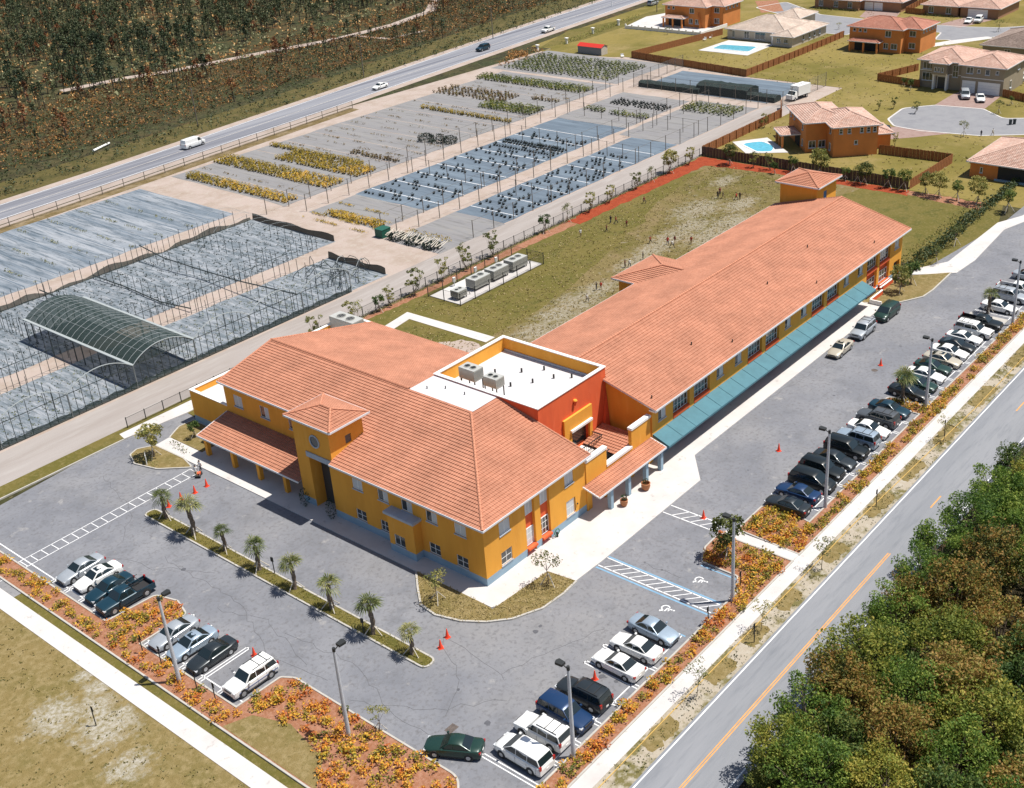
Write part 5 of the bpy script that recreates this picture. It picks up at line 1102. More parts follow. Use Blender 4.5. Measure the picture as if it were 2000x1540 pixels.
def person(x, y, rz, h, pose, shirt, trousers, label, group=None, z=0.02):
    r = empty('person', (x, y, z), rz, label, 'person', group)
    if pose not in BODY:
        st = {'stand': (.0, .0, .04), 'walk': (.22, -.18, .12), 'run': (.34, -.32, .22)}[pose]
        hip = (0, 0, .50); lf, lb_, arm = st
        def leg(s, fx): return [(0, 0, .52), (fx*.15, s*.055, .485), (fx*.55+.02, s*.058, .27), (fx, s*.058, .045), (fx+.075, s*.06, .02)]
        def armc(s, ax): return [(0, 0, .775), (0, s*.105, .79), (-ax*.35, s*.135, .64), (ax*.3+.03, s*.14, .52), (ax*.45+.07, s*.135, .485)]
        ch = [([(0, 0, .52), (.0, 0, .62), (.005, 0, .70), (.0, 0, .775), (.005, 0, .83), (.01, 0, .875), (.012, 0, .93), (.01, 0, .965)], [.078, .072, .082, .078, .03, .045, .058, .04])]
        for s, f in ((1, lf), (-1, lb_)): ch.append((leg(s, f), [.078, .058, .04, .024, .02]))
        for s, a in ((1, -arm), (-1, arm)): ch.append((armc(s, a), [.078, .036, .026, .019, .015]))
        o = sk_mesh('body', ch, [SKIN], r); cl = {}
        # clothing: shells over the body, cut from the same surface
        def shell(nm, test, off):
            src = o.data; b = MB(); vs = [v.co+v.normal*off for v in src.vertices]
            used = {}
            for f in src.polygons:
                if test(f.center): b.f.append(tuple(used.setdefault(i, len(used)) for i in f.vertices)); b.m.append(0); b.uv += [(0, 0)]*len(f.vertices)
            b.v = [vs[i] for i in used]; b.mats = [CL['white']]; return b
        BODY[pose] = (o, shell('shirt', lambda c: .50 < c.z < .815 and abs(c.y) < .14 and not (abs(c.y) > .1 and c.z < .62), .007), shell('trousers', lambda c: .07 < c.z < .53 and abs(c.y) < .12, .006), shell('hair', lambda c: c.z > .925 or (c.z > .86 and c.x < -.005), .008))
    else:
        o = BODY[pose][0].copy(); COL.objects.link(o); o.parent = r
    for nm, k, m in (('shirt', 1, CL[shirt]), ('trousers', 2, CL[trousers]), ('hair', 3, HAIR)):
        mb = BODY[pose][k]; mb.mats = [m]; mb.build(nm, r, smooth=True)
    r.scale = (h, h, h); return r
pl = [(1134, 463, 'stand', 'white', 'khaki', 1.5, 'person in white standing alone at the left of the field'), (1185, 453, 'walk', 'maroon', 'navy', 1.3, 'person in maroon and navy, lowest of the group of four'), (1193, 436, 'walk', 'dark', 'navy', 1.45, 'person in dark clothes walking beside a person in red'), (1203, 437, 'run', 'red', 'navy', 1.4, 'person in red running beside a person in dark clothes'), (1224, 444, 'stand', 'maroon', 'khaki', 1.35, 'person in maroon and khaki at the right of the group of four'),
 (1258, 398, 'walk', 'maroon', 'dark', 1.4, 'person walking alone near the red mulch strip'), (1402, 388, 'walk', 'dark', 'navy', 1.45, 'person on the left of three at the far end of the field'), (1406, 381, 'stand', 'maroon', 'dark', 1.5, 'person at the back of three at the far end of the field'), (1412, 388, 'walk', 'dark', 'khaki', 1.35, 'person on the right of three at the far end of the field'), (1438, 391, 'walk', 'red', 'dark', 1.4, 'person in red on the left of the far pair'), (1445, 390, 'stand', 'dark', 'dark', 1.45, 'person in dark clothes on the right of the far pair'),
 (1270, 476, 'run', 'red', 'dark', 1.4, 'person in red running left of the bare patch'), (1304, 478, 'walk', 'red', 'navy', 1.45, 'person in red beside two others on the bare patch'), (1318, 476, 'run', 'maroon', 'khaki', 1.4, 'person running on the right of the three on the bare patch'), (1313, 484, 'run', 'white', 'dark', 1.4, 'person in white in front of the three on the bare patch'), (1350, 477, 'walk', 'red', 'khaki', 1.4, 'person in red near the edge of the wing roof'), (1256, 508, 'stand', 'dark', 'dark', 1.45, 'person in dark clothes just beyond the small hipped roof'),
 (1221, 523, 'stand', 'maroon', 'dark', 1.4, 'person on the left of the pair beside the small hipped roof'), (1230, 522, 'walk', 'white', 'navy', 1.35, 'person in white on the right of the pair beside the small hipped roof'), (1165, 567, 'stand', 'dark', 'navy', 1.4, 'person in navy on the left of a pair near the stair porch'), (1174, 566, 'walk', 'red', 'khaki', 1.35, 'person in red on the right of a pair near the stair porch'), (1147, 590, 'walk', 'white', 'dark', 1.4, 'person in white on the stony ground behind the wing')]
for px, py, ps_, sh, trs, h, lb in pl:
    p = P(px, py, .03); person(p.x, p.y, rnd.uniform(0, 6.28), h, ps_, sh, trs, lb, 'people on the school field', .02)
for px, py, ps_, sh, trs, h, lb, a in [(393, 922, 'walk', 'white', 'dark', 1.6, 'person in a white shirt and dark trousers standing behind the trolley', 200), (384, 930, 'walk', 'white', 'khaki', 1.55, 'person in white leaning to the trolley at the zebra walk', 230), (1765, 538, 'stand', 'white', 'dark', 1.6, 'person in white at the far door of the wing', 90), (1754, 553, 'walk', 'white', 'navy', 1.55, 'person in white and navy outside the far wing window', 20), (1748, 556, 'stand', 'dark', 'navy', 1.55, 'person in dark clothes outside the far wing window', 60),
    (1916, 266, 'stand', 'navy', 'dark', 1.3, 'person in navy sitting out by the cul-de-sac kerb', 0), (1939, 264, 'walk', 'white', 'khaki', 1.4, 'person in white by the cul-de-sac kerb', 60)]:
    p = P(px, py, .1); person(p.x, p.y, R(a), h, ps_, sh, trs, lb, None, .12 if px < 1900 and px > 390 else .035)
# trolley pushed by the two people
tr_ = empty('hand_trolley', (*P(389, 931)[:2], .035), R(40), 'low hand trolley at the end of the zebra walk', 'trolley')
b = MB(); b.box(-.5, -.3, .22, .5, .3, .28, M['black']); b.build('platform', tr_); b = MB(); b.path([(-.5, -.28, .28), (-.6, -.28, 1.0), (-.6, .28, 1.0), (-.5, .28, .28)], .025, M['metal']); b.build('handle', tr_)
for sx in (-.4, .4):
    for sy in (-.25, .25): b = MB(); b.tube((sx, sy-.03, .11), (sx, sy+.03, .11), .11, .11, M['rubber'], 12); b.build('wheel', tr_)
b = MB(); b.box(-.25, -.2, .281, .25, .2, .5, M['red']); tag(b.build('crate', None, False, (*P(389, 931)[:2], .035), R(40)), 'small red crate on the hand trolley', 'crate')
# ---------------------------------------------------------------- vegetation
def C3(*l): return [tuple(c) for c in l]
LM = {
 'croton': leaf_mat('croton leaves', C3((.09, .11, .02), (.30, .24, .03), (.60, .38, .045), (.66, .30, .04), (.45, .12, .03)), .15),
 'palm': leaf_mat('palm leaves', C3((.05, .075, .02), (.14, .17, .05), (.34, .32, .13)), .25),
 'small': leaf_mat('small tree leaves', C3((.06, .08, .02), (.18, .20, .05), (.46, .40, .13)), .3),
 'hedge': leaf_mat('hedge leaves', C3((.012, .03, .014), (.03, .055, .02), (.08, .10, .03)), .1),
 'wgreen': leaf_mat('woodland green', C3((.05, .11, .02), (.16, .25, .04), (.40, .45, .09)), .42),
 'wyel': leaf_mat('woodland yellow green', C3((.08, .13, .025), (.26, .29, .05), (.52, .43, .09)), .42),
 'wbrown': leaf_mat('woodland russet', C3((.06, .08, .02), (.19, .18, .04), (.40, .21, .06), (.22, .25, .05), (.44, .28, .09)), .42),
 'wdark': leaf_mat('woodland dark', C3((.03, .07, .018), (.09, .15, .035), (.25, .26, .06)), .4),
 'pine': leaf_mat('pine needles', C3((.016, .032, .016), (.045, .07, .03), (.12, .13, .06)), .15),
 'scorch': leaf_mat('scorched needles', C3((.05, .022, .010), (.16, .060, .022), (.30, .13, .05)), .1),
 'brush': leaf_mat('dead brush', C3((.05, .035, .018), (.26, .12, .035), (.54, .27, .08), (.66, .44, .20)), .15),
 'brushg': leaf_mat('green brush', C3((.03, .045, .02), (.09, .11, .04), (.30, .29, .15)), .1),
 'gold': leaf_mat('golden nursery leaves', C3((.24, .19, .03), (.58, .40, .05), (.74, .46, .09)), .2),
 'ngreen': leaf_mat('nursery green leaves', C3((.035, .06, .015), (.13, .16, .03), (.34, .32, .07)), .15),
 'nbrown': leaf_mat('nursery brown leaves', C3((.10, .07, .02), (.22, .13, .04), (.20, .17, .05)), .15),
 'ndark': leaf_mat('dark nursery leaves', C3((.008, .014, .012), (.014, .024, .018), (.03, .045, .03)), .05),
}
def rsph(rg):
    while True:
        v = Vector((rg.uniform(-1, 1), rg.uniform(-1, 1), rg.uniform(-1, 1)))
        if .02 < v.length < 1: return v
def leaf(mb, p, s, m, rg, up=.5):
    n = (rsph(rg).normalized()+Vector((0, 0, up))).normalized(); a = n.orthogonal().normalized(); a.rotate(Matrix.Rotation(rg.uniform(0, 6.28), 3, n)); b = n.cross(a)
    l = s*rg.uniform(.7, 1.2); w_ = l*.55
    mb.face([p-a*l*.5, p+b*w_*.5+n*l*.08, p+a*l*.5, p-b*w_*.5+n*l*.08], m)
def clump(mb, c, r, n, s, m, rg, flat=1.0, up=.5):
    for _ in range(n):
        v = rsph(rg); v = v.normalized()*(v.length**.45)*r; v.z *= flat; leaf(mb, c+v, s, m, rg, up)
def make_tree(name, label, cat, h, cr, base, leafm, n_clump, n_leaf, ls, seed, tr=.16, bark=None, stakes=False, lean=0, flat=.75, group=None, cl_r=.38, bare=0, multi=1):
    rg = random.Random(seed); root = empty(name, (0, 0, 0), 0, label, cat, group); bk = bark or M['bark']
    t = MB(); c = MB(); tips = []; cz = (h+base)/2
    for s_ in range(multi):
        o = Vector((rg.uniform(-.12, .12), rg.uniform(-.12, .12), 0))*(multi > 1); ang = rg.uniform(0, 6.28); sp = (.25 if multi > 1 else .06)*h
        p = [o, o+Vector((math.cos(ang)*sp*.3+lean*.3, math.sin(ang)*sp*.3, base*.55)), o+Vector((math.cos(ang)*sp*.7+lean*.7, math.sin(ang)*sp*.7, base)), o+Vector((math.cos(ang)*sp+lean, math.sin(ang)*sp, base+(h-base)*.5))]
        t.path(p, [tr, tr*.8, tr*.62, tr*.3], bk, 6)
        for k in range(max(3, n_clump//(3*multi))):
            a = rg.uniform(0, 6.28); r = cr*rg.uniform(.45, .85); q = Vector((p[3].x*.6+math.cos(a)*r, p[3].y*.6+math.sin(a)*r, base+(h-base)*rg.uniform(.25, .85)))
            m_ = p[2].lerp(q, .5)+Vector((0, 0, .15*h*rg.uniform(0, 1)*.4)); t.path([p[2], m_, q], [tr*.42, tr*.26, tr*.1], bk, 4); tips.append(q)
    if stakes:
        for a in (20, 140, 260): t.tube((math.cos(R(a))*.85, math.sin(R(a))*.85, 0), (0, 0, 1.25), .045, .04, M['stake'], 5)
    t.build('trunk', root)
    cen = Vector((lean*.7, 0, cz))
    for k in range(n_clump):
        if k < len(tips) and rg.random() < .8: q = tips[k]
        else:
            v = rsph(rg); v = v.normalized()*(.55+.45*rg.random()); q = cen+Vector((v.x*cr, v.y*cr, v.z*(h-base)/2))
        clump(c, q, cr*cl_r*rg.uniform(.7, 1.25), n_leaf, ls, leafm, rg, flat)
    if n_clump: c.build('crown', root)
    return root
def place(proto, used, x, y, label, rz=None, sc=1.0, z=0.0, group=None):
    """the first call moves the prototype itself, later calls copy it"""
    rz = rnd.uniform(0, 6.28) if rz is None else rz
    if proto.name not in used:
        used.add(proto.name); proto.location = (x, y, z); proto.rotation_euler = (0, 0, rz); proto.scale = (sc,)*3; proto['label'] = label
        if group: proto['group'] = group
        return proto
    return copy_tree(proto, (x, y, z), rz, label, group, sc)
USED = set()
# palms -------------------------------------------------------------------
def make_palm(seed, h, nf=22, fl=1.25):
    rg = random.Random(seed); root = empty('palm_tree', (0, 0, 0), 0, 'palm', 'palm tree', 'palms of the car park')
    t = MB(); n = 9; pts = [Vector((.06*math.sin(i*.7+seed), .05*math.cos(i*.9), h*i/n)) for i in range(n+1)]
    for i in range(n): t.tube(pts[i], pts[i+1], .2 if i % 2 else .24, .25 if i % 2 else .19, M['bark'], 8, caps=False)
    for a in (30, 150, 270): t.tube((math.cos(R(a))*1.0, math.sin(R(a))*.8, 0), (0, 0, 1.15), .05, .045, M['stake'], 5)
    t.build('trunk', root); c = MB()
    for k in range(nf):
        a = 6.283*k/nf*2.4+rg.uniform(-.2, .2); el = R(rg.uniform(-30, 75)); d = Vector((math.cos(a)*math.cos(el), math.sin(a)*math.cos(el), math.sin(el))); o = pts[-1]+Vector((0, 0, .05)); st = .45*rg.uniform(.8, 1.2); q = o+d*st+Vector((0, 0, -.05))
        c.tube(o, q, .02, .015, LM['palm'], 3, caps=False)
        sd = d.cross(Vector((0, 0, 1))).normalized(); u = sd.cross(d).normalized()
        for j in range(9):
            b_ = R(-78+156*j/8); L = fl*rg.uniform(.75, 1.05)*(.75+.25*math.cos(b_)); dd = (d*math.cos(b_)+sd*math.sin(b_)); m_ = q+dd*L*.6+u*.03; e = q+dd*L+Vector((0, 0, -.28*L)); w_ = dd.cross(u).normalized()*.045
            c.face([q, m_+w_, e, m_-w_], LM['palm'])
    c.build('fronds', root); return root
pa = make_palm(1, 2.6, 20, 1.0); pb = make_palm(2, 3.2, 26, 1.25)
for i, (px, py, k, sc, lb) in enumerate([(325, 1012, 0, 1.0, 'palm at the left tip of the island, beside the row of cones'), (380, 1045, 1, 1.1, 'tall palm second from the left on the island'), (441, 1076, 0, .85, 'small palm third from the left on the island'), (507, 1112, 0, 1.05, 'palm fourth from the left on the island, opposite the tower'), (577, 1150, 1, .92, 'palm fifth from the left on the island, beside a sign post'), (648, 1190, 0, 1.05, 'palm third from the right end of the island'), (730, 1238, 1, 1.0, 'broad palm second from the right end of the island'), (806, 1278, 0, .9, 'small palm at the right tip of the island'), (1762, 787, 1, 1.05, 'palm growing in the planted gap of the long row of cars'), (1930, 612, 0, 1.0, 'palm on the concrete parking island')]):
    p = P(px, py, .1); place((pa, pb)[k], USED, p.x, p.y, lb, sc=sc, z=.1)
# small trees ---------------------------------------------------------------
def loc(px, py, z=.05): p = P(px, py, z); return p.x, p.y
tA = make_tree('small_tree', 'x', 'tree', 3.6, 1.25, 1.5, LM['small'], 16, 26, .20, 11, .06, stakes=True, group='young staked trees', cl_r=.3)
tB = make_tree('small_tree', 'x', 'tree', 4.6, 1.5, 1.5, LM['small'], 30, 44, .3, 12, .08, stakes=True, group='young staked trees', cl_r=.32)
tC = make_tree('small_tree', 'x', 'tree', 3.4, 1.0, 1.2, LM['wdark'], 18, 34, .27, 13, .07, stakes=True, group='young staked trees', cl_r=.36)
tD = make_tree('sapling', 'x', 'tree', 3.6, 1.05, 1.5, LM['small'], 16, 20, .17, 14, .035, group='thin verge saplings', cl_r=.34)
tE = make_tree('small_tree', 'x', 'tree', 3.8, 1.1, 1.0, LM['small'], 18, 26, .29, 15, .05, group='young trees along the fence', cl_r=.28, multi=3)
for px, py, t, sc, lb in [(856, 1176, tA, .95, 'small staked tree on the corner lawn in front of the shaded facade'), (1072, 1142, tA, 1.0, 'small staked tree at the right end of the corner lawn'), (1421, 1092, tB, 1.05, 'leafy tree in the curved bed beside the lamp post'), (302, 893, tB, .95, 'round leafy tree on the driveway island'), (382, 856, tC, .7, 'low dark tree by the annex wall and the front path'),
    (1757, 572, tB, .9, 'bushy staked tree on the lawn by the end of the wing'), (1779, 556, tC, 1.1, 'taller staked tree behind the bushy one at the wing end'), (1828, 516, tA, .8, 'small staked tree on the grass inside the far pavement'), (1866, 480, tA, .95, 'staked tree beside the far hedge and pavement'), (1968, 415, tC, 1.25, 'dense dark tree at the far end of the east hedge'), (742, 1428, tA, .7, 'thin pale tree at the edge of the front bed near the bottom')]:
    x, y = loc(px, py); place(t, USED, x, y, lb, sc=sc, z=.1)
for px, py, sc, lb in [(1361, 1360, 1.0, 'verge sapling nearest the bottom of the road'), (1486, 1232, .95, 'verge sapling second from the bottom of the road'), (1604, 1113, 1.05, 'verge sapling opposite the crossing path'), (1843, 862, .9, 'verge sapling farthest up the road'), (700, 626, .9, 'sapling at the rear corner of the annex'), (1740, 985-40, .01, '')]:
    if not lb: continue
    x, y = loc(px, py); place(tD, USED, x, y, lb, sc=sc, z=.02)
nl = ['behind the annex roof', 'just past the annex', 'left of the garden path', 'bare one above the garden path', 'left of the air conditioner pad', 'behind the small air conditioner', 'behind the middle air conditioners', 'behind the far end of the pad', 'above the person in white', 'opposite the blue cloth', 'above the group of four people', 'above the running person', 'next along the red mulch', 'beside the tall bush on the red mulch', 'tall bushy one at the far red mulch', 'last before the timber fence corner']
for i, (px, py, t, sc) in enumerate([(612, 668, tE, 1.0), (692, 640, tE, .95), (738, 608, tC, .85), (757, 595, tE, .8), (800, 575, tE, 1.1), (850, 545, tE, .95), (907, 525, tE, 1.1), (962, 502, tE, 1.1), (1052, 452, tC, 1.0), (1090, 430, tA, .9), (1138, 412, tE, .95), (1172, 392, tE, .85), (1228, 366, tE, .9), (1252, 352, tA, .8), (1290, 335, tB, 1.0), (1326, 318, tE, .9)]):
    x, y = loc(px, py); y = 56.6; x = x+(0 if i else 0)
    place(t, USED, x, y, 'young fence tree '+nl[i], sc=sc, z=.03, group='young trees along the fence')
el_ = ['left of the pool terrace', 'in front of the pool', 'right of the pool', 'below the porch of the orange house', 'tall yellowish one in front of the orange house', 'in front of the corner of the orange house', 'dark one before the orange house wall', 'left of the stair tower roof', 'right of the stair tower roof', 'dark one by the fence gap', 'bushy one before the open yard', 'near the zigzag fence end', 'dark round one on the pink mulch', 'pale one right of the pink mulch', 'rightmost of the line']
for i, (px, py, t, sc) in enumerate([(1425, 322, tB, .9), (1470, 328, tE, .8), (1505, 332, tE, .85), (1550, 335, tC, .95), (1612, 338, tB, 1.15), (1655, 350, tC, .8), (1682, 352, tA, .9), (1512, 340, tC, .7), (1688, 360, tB, .9), (1735, 366, tC, 1.1), (1765, 372, tC, 1.2), (1808, 378, tB, .85), (1832, 385, tB, 1.0), (1868, 392, tC, 1.1), (1908, 398, tB, 1.05)]):
    x, y = loc(px, py); place(t, USED, min(x, 127.0), y, 'tree along the far school fence, '+el_[i], sc=sc, z=.03, group='trees along the far school fence')
yl = ['small bare tree between the cul-de-sac and the brown house', 'bent bare tree on the lawn left of the cul-de-sac', 'small tree at the left rim of the cul-de-sac', 'bare tree beside the black suv lawn', 'little tree at the near rim of the cul-de-sac', 'tree right of the pink driveway', 'small tree in front of the brown house', 'tree by the brown house corner fence', 'tree beside the timber fence of the orange house', 'small tree near the upper right driveway', 'street tree left of the big orange house road', 'little tree in the yard of the red roofed shed', 'tree beside the pink driveway far right']
for i, (px, py, t, sc) in enumerate([(1786, 222, tE, .7), (1745, 212, tE, .7), (1715, 215, tE, .6), (1748, 286, tE, .7), (1882, 266, tA, .85), (1950, 222, tA, .8), (1778, 176, tC, .8), (1765, 168, tC, .6), (1492, 250, tE, .8), (1950, 62, tA, .9), (1638, 58, tA, .55), (1304, 68, tA, .6), (1975, 205, tC, .6)]):
    x, y = loc(px, py); place(t, USED, x, y, yl[i], sc=sc, z=.02, group='garden trees of the estate')
# hedges ----------------------------------------------------------------------
def hedge(pts, wd, h, label, m, dens=9, ls=.2, name='hedge', kind='hedge', z=0):
    label = ' '.join(label.split()[:16])
    rg = random.Random(len(label)*7+int(pts[0][0])); b = MB()
    for i in range(len(pts)-1):
        a = Vector((*pts[i], 0)); c = Vector((*pts[i+1], 0)); L = (c-a).length; d = (c-a).normalized(); nn = Vector((-d.y, d.x, 0)); u = 0
        while u < L:
            hh = h*rg.uniform(.7, 1.15); clump(b, a+d*u+nn*rg.uniform(-.25, .25)*wd+Vector((0, 0, hh*.5)), wd*.55, dens, ls, m, rg, hh/wd*.9); u += wd*.42
    o = b.build(name); o.location.z = z; return tag(o, label, None, None, 'stuff') if name == 'shrub_border' else tag(o, label, kind)
hedge([(18, 57.1), (84, 57.1)], .8, .8, 'low ragged hedge along the chain link fence beside the garden path', LM['hedge'])
hedge([(84, 57.1), (122, 57.15)], .8, .85, 'low ragged hedge between the red mulch and the chain link fence', LM['hedge'])
hedge([(91.5, -1.2), (100, -.9), (112, -.5), (127, -.2)], 1.8, 1.8, 'dense dark hedge along the east lawn up to the far fence', LM['hedge'], 44, .42)
hedge([(127, -.2), (142, .2)], 1.4, 1.3, 'dark hedge continuing right towards the far house', LM['hedge'], 36, .42)
hedge([(93, .4), (100, .8), (112, 1.2), (122, 1.6)], 2.6, 1.1, 'loose yellow green shrubs on the field side of the dark hedge', LM['small'], 18, .34, 'shrub_border', 'shrubs')
hedge([*[tuple(v) for v in ((200, 149.5), (228, 152), (242, 153))]], 1.6, 1.4, 'green hedge between the highway grass and the far garden', LM['ngreen'], 12, .35)
hedge([(-1.2, 46), (-.6, 49.5)], .9, .5, 'low mixed plants on the front lawn beside the annex', LM['small'], 10, .2, 'shrub_border', 'shrubs', .12)
hedge([(-4.9, 46.5), (-5.0, 50.6)], .8, .45, 'low green plants on the driveway island', LM['small'], 10, .18, 'shrub_border', 'shrubs', .12)
# potted plants at the entrance
def bush(x, y, r, h, m, label, n=120, ls=.2, z=.12, name='shrub', cat='shrub', group=None):
    rg = random.Random(int(x*13+y*7)); b = MB(); clump(b, Vector((0, 0, h*.5)), r, n, ls, m, rg, h/r*.5); return tag(b.build(name, None, False, (x, y, z)), label, cat, group)
for x, y, h, lb in ((-.7, 25.4, 2.3, 'tall dark clipped shrub left of the entrance tower opening'), (-.7, 21.2, 2.5, 'tall dark clipped shrub right of the entrance tower opening')):
    bush(x, y, .55, h, LM['hedge'], lb, 260, .16)
for q, lb in ((pot_a, 'green plant in the near terracotta pot'), (pot_b, 'green plant in the larger terracotta pot')):
    bush(q.location.x, q.location.y, .35, .7, LM['hedge'], lb, 60, .2, .12+.7)
# croton beds ---------------------------------------------------------------------
def inside(poly, x, y):
    c = False; n = len(poly)
    for i in range(n):
        x1, y1 = poly[i]; x2, y2 = poly[i-1]
        if (y1 > y) != (y2 > y) and x < (x2-x1)*(y-y1)/(y2-y1)+x1: c = not c
    return c
def edge_d(poly, x, y):
    d = 9e9; p = Vector((x, y))
    for i in range(len(poly)):
        a = Vector(poly[i]); c = Vector(poly[i-1]); ab = c-a; t = max(0, min(1, (p-a).dot(ab)/max(1e-9, ab.length_squared))); d = min(d, (p-a-ab*t).length)
    return d
def bush_mesh(seed, r, h, n, ls, m, up=.6):
    rg = random.Random(seed); b = MB()
    for k in range(5):
        a = rg.uniform(0, 6.28); clump(b, Vector((math.cos(a)*r*.45, math.sin(a)*r*.45, h*rg.uniform(.3, .6))), r*.62, n//5, ls, m, rg, h/r*.55, up)
    return b
def populate(pos, variants, name, label, cat, group, kmax=300, stuff_label=None, z=.08, pot=None, smin=.8, smax=1.2, sname=None):
    """the kmax nearest as things sharing mesh data, the rest one stuff object"""
    pos = sorted(pos, key=lambda p: (Vector((p[0], p[1], 0))-CAM_LOC).length)
    me = []
    for i, mb in enumerate(variants):
        if i < len(pos): o = mb.build(name, None); me.append(o.data); bpy.data.objects.remove(o)
    rest = MB(); rest.mats = []
    for i, p in enumerate(pos):
        x, y = p[:2]; k = i % len(variants); a = rnd.uniform(0, 6.28); s = rnd.uniform(smin, smax)
        if i < kmax:
            o = bpy.data.objects.new(name, me[k]); COL.objects.link(o); o.location = (x, y, z); o.rotation_euler = (0, 0, a); o.scale = (s, s, s); tag(o, label(x, y) if callable(label) else label, cat, group)
        else:
            src = variants[k]; T = Matrix.Translation((x, y, z)) @ Matrix.Rotation(a, 4, 'Z') @ Matrix.Scale(s, 4); n = len(rest.v)
            mp = [rest.mi(m) for m in src.mats]
            rest.v += [T @ v for v in src.v]; rest.f += [tuple(j+n for j in f) for f in src.f]; rest.m += [mp[j] for j in src.m]; rest.uv += src.uv
    if rest.v: tag(rest.build(sname or name+'s'), stuff_label or 'farther plants of the same kind', None, None, 'stuff')
def croton_label(x, y):
    k = 'orange yellow croton shrub '
    if x < -17.5:
        if y > 40: return k+'at the far left of the front bed, beyond the parked cars'
        if y > 26: return k+'in the front bed before the teal cars'
        if y > 20.3: return k+'in the rounded part of the front bed beside the pickup truck'
        if x < -24.3: return k+('in the narrow front bed before the three sedans' if y > 11 else ('in the narrow front bed before the white suv' if y > 6.4 else 'in the wide front bed along the pavement'))
        return k+('in the wide front bed right of the white suv' if y > -1 else 'in the wide front bed around the right lamp post')
    if x < 12.5: return k+('in the narrow strip before the near white vans' if x < -8 else ('in the narrow strip behind the white and silver sedans' if x < 5 else 'in the strip at the disabled bays'))
    if x < 19.8: return k+'in the three-cornered bed around the small leafy tree'
    if x < 27: return k+'in the bed between the crossing path and the first charcoal sedan'
    return k+('in the strip behind the black cars of the long row' if x < 41 else ('in the strip from the pale blue suv to the palm' if x < 56 else 'in the far strip beyond the palm'))
pos = []
for bi, bp_ in enumerate(beds):
    xs = [p[0] for p in bp_]; ys = [p[1] for p in bp_]; st = (.96, .80, .80)[bi]; x = min(xs)
    while x < min(max(xs), 112):
        y = min(ys)
        while y < min(max(ys), 62):
            qx, qy = x+rnd.uniform(-.4, .4), y+rnd.uniform(-.4, .4)
            if inside(bp_, qx, qy) and edge_d(bp_, qx, qy) > .36 and not (bi == 0 and inside([(-26.6, -6), (-24, -4), (-23, 1.2), (-24.2, 4.6), (-26.6, 5.6)], qx, qy)) and rnd.random() > (.12 if bi == 0 else .02)+(.3 if bi and qx % 31 < 2.4 else 0): pos.append((qx, qy))
            y += st
        x += st
populate(pos, [bush_mesh(30+i, .62, .62, 64, .25, LM['croton'], .9) for i in range(5)], 'croton_shrub', croton_label, 'shrub', 'croton shrubs in the mulch beds', 300, 'far croton shrubs of the long roadside bed', .09, sname='croton_shrubs')
# grass tufts on the lawns and verge: loose blades give the ground some relief
def tufts(name, poly, n, m, s, z, label, skip=()):
    xs = [p[0] for p in poly]; ys = [p[1] for p in poly]; b = MB(); k = 0; rg = random.Random(n)
    while k < n:
        x, y = rg.uniform(min(xs), max(xs)), rg.uniform(min(ys), max(ys))
        if any(inside(q, x, y) for q in skip): continue
        if inside(poly, x, y):
            for _ in range(3): leaf(b, Vector((x+rg.uniform(-.2, .2), y+rg.uniform(-.2, .2), z+s*.25)), s, m, rg, .2)
            k += 1
    tag(b.build(name), label, None, None, 'stuff')
LM['straw'] = leaf_mat('straw grass', C3((.12, .11, .03), (.28, .22, .08), (.45, .36, .18)), .1)
LM['tuft'] = leaf_mat('green tufts', C3((.05, .06, .015), (.13, .13, .03), (.26, .22, .07)), .1)
tufts('lawn_grass', cl, 900, LM['straw'], .16, .14, 'straw coloured grass of the corner lawn')
tufts('island_grass', isl, 700, LM['tuft'], .15, .14, 'grass of the palm island')
tufts('verge_weeds', [(-29, -25), (100, -25), (100, -23), (-29, -23)], 700, LM['tuft'], .17, .01, 'weeds on the sandy verge')
tufts('corner_weeds', [(-60, -20), (-29.5, -20), (-29.5, 60), (-60, 60)], 2200, LM['straw'], .22, .01, 'grass beyond the front pavement')
tufts('field_weeds', [(30, 22), (90, 22), (124, 26), (124, 52), (30, 55)], 6500, LM['straw'], .24, .02, 'worn grass tufts of the school field', ([(29, 48.6), (43.2, 50.5), (43.2, 36), (39.6, 36), (39.6, 49), (29, 48.6)], [(29, 48.5), (43, 48.5), (43, 54), (29, 54)], [(39.6, 35), (43.2, 35), (43.2, 54), (39.6, 54)], [(47, 47), (67.5, 47), (67.5, 55), (47, 55)]))
ESK = []
if 0: tufts('estate_weeds', [(128, 0), (280, 0), (280, 120), (190, 110), (186, 58), (128, 57)], 5000, LM['straw'], .4, .02, 'grass tufts of the estate lawns')
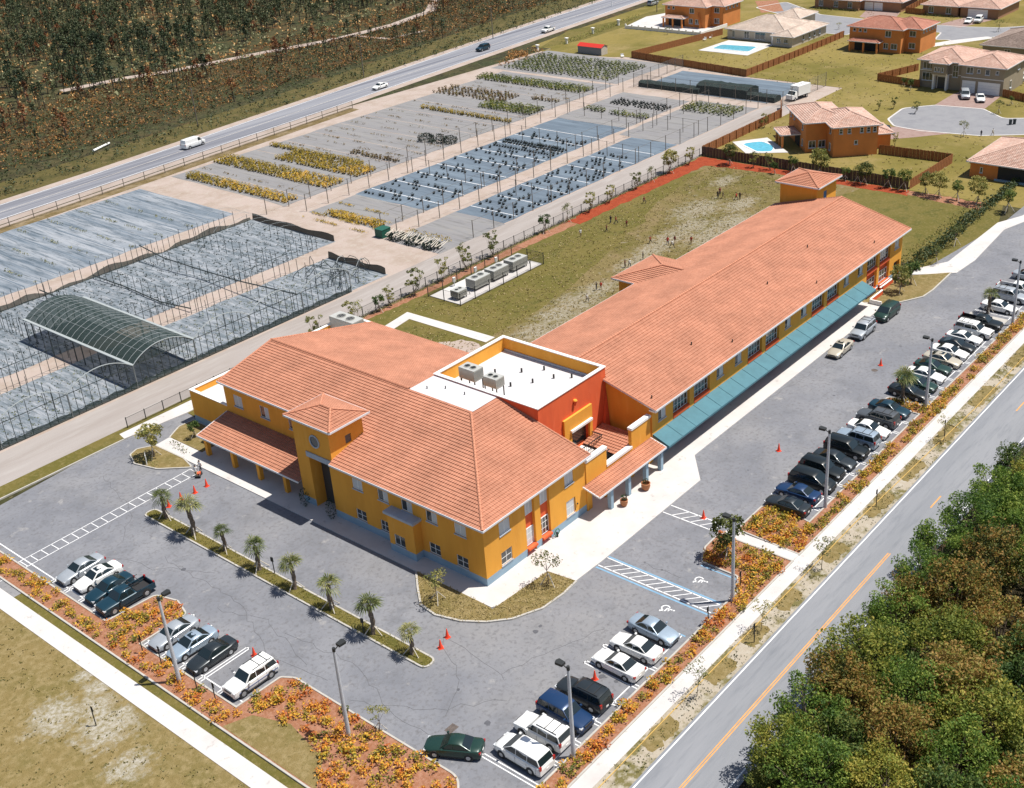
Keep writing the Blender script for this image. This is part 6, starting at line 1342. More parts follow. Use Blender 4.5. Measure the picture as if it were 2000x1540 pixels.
# woodland beside the road -----------------------------------------------------------
WT = [make_tree('woodland_tree', 'x', 'tree', h, cr, bs, LM[m], 64, 92, .29, 50+i, .2, flat=.8, group='broadleaf trees of the roadside wood', cl_r=.27) for i, (h, cr, bs, m) in enumerate([(7.6, 3.3, 1.6, 'wgreen'), (7.0, 3.5, 1.4, 'wyel'), (7.4, 3.3, 1.6, 'wbrown'), (6.6, 3.0, 1.2, 'wdark'), (8.0, 3.8, 1.8, 'wgreen'), (6.4, 3.2, 1.2, 'wbrown')])]
wl = [(1455, 1436, 3, .62), (1522, 1425, 1, .8), (1570, 1368, 0, .85), (1612, 1305, 2, .9), (1684, 1278, 1, .98), (1664, 1345, 2, .85), (1758, 1182, 0, .8), (1782, 1150, 2, .75), (1812, 1108, 0, .85), (1842, 1052, 0, .8), (1898, 1005, 4, .85), (1925, 940, 0, .85), (1975, 880, 3, .8), (1990, 960, 0, .9), (1788, 1352, 4, .85), (1750, 1262, 3, .8), (1850, 1240, 1, .9), (1880, 1150, 2, 1.0), (1760, 1425, 2, .9), (1640, 1440, 3, .9), (1940, 1080, 2, .95), (1960, 1220, 5, 1.0), (1870, 1330, 2, 1.0), (1920, 1400, 1, 1.0), (1985, 1330, 3, 1.0)]
wp = [(P(px, py, 4.6), k, s) for px, py, k, s in wl]; occ = [(p.x, p.y) for p, _, _ in wp]
x = -52.0
while x < 120:
    y = -36.8
    while y > -78:
        qx, qy = x+rnd.uniform(-1.5, 1.5), y+rnd.uniform(-1.2, .4)
        if all((qx-a)**2+(qy-b_)**2 > 3.5**2 for a, b_ in occ) and (qx > -14 or qx+qy*-.3 > 8): wp.append((Vector((qx, qy, 0)), rnd.choice((0, 0, 1, 1, 2, 3, 4, 5)), rnd.uniform(.8, 1.08))); occ.append((qx, qy))
        y -= 4.3
    x += 4.4
fl_ = ['at the lowest tip of the wood, over the orange centre line', 'second up from the lowest tip of the wood', 'third along the road edge from the bottom', 'fourth along the road edge, leaning out furthest', 'bulging to the road before the visible white edge line', 'just behind the bulge before the visible white edge line', 'beyond the gap where the white edge line shows', 'small and low just past the white edge line', 'beside the upper end of the double centre line', 'opposite the end of the double centre line', 'opposite the first single centre dash', 'just above the first single centre dash', 'near the right edge below the second dash', 'topmost at the right edge of the picture', 'bright one in the middle bottom of the wood', 'in a dark hollow behind the road edge', 'yellowish one in the centre of the wood', 'above the centre of the wood', 'at the bottom edge, centre of the wood', 'at the bottom edge behind the lowest tip', 'near the right edge in the upper wood', 'at the right edge in the middle of the wood', 'in the lower right of the wood', 'at the bottom right of the wood', 'at the right edge near the bottom']
wd_ = ['green', 'yellow green', 'russet brown', 'dark green', 'large green', 'low russet']
for i, (p, k, s) in enumerate(wp):
    if p.y > -33.5: p = Vector((p.x, -33.8-rnd.random()*.6, 0))
    if i < 25: place(WT[k], USED, p.x, p.y, wd_[k]+' broadleaf tree '+fl_[i], sc=s, z=0, group='leading trees at the edge of the wood')
    else: place(WT[k], USED, p.x, p.y, wd_[k]+' broadleaf tree deep in the wood beside the road', sc=s, z=0, group=wd_[k]+' trees deep in the wood')
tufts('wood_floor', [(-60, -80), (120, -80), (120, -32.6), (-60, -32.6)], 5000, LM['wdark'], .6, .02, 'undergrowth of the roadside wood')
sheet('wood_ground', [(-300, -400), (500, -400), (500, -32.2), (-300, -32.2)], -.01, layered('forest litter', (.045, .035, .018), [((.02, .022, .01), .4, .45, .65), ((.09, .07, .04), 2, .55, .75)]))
# ---------------------------------------------------------------- pineland beyond the highway
def hwy_y(x): return 160+.085*(x-56)
def pine_mb(seed, h, m, n, dead=False):
    rg = random.Random(seed); t = MB(); c = MB(); ln = rg.uniform(-.4, .4)
    t.path([(0, 0, 0), (ln*.4, 0, h*.5), (ln, 0, h)], [.13, .10, .05], M['barkd'], 4)
    for k in range(n):
        z = h*(.40+.60*math.sqrt(k/n)); a = rg.uniform(0, 6.28); r = (1.2-(z/h-.40)*1.25)*rg.uniform(.4, 1.15)*(.17*h)
        q = Vector((ln*z/h+math.cos(a)*r, math.sin(a)*r, z+.1))
        if k % 2 == 0: t.tube((ln*z/h, 0, z-.25), q, .035, .02, M['barkd'], 3, caps=False)
        for _ in range(7 if not dead else 3): leaf(c, q+rsph(rg)*.5, .62, m, rg, .5)
    return t, c
PV = []
for i, (h, m, n, dd) in enumerate([(7, 'pine', 20, 0), (6.2, 'pine', 16, 0), (5.4, 'scorch', 15, 0), (7.4, 'pine', 20, 0), (5.2, 'scorch', 12, 1), (5.8, 'pine', 12, 1)]): PV.append((pine_mb(70+i, h, LM[m], n, dd), m))
trail = [(P(px, py).x, P(px, py).y) for px, py in ((120, 178), (250, 152), (330, 140), (420, 122), (520, 102), (640, 80), (700, 66), (770, 48), (840, 22))]
def dtr(x, y):
    return min((Vector((x, y))-Vector(a)).length for a in trail) if False else min((lambda A, B_, p: (p-A-(B_-A)*max(0, min(1, (p-A).dot(B_-A)/(B_-A).length_squared))).length)(Vector(trail[i]), Vector(trail[i+1]), Vector((x, y))) for i in range(len(trail)-1))
pts = []; rg = random.Random(5); tries = 0
while len(pts) < 3000 and tries < 120000:
    tries += 1
    x = rg.uniform(-40, 480); y = rg.uniform(168, 460)
    dn = (y-hwy_y(x))
    if dn < 14: continue
    dens = .10 if dn < 42 else (.55 if dn < 75 else 1.0)
    if x > 170 and dn > 42: dens *= .8
    from mathutils import noise as mn_
    dens *= max(.12, min(1.2, .62+1.5*mn_.noise(Vector((x*.028, y*.028, 3.1)))))
    if rg.random() > dens or dtr(x, y) < 2.6: continue
    v = Vector((x, y, 0))-CAM_LOC; d = v.dot(CF); px = CAM_CX+CAM_F*v.dot(CR)/d; py = CAM_CY-CAM_F*v.dot(CU)/d
    if -90 < px < 1330 and -120 < py < 420: pts.append((x, y, (v.length)))
pts.sort(key=lambda p: p[2]); rest = MB(); PM = []
for (t, c), m in PV:
    ot = t.build('trunk'); oc = c.build('crown'); PM.append((ot.data, oc.data)); bpy.data.objects.remove(ot); bpy.data.objects.remove(oc)
for i, (x, y, d) in enumerate(pts):
    k = rg.choice((0, 0, 1, 3, 3, 0, 1, 5, 2)) if y-hwy_y(x) > 60 else rg.choice((2, 4, 2, 5, 1)); a = rg.uniform(0, 6.28); s = rg.uniform(.65, 1.1)
    if i < 300:
        gm = 'green needled' if PV[k][1] == 'pine' else 'scorched brown'
        r = empty('pine_tree', (x, y, 0), a, gm+' pine with a thin dark trunk in the burnt pineland beyond the highway', 'tree', gm+' pines beyond the highway'); r.scale = (s, s, s)
        for nm, me in zip(('trunk', 'crown'), PM[k]): o = bpy.data.objects.new(nm, me); COL.objects.link(o); o.parent = r
    else:
        for src in PV[k][0]:
            T = Matrix.Translation((x, y, 0)) @ Matrix.Rotation(a, 4, 'Z') @ Matrix.Scale(s, 4); n = len(rest.v); mp = [rest.mi(m) for m in src.mats]
            rest.v += [T @ v for v in src.v]; rest.f += [tuple(j+n for j in f) for f in src.f]; rest.m += [mp[j] for j in src.m]; rest.uv += src.uv
tag(rest.build('pine_forest'), 'mass of thin dark pines farther back in the burnt pineland', None, None, 'stuff')
def brush(name, n, m, s, x0, x1, f0, f1, label, per=5, r=.8):
    b = MB(); rg = random.Random(n); k = 0
    while k < n:
        x = rg.uniform(x0, x1); dn = rg.uniform(f0, f1); y = hwy_y(x)+dn
        if dn < 3.8 or dtr(x, y) < 2.0: k += 1; continue
        q = rg.uniform(.5, 1.25)
        for _ in range(per): leaf(b, Vector((x, y, .35*q))+Vector((rg.gauss(0, r*.5), rg.gauss(0, r*.5), abs(rg.gauss(0, .3))*q)), s*q, m, rg, .25)
        k += 1
    tag(b.build(name), label, None, None, 'stuff')
brush('dead_undergrowth', 12000, LM['brush'], .52, -40, 300, 19, 66, 'orange brown dead undergrowth between the highway and the trail')
brush('green_undergrowth', 6000, LM['brushg'], .55, -40, 330, 3.5, 50, 'olive green undergrowth beside the highway')
brush('green_undergrowth', 9000, LM['brushg'], .9, -40, 460, 50, 240, 'olive undergrowth under the pines')
brush('dead_undergrowth', 7500, LM['brush'], .8, -40, 460, 60, 260, 'russet undergrowth deeper in the pineland')
sheet('highway_verge', off(hu, 2.3)+[(x, y+15+3*math.sin(x)) for x, y in hu[::-1]], .004, layered('highway verge grass', pc(122, 112, 62), [(pc(92, 90, 46), .2, .45, .65), (pc(150, 128, 86), .8, .5, .75)], bump=.8, bscale=3))
for i, (px, py, lb) in enumerate([(387, 248, 'tall thin utility pole beside the highway at the left'), (711, 152, 'utility pole beside the highway near the white sedan'), (963, 76, 'utility pole beside the highway above the dark teal suv'), (1195, 13, 'short white pole at the highway edge by the top'), (1283, 24, 'dark pole at the highway beside the orange house')]):
    p = P(px, py); b = MB(); h = (9, 9, 9, 3, 7)[i]; b.tube((0, 0, 0), (0, 0, h), .14, .09, M['wire'] if i != 3 else M['white'], 6)
    if i < 3: b.box(-.8, -.06, h-.5, .8, .06, h-.36, M['wire'])
    tag(b.build('utility_pole', None, False, tuple(p), R(70)), lb, 'pole', 'poles along the highway')
p = P(200, 290); b = MB(); b.tube((-3, 0, .3), (3, .4, .3), .28, .24, M['trimw'], 8); tag(b.build('fallen_log', None, False, tuple(p), R(20)), 'pale fallen log in the grass beside the highway', 'log')
# ---------------------------------------------------------------- nursery
def bed(name, x0, y0, x1, y1, m, z=.012): return sheet('nursery_bed', jag([(x0, y0), (x1, y0), (x1, y1), (x0, y1)], 3, .12), z, m)
bed('', 64.5, 107.6, 167, 143.5, M['clothg']); bed('', -60, 112.6, 56.5, 142.2, M['clothw']); bed('', 76, 82.3, 137, 101.2, M['clothb']); bed('', 64.5, 82.3, 76, 101, M['clothg']); bed('', 137, 82.6, 162.6, 101.6, M['clothg'])
bed('', 78, 65.8, 132, 77.4, M['clothb']); bed('', 61.5, 65.4, 78, 77.4, M['clothg']); bed('', 132, 65.6, 164, 81, M['clothg']); bed('', 168.5, 66, 187.5, 101, M['clothb']); bed('', 168.5, 108, 192, 149, M['clothg'])
b = MB()
for x in list(range(80, 134, 6)): b.box(x-.09, 82.6, 0, x+.09, 101, .022, M['line'])
for x in list(range(82, 130, 7)): b.box(x-.08, 66.2, 0, x+.08, 77.2, .022, M['line'])
for x in list(range(70, 164, 8)): b.box(x-.1, 108, 0, x+.1, 143, .02, M['sand'])
for x in list(range(-56, 54, 6)): b.box(x-.12, 113.5, 0, x+.12, 141.6, .02, M['clothb'])
tag(b.build('bed_edging'), kind='structure')
def strip(x0, x1, y0, y1, sp=.95, keep=.94):
    out = []; x = x0
    while x <= x1:
        y = y0
        while y <= y1:
            if rnd.random() < keep: out.append((x+rnd.uniform(-.12, .12), y+rnd.uniform(-.15, .15)))
            y += sp
        x += sp
    return out
gold = strip(65.6, 68.6, 109, 141, .85)+strip(75.5, 80.3, 109, 144, .85)+strip(83.6, 88.9, 109, 134, .85)+strip(89.6, 91, 114, 143, .8)+strip(128.6, 130.2, 108.5, 136, .8)+strip(65, 66.6, 83.5, 97.5, .7)
ol = strip(94.4, 95.8, 109, 123, .9)+strip(141.5, 148.6, 122, 145, 1.1, .85)+strip(147.4, 148.6, 110, 117, 1.0)
grn = strip(135.8, 140.8, 108.5, 124, .95)+strip(157.4, 162, 110, 144, 1.0)+strip(170.5, 188, 112, 147, 1.35)+strip(145, 146.6, 83, 92, 1.0)+strip(145.4, 146.6, 94, 100, 1.0)+strip(155, 162, 68, 81, 1.2)
def bm_(seed, r, h, n, ls, m):
    b = bush_mesh(seed, r, h, n, ls, m, .7); b.tube((0, 0, 0), (0, 0, .22), .16, .19, M['black'], 6); return b
populate(gold, [bm_(90+i, .42, .95, 34, .3, LM['gold']) for i in range(3)], 'golden_shrub', 'golden leaved nursery shrub in a dense row on grey ground cloth', 'shrub', 'golden nursery shrubs in rows', 300, 'farther rows of golden nursery shrubs', .02, smin=.85, smax=1.1, sname='golden_shrub_rows')
populate(ol, [bm_(94+i, .45, .8, 26, .3, LM['nbrown']) for i in range(2)], 'olive_shrub', 'olive brown nursery shrub in a block on grey ground cloth', 'shrub', 'olive brown nursery shrubs', 300, 'farther olive brown nursery shrubs', .02, sname='olive_shrub_rows')
populate(grn, [bm_(97+i, .55, 1.1, 32, .34, LM['ngreen']) for i in range(2)], 'green_shrub', 'green nursery shrub in a close block at the far nursery beds', 'shrub', 'green nursery shrubs in blocks', 300, 'farther blocks of green nursery shrubs', .02, sname='green_shrub_rows')
dk = []
for x in [77.5+i*1.55 for i in range(31)]:
    if int((x-77)/1.55) % 4 == 3: continue
    f = .42 if x < 108 else .5
    y = 83.3
    while y < 100.4:
        if rnd.random() < f: dk.append((x+rnd.uniform(-.2, .2), y))
        y += .92
for x in [80.5+i*1.6 for i in range(25)]:
    y = 66.6
    while y < 77:
        if rnd.random() < .45: dk.append((x+rnd.uniform(-.3, .3), y))
        y += .95
for x in (113.4, 116.2, 117.6): dk += [(x, y) for y in [83.4+i*.75 for i in range(22)]]
dk += strip(152.5, 156.5, 83.5, 98, .95)
def pot_mb(seed):
    b = MB(); b.tube((0, 0, 0), (0, 0, .26), .2, .24, M['black'], 8); rg = random.Random(seed); clump(b, Vector((0, 0, .34)), .3, 30, .2, LM['ndark'], rg, .8, .7); return b
populate(dk, [pot_mb(110), pot_mb(111)], 'potted_shrub', 'small dark potted shrub standing in a row on blue grey ground cloth', 'potted shrub', 'dark potted shrubs on the blue grey cloth', 300, 'farther dark potted shrubs on the blue grey cloth', .02, smin=.8, smax=1.15, sname='potted_shrub_rows')
def weedrow(name, xs, y0, y1, m, n, label, s=.3):
    b = MB(); rg = random.Random(n)
    for x in xs:
        for _ in range(n):
            y = rg.uniform(y0, y1)
            if math.sin(y*.7+x)+rg.random() > .3:
                for _ in range(4): leaf(b, Vector((x+rg.gauss(0, .18), y+rg.gauss(0, .2), .15+abs(rg.gauss(0, .12)))), s, m, rg, .3)
    tag(b.build(name), label, None, None, 'stuff')
weedrow('weed_rows', [71.5, 93, 98, 101, 104, 107, 112, 116, 120, 124, 133, 151, 154], 108.5, 142.5, LM['nbrown'], 60, 'thin rows of weeds and small plants on the grey ground cloth')
weedrow('weed_rows', list(range(-54, 54, 6)), 113, 141.5, LM['brushg'], 60, 'thin rows of weeds on the pale ground cloth at the left')
weedrow('weed_rows', [62, 67.6, 70.6, 64.3], 83, 100, LM['gold'], 160, 'low golden plant strips at the near end of the middle bed', .25)
b = MB(); rg = random.Random(3); clump(b, Vector((0, 0, .7)), 2.0, 420, .4, LM['ndark'], rg, .5); clump(b, Vector((.6, -3, .7)), 1.8, 350, .4, LM['ndark'], rg, .5); clump(b, Vector((-.5, 3, .7)), 1.8, 350, .4, LM['ndark'], rg, .5)
tag(b.build('shrub_block', None, False, (109.6, 112, 0)), 'block of very dark shrubs on the grey cloth beside the dirt path', 'shrubs')
# post lines of the nursery
nf = [([(59.5, 106.8), (168, 106.9)], 3.2, 'upper row of thin nursery posts along the first dirt path'), ([(64.5, 101.6), (163, 101.9)], 3.2, 'lower row of thin nursery posts along the first dirt path'), ([(64.5, 82.0), (163, 82.4)], 3.0, 'upper row of thin nursery posts along the narrow path'), ([(64, 77.6), (163, 78)], 3.0, 'lower row of thin nursery posts along the narrow path'), ([(70, 65.6), (164, 65.8)], 3.0, 'row of thin nursery posts beside the lane')]
for ptz, h, lb in nf: metal_fence('post_row', ptz, h, lb, 5.2, None, M['wire'], .05, 'post row', rails=1)
metal_fence('roadside_fence', off(hl, -5.2)[:3], 1.7, 'low wire fence with dark posts between the highway and the nursery', 5.0, M['chaing'], M['wire'], .05)
metal_fence('nursery_end_fence', [(188.6, 62), (168.2, 62), (168.2, 102.5), (190.6, 103)], 3.2, 'tall post and wire fence round the far nursery yard', 4.0, M['chaing'], M['wire'], .05)
for xx, lb in ((90.5, 'inner cross row of posts over the near blue beds'), (118.5, 'inner cross row of posts over the far blue beds'), (140, 'cross row of posts at the end of the blue cloth')): metal_fence('post_row', [(xx, 66), (xx, 77.5)], 3, lb+' by the lane', 3.8, None, M['wire'], .045, 'post row', rails=1); metal_fence('post_row', [(xx+1, 82.4), (xx+1, 101.4)], 3, lb+' in the middle bed', 4.6, None, M['wire'], .045, 'post row', rails=1)
# shade tents and piles
M['gdark2'] = mat('tent hoop', (.06, .07, .07), .6); M['net'] = net_mat('dark shade net', (.010, .022, .019), .95); M['net2'] = net_mat('thin shade net', (.03, .05, .045), .45)
def tent(x0, y0, x1, y1, h, label):
    r = empty('shade_tent', ((x0+x1)/2, (y0+y1)/2, 0), 0, label, 'shade tent'); w_ = (x1-x0)/2; l = (y1-y0)/2; rg = random.Random(int(x0)); b = MB(); rows = []
    n = 12
    for i in range(n+1):
        y = -l+2*l*i/n; rows.append([(-w_, y, 0), (-w_*.95, y, h*.8+rg.uniform(-.1, .1)), (-w_*.4, y, h+rg.uniform(-.15, .15)), (w_*.4, y, h+rg.uniform(-.15, .15)), (w_*.95, y, h*.8+rg.uniform(-.1, .1)), (w_, y, 0)])
    b.grid(rows, M['net']); b.face(rows[0], M['net']); b.face(rows[-1][::-1], M['net']); b.build('net_cover', r)
    f = MB()
    for i in range(0, n+1, 3): f.path([tuple(Vector(p)*1.0+Vector((0, 0, .05))) for p in rows[i]], .04, M['metal'], 4)
    f.mats = [M['gdark2']]; f.build('frame', r)
tent(168.8, 84.5, 172, 101.5, 1.3, 'long low dark shade net tent at the far nursery yard'); tent(169.5, 72, 175, 85.5, 2.4, 'taller dark shade net tent beside the far dirt road'); tent(169.5, 64.8, 172.5, 72, 1.4, 'small dark net cover nearest the white box truck')
pile = empty('pole_pile', (63.0, 72.5, 0), 0, 'pile of pale poles lying on dark stacked pots beside the dirt crossing', 'pile of poles'); b = MB(); rg = random.Random(9)
for i in range(34): y = -6.5+13*i/34; a = rg.uniform(.1, .9); b.tube((-1.3, y-a, .9+rg.uniform(-.2, .3)), (1.4, y+a+rg.uniform(-.6, .6), .9+rg.uniform(-.2, .4)), .07, .06, M['stake'], 5)
b.build('poles', pile); b = MB(); clump(b, Vector((0, -4, .4)), 1.6, 260, .5, LM['ndark'], rg, .45); clump(b, Vector((0, 0, .4)), 1.7, 260, .5, LM['ndark'], rg, .45); clump(b, Vector((0, 4, .4)), 1.6, 260, .5, LM['ndark'], rg, .45); b.build('pots', pile)
gt = empty('green_bin', (62.6, 79.6, 0), 0, 'dark green bin with lid beside the pole pile', 'bin'); b = MB(); b.box(-1, -.9, 0, 1, .9, 1.4, mat('green plastic', (.01, .09, .06), .6)); b.build('bin_body', gt); b = MB(); b.box(-1.05, -.95, 1.4, 1.05, .95, 1.5, bpy.data.materials['green plastic']); b.build('lid', gt)
for px, py, h, lb in [(857, 274, 1.2, 'x')]: pass
hedge([(66.5, 68), (66.5, 78)], 1.2, .8, 'golden brown plants behind the pole pile', LM['gold'], 10, .3, 'shrub_row', 'shrubs')
# hoop houses -----------------------------------------------------------------
gx = [-3.9+9.35*i for i in range(-3, 6)]; GY0, GYM, GY1, GH = 65.9, 80.3, 84.6, 3.3
M['pvc'] = mat('hoop pipe', (.34, .37, .37), .5); M['net3'] = net_mat('dark roof net', (.012, .028, .025), .84); M['gdark'] = mat('dark steel post', (.035, .045, .045), .6)
bed('', -34, 66.2, 50.8, 80.2, M['clothd'], .014); bed('', -34, 84.8, 56.3, 107, M['clothd'], .015)
hl_ = ['leftmost', 'second from the left', 'third from the left', 'fourth', 'fifth', 'sixth', 'seventh', 'last']
def arch(x0, x1, y, z, rise, n=12):
    w_ = x1-x0; Rr = (w_*w_/4+rise*rise)/(2*rise); a0 = math.asin(w_/2/Rr)
    return [((x0+x1)/2+Rr*math.sin(-a0+2*a0*i/n), y, z+Rr*math.cos(-a0+2*a0*i/n)-Rr+rise) for i in range(n+1)]
PM2 = MB(); PM2.tube((0, 0, 0), (0, 0, 1), .045, .04, M['gdark'], 4); _o = PM2.build('post'); PMESH = _o.data; bpy.data.objects.remove(_o)
def post_at(r, p, h): o = bpy.data.objects.new('post', PMESH); COL.objects.link(o); o.parent = r; o.location = p; o.scale = (1, 1, h)
def hoop(x0, x1, y0, y1, covered, hoops, label, rise=1.75, low=True, near=True):
    r = empty('hoop_house', ((x0+x1)/2, (y0+y1)/2, 0), 0, label, 'greenhouse', 'skeletal hoop greenhouses'); o = Vector(r.location); sh = lambda p: tuple(Vector(p)-o); rg = random.Random(int(x0*3+y0))
    for y in (y0, y1):
        b = MB(); A = arch(x0, x1, y, GH, rise, 18)
        if near and y == y0: b.path([sh(p) for p in A], .06, M['pvc'], 5)
        for k in range(1, 9):
            if rg.random() < .12: continue
            p = A[2*k]; tl = (p[2] if (near and y == y0) else GH*rg.uniform(.75, 1.0)); post_at(r, sh((p[0], y, 0)), tl)
        if near: b.tube(sh((x0, y, GH)), sh((x1, y, GH)), .05, .05, M['gdark'], 4, caps=False)
        if b.v: b.build('end_frame', r)
    for x in (x0, x1):
        if covered: b = MB(); b.box(x-.2-o.x, y0-o.y, GH-.02, x+.2-o.x, y1-o.y, GH+.1, M['pvc']); b.build('gutter', r)
        b = MB(); n = int((y1-y0)/2.0)
        for k in range(n+1):
            y = y0+(y1-y0)*k/n; big = k == 0 and near
            if not big and rg.random() < .12: continue
            if big: b.tube(sh((x, y, 0)), sh((x, y, GH)), .12, .1, M['pvc'], 6, caps=False)
            else: post_at(r, sh((x, y, 0)), GH*rg.uniform(.8, 1))
        if b.v: b.build('corner_post', r)
    for k in range(1, hoops):
        y = y0+(y1-y0)*k/hoops; b = MB(); b.path([sh(p) for p in arch(x0, x1, y, GH, rise, 9)], .03 if covered else .022, M['pvc'], 4); b.build('hoop', r)
    if covered:
        b = MB(); a1 = arch(x0+.1, x1-.1, y0, GH-.02, rise-.06, 14); b.grid([[sh(p) for p in a1], [sh((p[0], y1, p[2])) for p in a1]], M['net3'])
        b.face([sh(p) for p in arch(x0+.1, x1-.1, y0+.03, GH-.02, rise-.08, 14)], M['net2']); b.build('shade_net', r)
        b = MB()
        for i in (3, 6, 9): p = a1[i]; b.tube(sh((p[0], y0, p[2]+.05)), sh((p[0], y1, p[2]+.05)), .02, .02, M['pvc'], 4)
        b.build('purlin', r)
    if low:
        b = MB(); rows = []; n = 14
        for k in range(n+1): x = x0+(x1-x0)*k/n; rows.append([sh((x, y0-.06, .02)), sh((x, y0-.08-rg.random()*.06, .85+.12*math.sin(k*1.3+x0)+rg.uniform(-.05, .05)))])
        b.grid(rows, M['net3']); b.build('side_net', r)
    return r
for i in range(8):
    xa, xb = gx[i], gx[i+1]
    if xb > 51: break
    cov = abs(xa-5.45) < 1
    hoop(xa, xb, GY0, 93.0 if cov else GYM, cov, 20 if cov else 1, 'hoop greenhouse '+('with dark net roof' if cov else 'with bare end arch')+' beside the lane, '+hl_[i]+' in its row')
for i in range(9):
    xa = gx[0]+9.35*i; xb = xa+9.35
    if xb > 58: break
    hoop(xa, min(xb, 56.3), 93.2 if abs(xa-5.45) < 1 else GY1, 106.6, False, 9 if abs(xa-42.85) < 1 else 1, 'roofless frame of dark posts in the back greenhouse row, '+(hl_+['end one'])[i], low=False, near=False)
b = MB()
for pts_ in ([(14.8, 106, 1.6), (15.5, 100, .9), (16.2, 92, .5), (15.0, 85, 1.2), (14.9, 66, 3.2)], [(33.5, 107, 2.6), (33.2, 100, 1.9), (33.8, 90, 1.5), (33.4, 80, 2.0), (32.9, 66, 3.2)], [(24.2, 106.5, .6), (24.6, 98, .3), (24.0, 88, .3), (24.6, 81, .6)]): b.path(pts_, .1, M['gdark'], 5)
tag(b.build('sagging_net_roll'), 'dark rolled nets sagging between the greenhouse posts', 'net roll')
b = MB(); rows = [[(-30+86*k/60, 106.9, 0), (-30+86*k/60, 107.0+.15*math.sin(k*1.7), .7+.35*math.sin(k*.5)+.25*math.sin(k*1.3))] for k in range(61)]
b.grid(rows, M['net3']); tag(b.build('torn_net_wall'), 'torn hanging net wall along the back of the hoop greenhouses', 'net wall')
for ya, yb, lb in ((85, 107, 'dark net wall on the right side of the back hoop greenhouses'), (66.5, 80, 'sagging dark net wall at the right end of the near hoop greenhouses')):
    b = MB(); xx = 56.4 if ya > 80 else 50.6; rows = [[(xx, ya+(yb-ya)*k/14, 0), (xx+.15*math.sin(k), ya+(yb-ya)*k/14, 1.1+.12*math.sin(k*1.1))] for k in range(15)]; b.grid(rows, M['net']); tag(b.build('net_wall'), lb, 'net wall')
# collapsed hoop at the right end
ch = empty('collapsed_hoop', (47, 73, 0), 0, 'collapsed and tangled hoop pipes at the right end of the near greenhouses', 'greenhouse frame'); b = MB(); rg = random.Random(21)
for k in range(16):
    a = rg.uniform(0, 3.1); c_ = Vector((rg.uniform(-3.4, 3), rg.uniform(-5, 5), 0)); L = rg.uniform(2, 3.8); pts_ = [c_+Vector((math.cos(a)*L*math.cos(t*math.pi/8), math.sin(a)*L*math.cos(t*math.pi/8), abs(math.sin(t*math.pi/8))*rg.uniform(1.4, 2.6))) for t in range(9)]; b.path(pts_, .05, M['pvc'] if k < 2 else M['gdark'], 4)
b.build('bent_pipes', ch)
tufts('greenhouse_weeds', [(-34, 66.5), (50, 66.5), (50, 80), (-34, 80)], 1500, LM['brushg'], .22, .02, 'weeds and litter on the near greenhouse cloth')
tufts('greenhouse_weeds', [(-34, 85), (56, 85), (56, 107), (-34, 107)], 2200, LM['ndark'], .25, .02, 'dark weeds and litter on the back greenhouse cloth')

b = MB(); rg = random.Random(8)
for k in range(14): clump(b, Vector((rg.gauss(0, 4.5), rg.gauss(0, 1.6), .5)), 1.5, 60, .5, LM['brush'], rg, .6)
tag(b.build('brush_heap', None, False, (*P(1022, 110)[:2], 0), R(8)), 'heap of brown cut brush between the highway and the green nursery rows', 'brush heap')
# ---------------------------------------------------------------- estate: roads, drives, lawns
M['lstreet'] = layered('pale street', pc(186, 186, 190), [(pc(172, 172, 178), .3, .45, .7), (pc(200, 198, 198), .9, .55, .8)], bump=.1)
M['pinkdrive'] = layered('pink paver drive', pc(206, 176, 166), [(pc(190, 156, 146), .8, .45, .7)], bump=.2)
M['etile'] = tile_mat('pink beige tile', (.50, .30, .23), (.62, .44, .36), .34, .42); M['rtile'] = tile_mat('red tile', (.42, .17, .115), (.50, .24, .17), .34, .42); M['btile'] = tile_mat('brown grey tile', (.22, .16, .13), (.34, .26, .22), .34, .42); M['ltile'] = tile_mat('cream tile', (.54, .42, .34), (.64, .54, .46), .34, .42)
M['orange'] = mat('burnt orange stucco', (.62, .225, .06), .9, var=.07, scale=.5, bump=.1); M['taupe'] = mat('taupe stucco', (.29, .24, .17), .9, var=.07, scale=.5, bump=.1); M['cream'] = mat('cream stucco', (.50, .44, .36), .9, var=.05, scale=.5); M['rust'] = mat('tan stucco', (.34, .18, .10), .9, var=.05, scale=.5)
cds = rounded([(168.5, 37.3), (178.0, 38.2), (183.4, 33.2), (184.8, 23.2), (179.4, 17.0), (184, 9), (208, -20), (196, -28), (176, 2), (169.8, 9.4), (165.2, 16.5), (163.3, 28), (164.2, 34)], [3, 3, 2, 2, 2, 3, 0, 0, 4, 2, 3, 4, 2])
sheet('cul_de_sac', cds, .016, M['lstreet']); b = MB(); ribbon(b, cds, .4, 0, .05, M['conc'], closed=True); tag(b.build('street_gutter'), kind='structure')
sheet('driveway', [(183.0, 33.4), (193.6, 33.6), (196.8, 33), (196.8, 24), (195.4, 23.8), (184.6, 23)], .020, M['pinkdrive'])
sheet('driveway', [(152, 33.5), (162.9, 35.6), (164.0, 33), (164.2, 22), (158.5, 27)], .020, M['pinkdrive'])
rd2 = rounded([(270, 128), (259, 108), (256.5, 96), (243, 92), (243, 83.6), (255.5, 84), (256, 62), (246.5, 60), (248, 56.4), (244, 54), (252, 50.7), (262, 42), (290, 6), (300, 14), (268, 50), (265.4, 60), (264, 78), (267, 104), (282, 124)], 1.5)
sheet('estate_street', rd2, .016, M['lstreet']); b = MB(); ribbon(b, rd2, .4, 0, .05, M['conc'], closed=True); tag(b.build('street_gutter'), kind='structure')
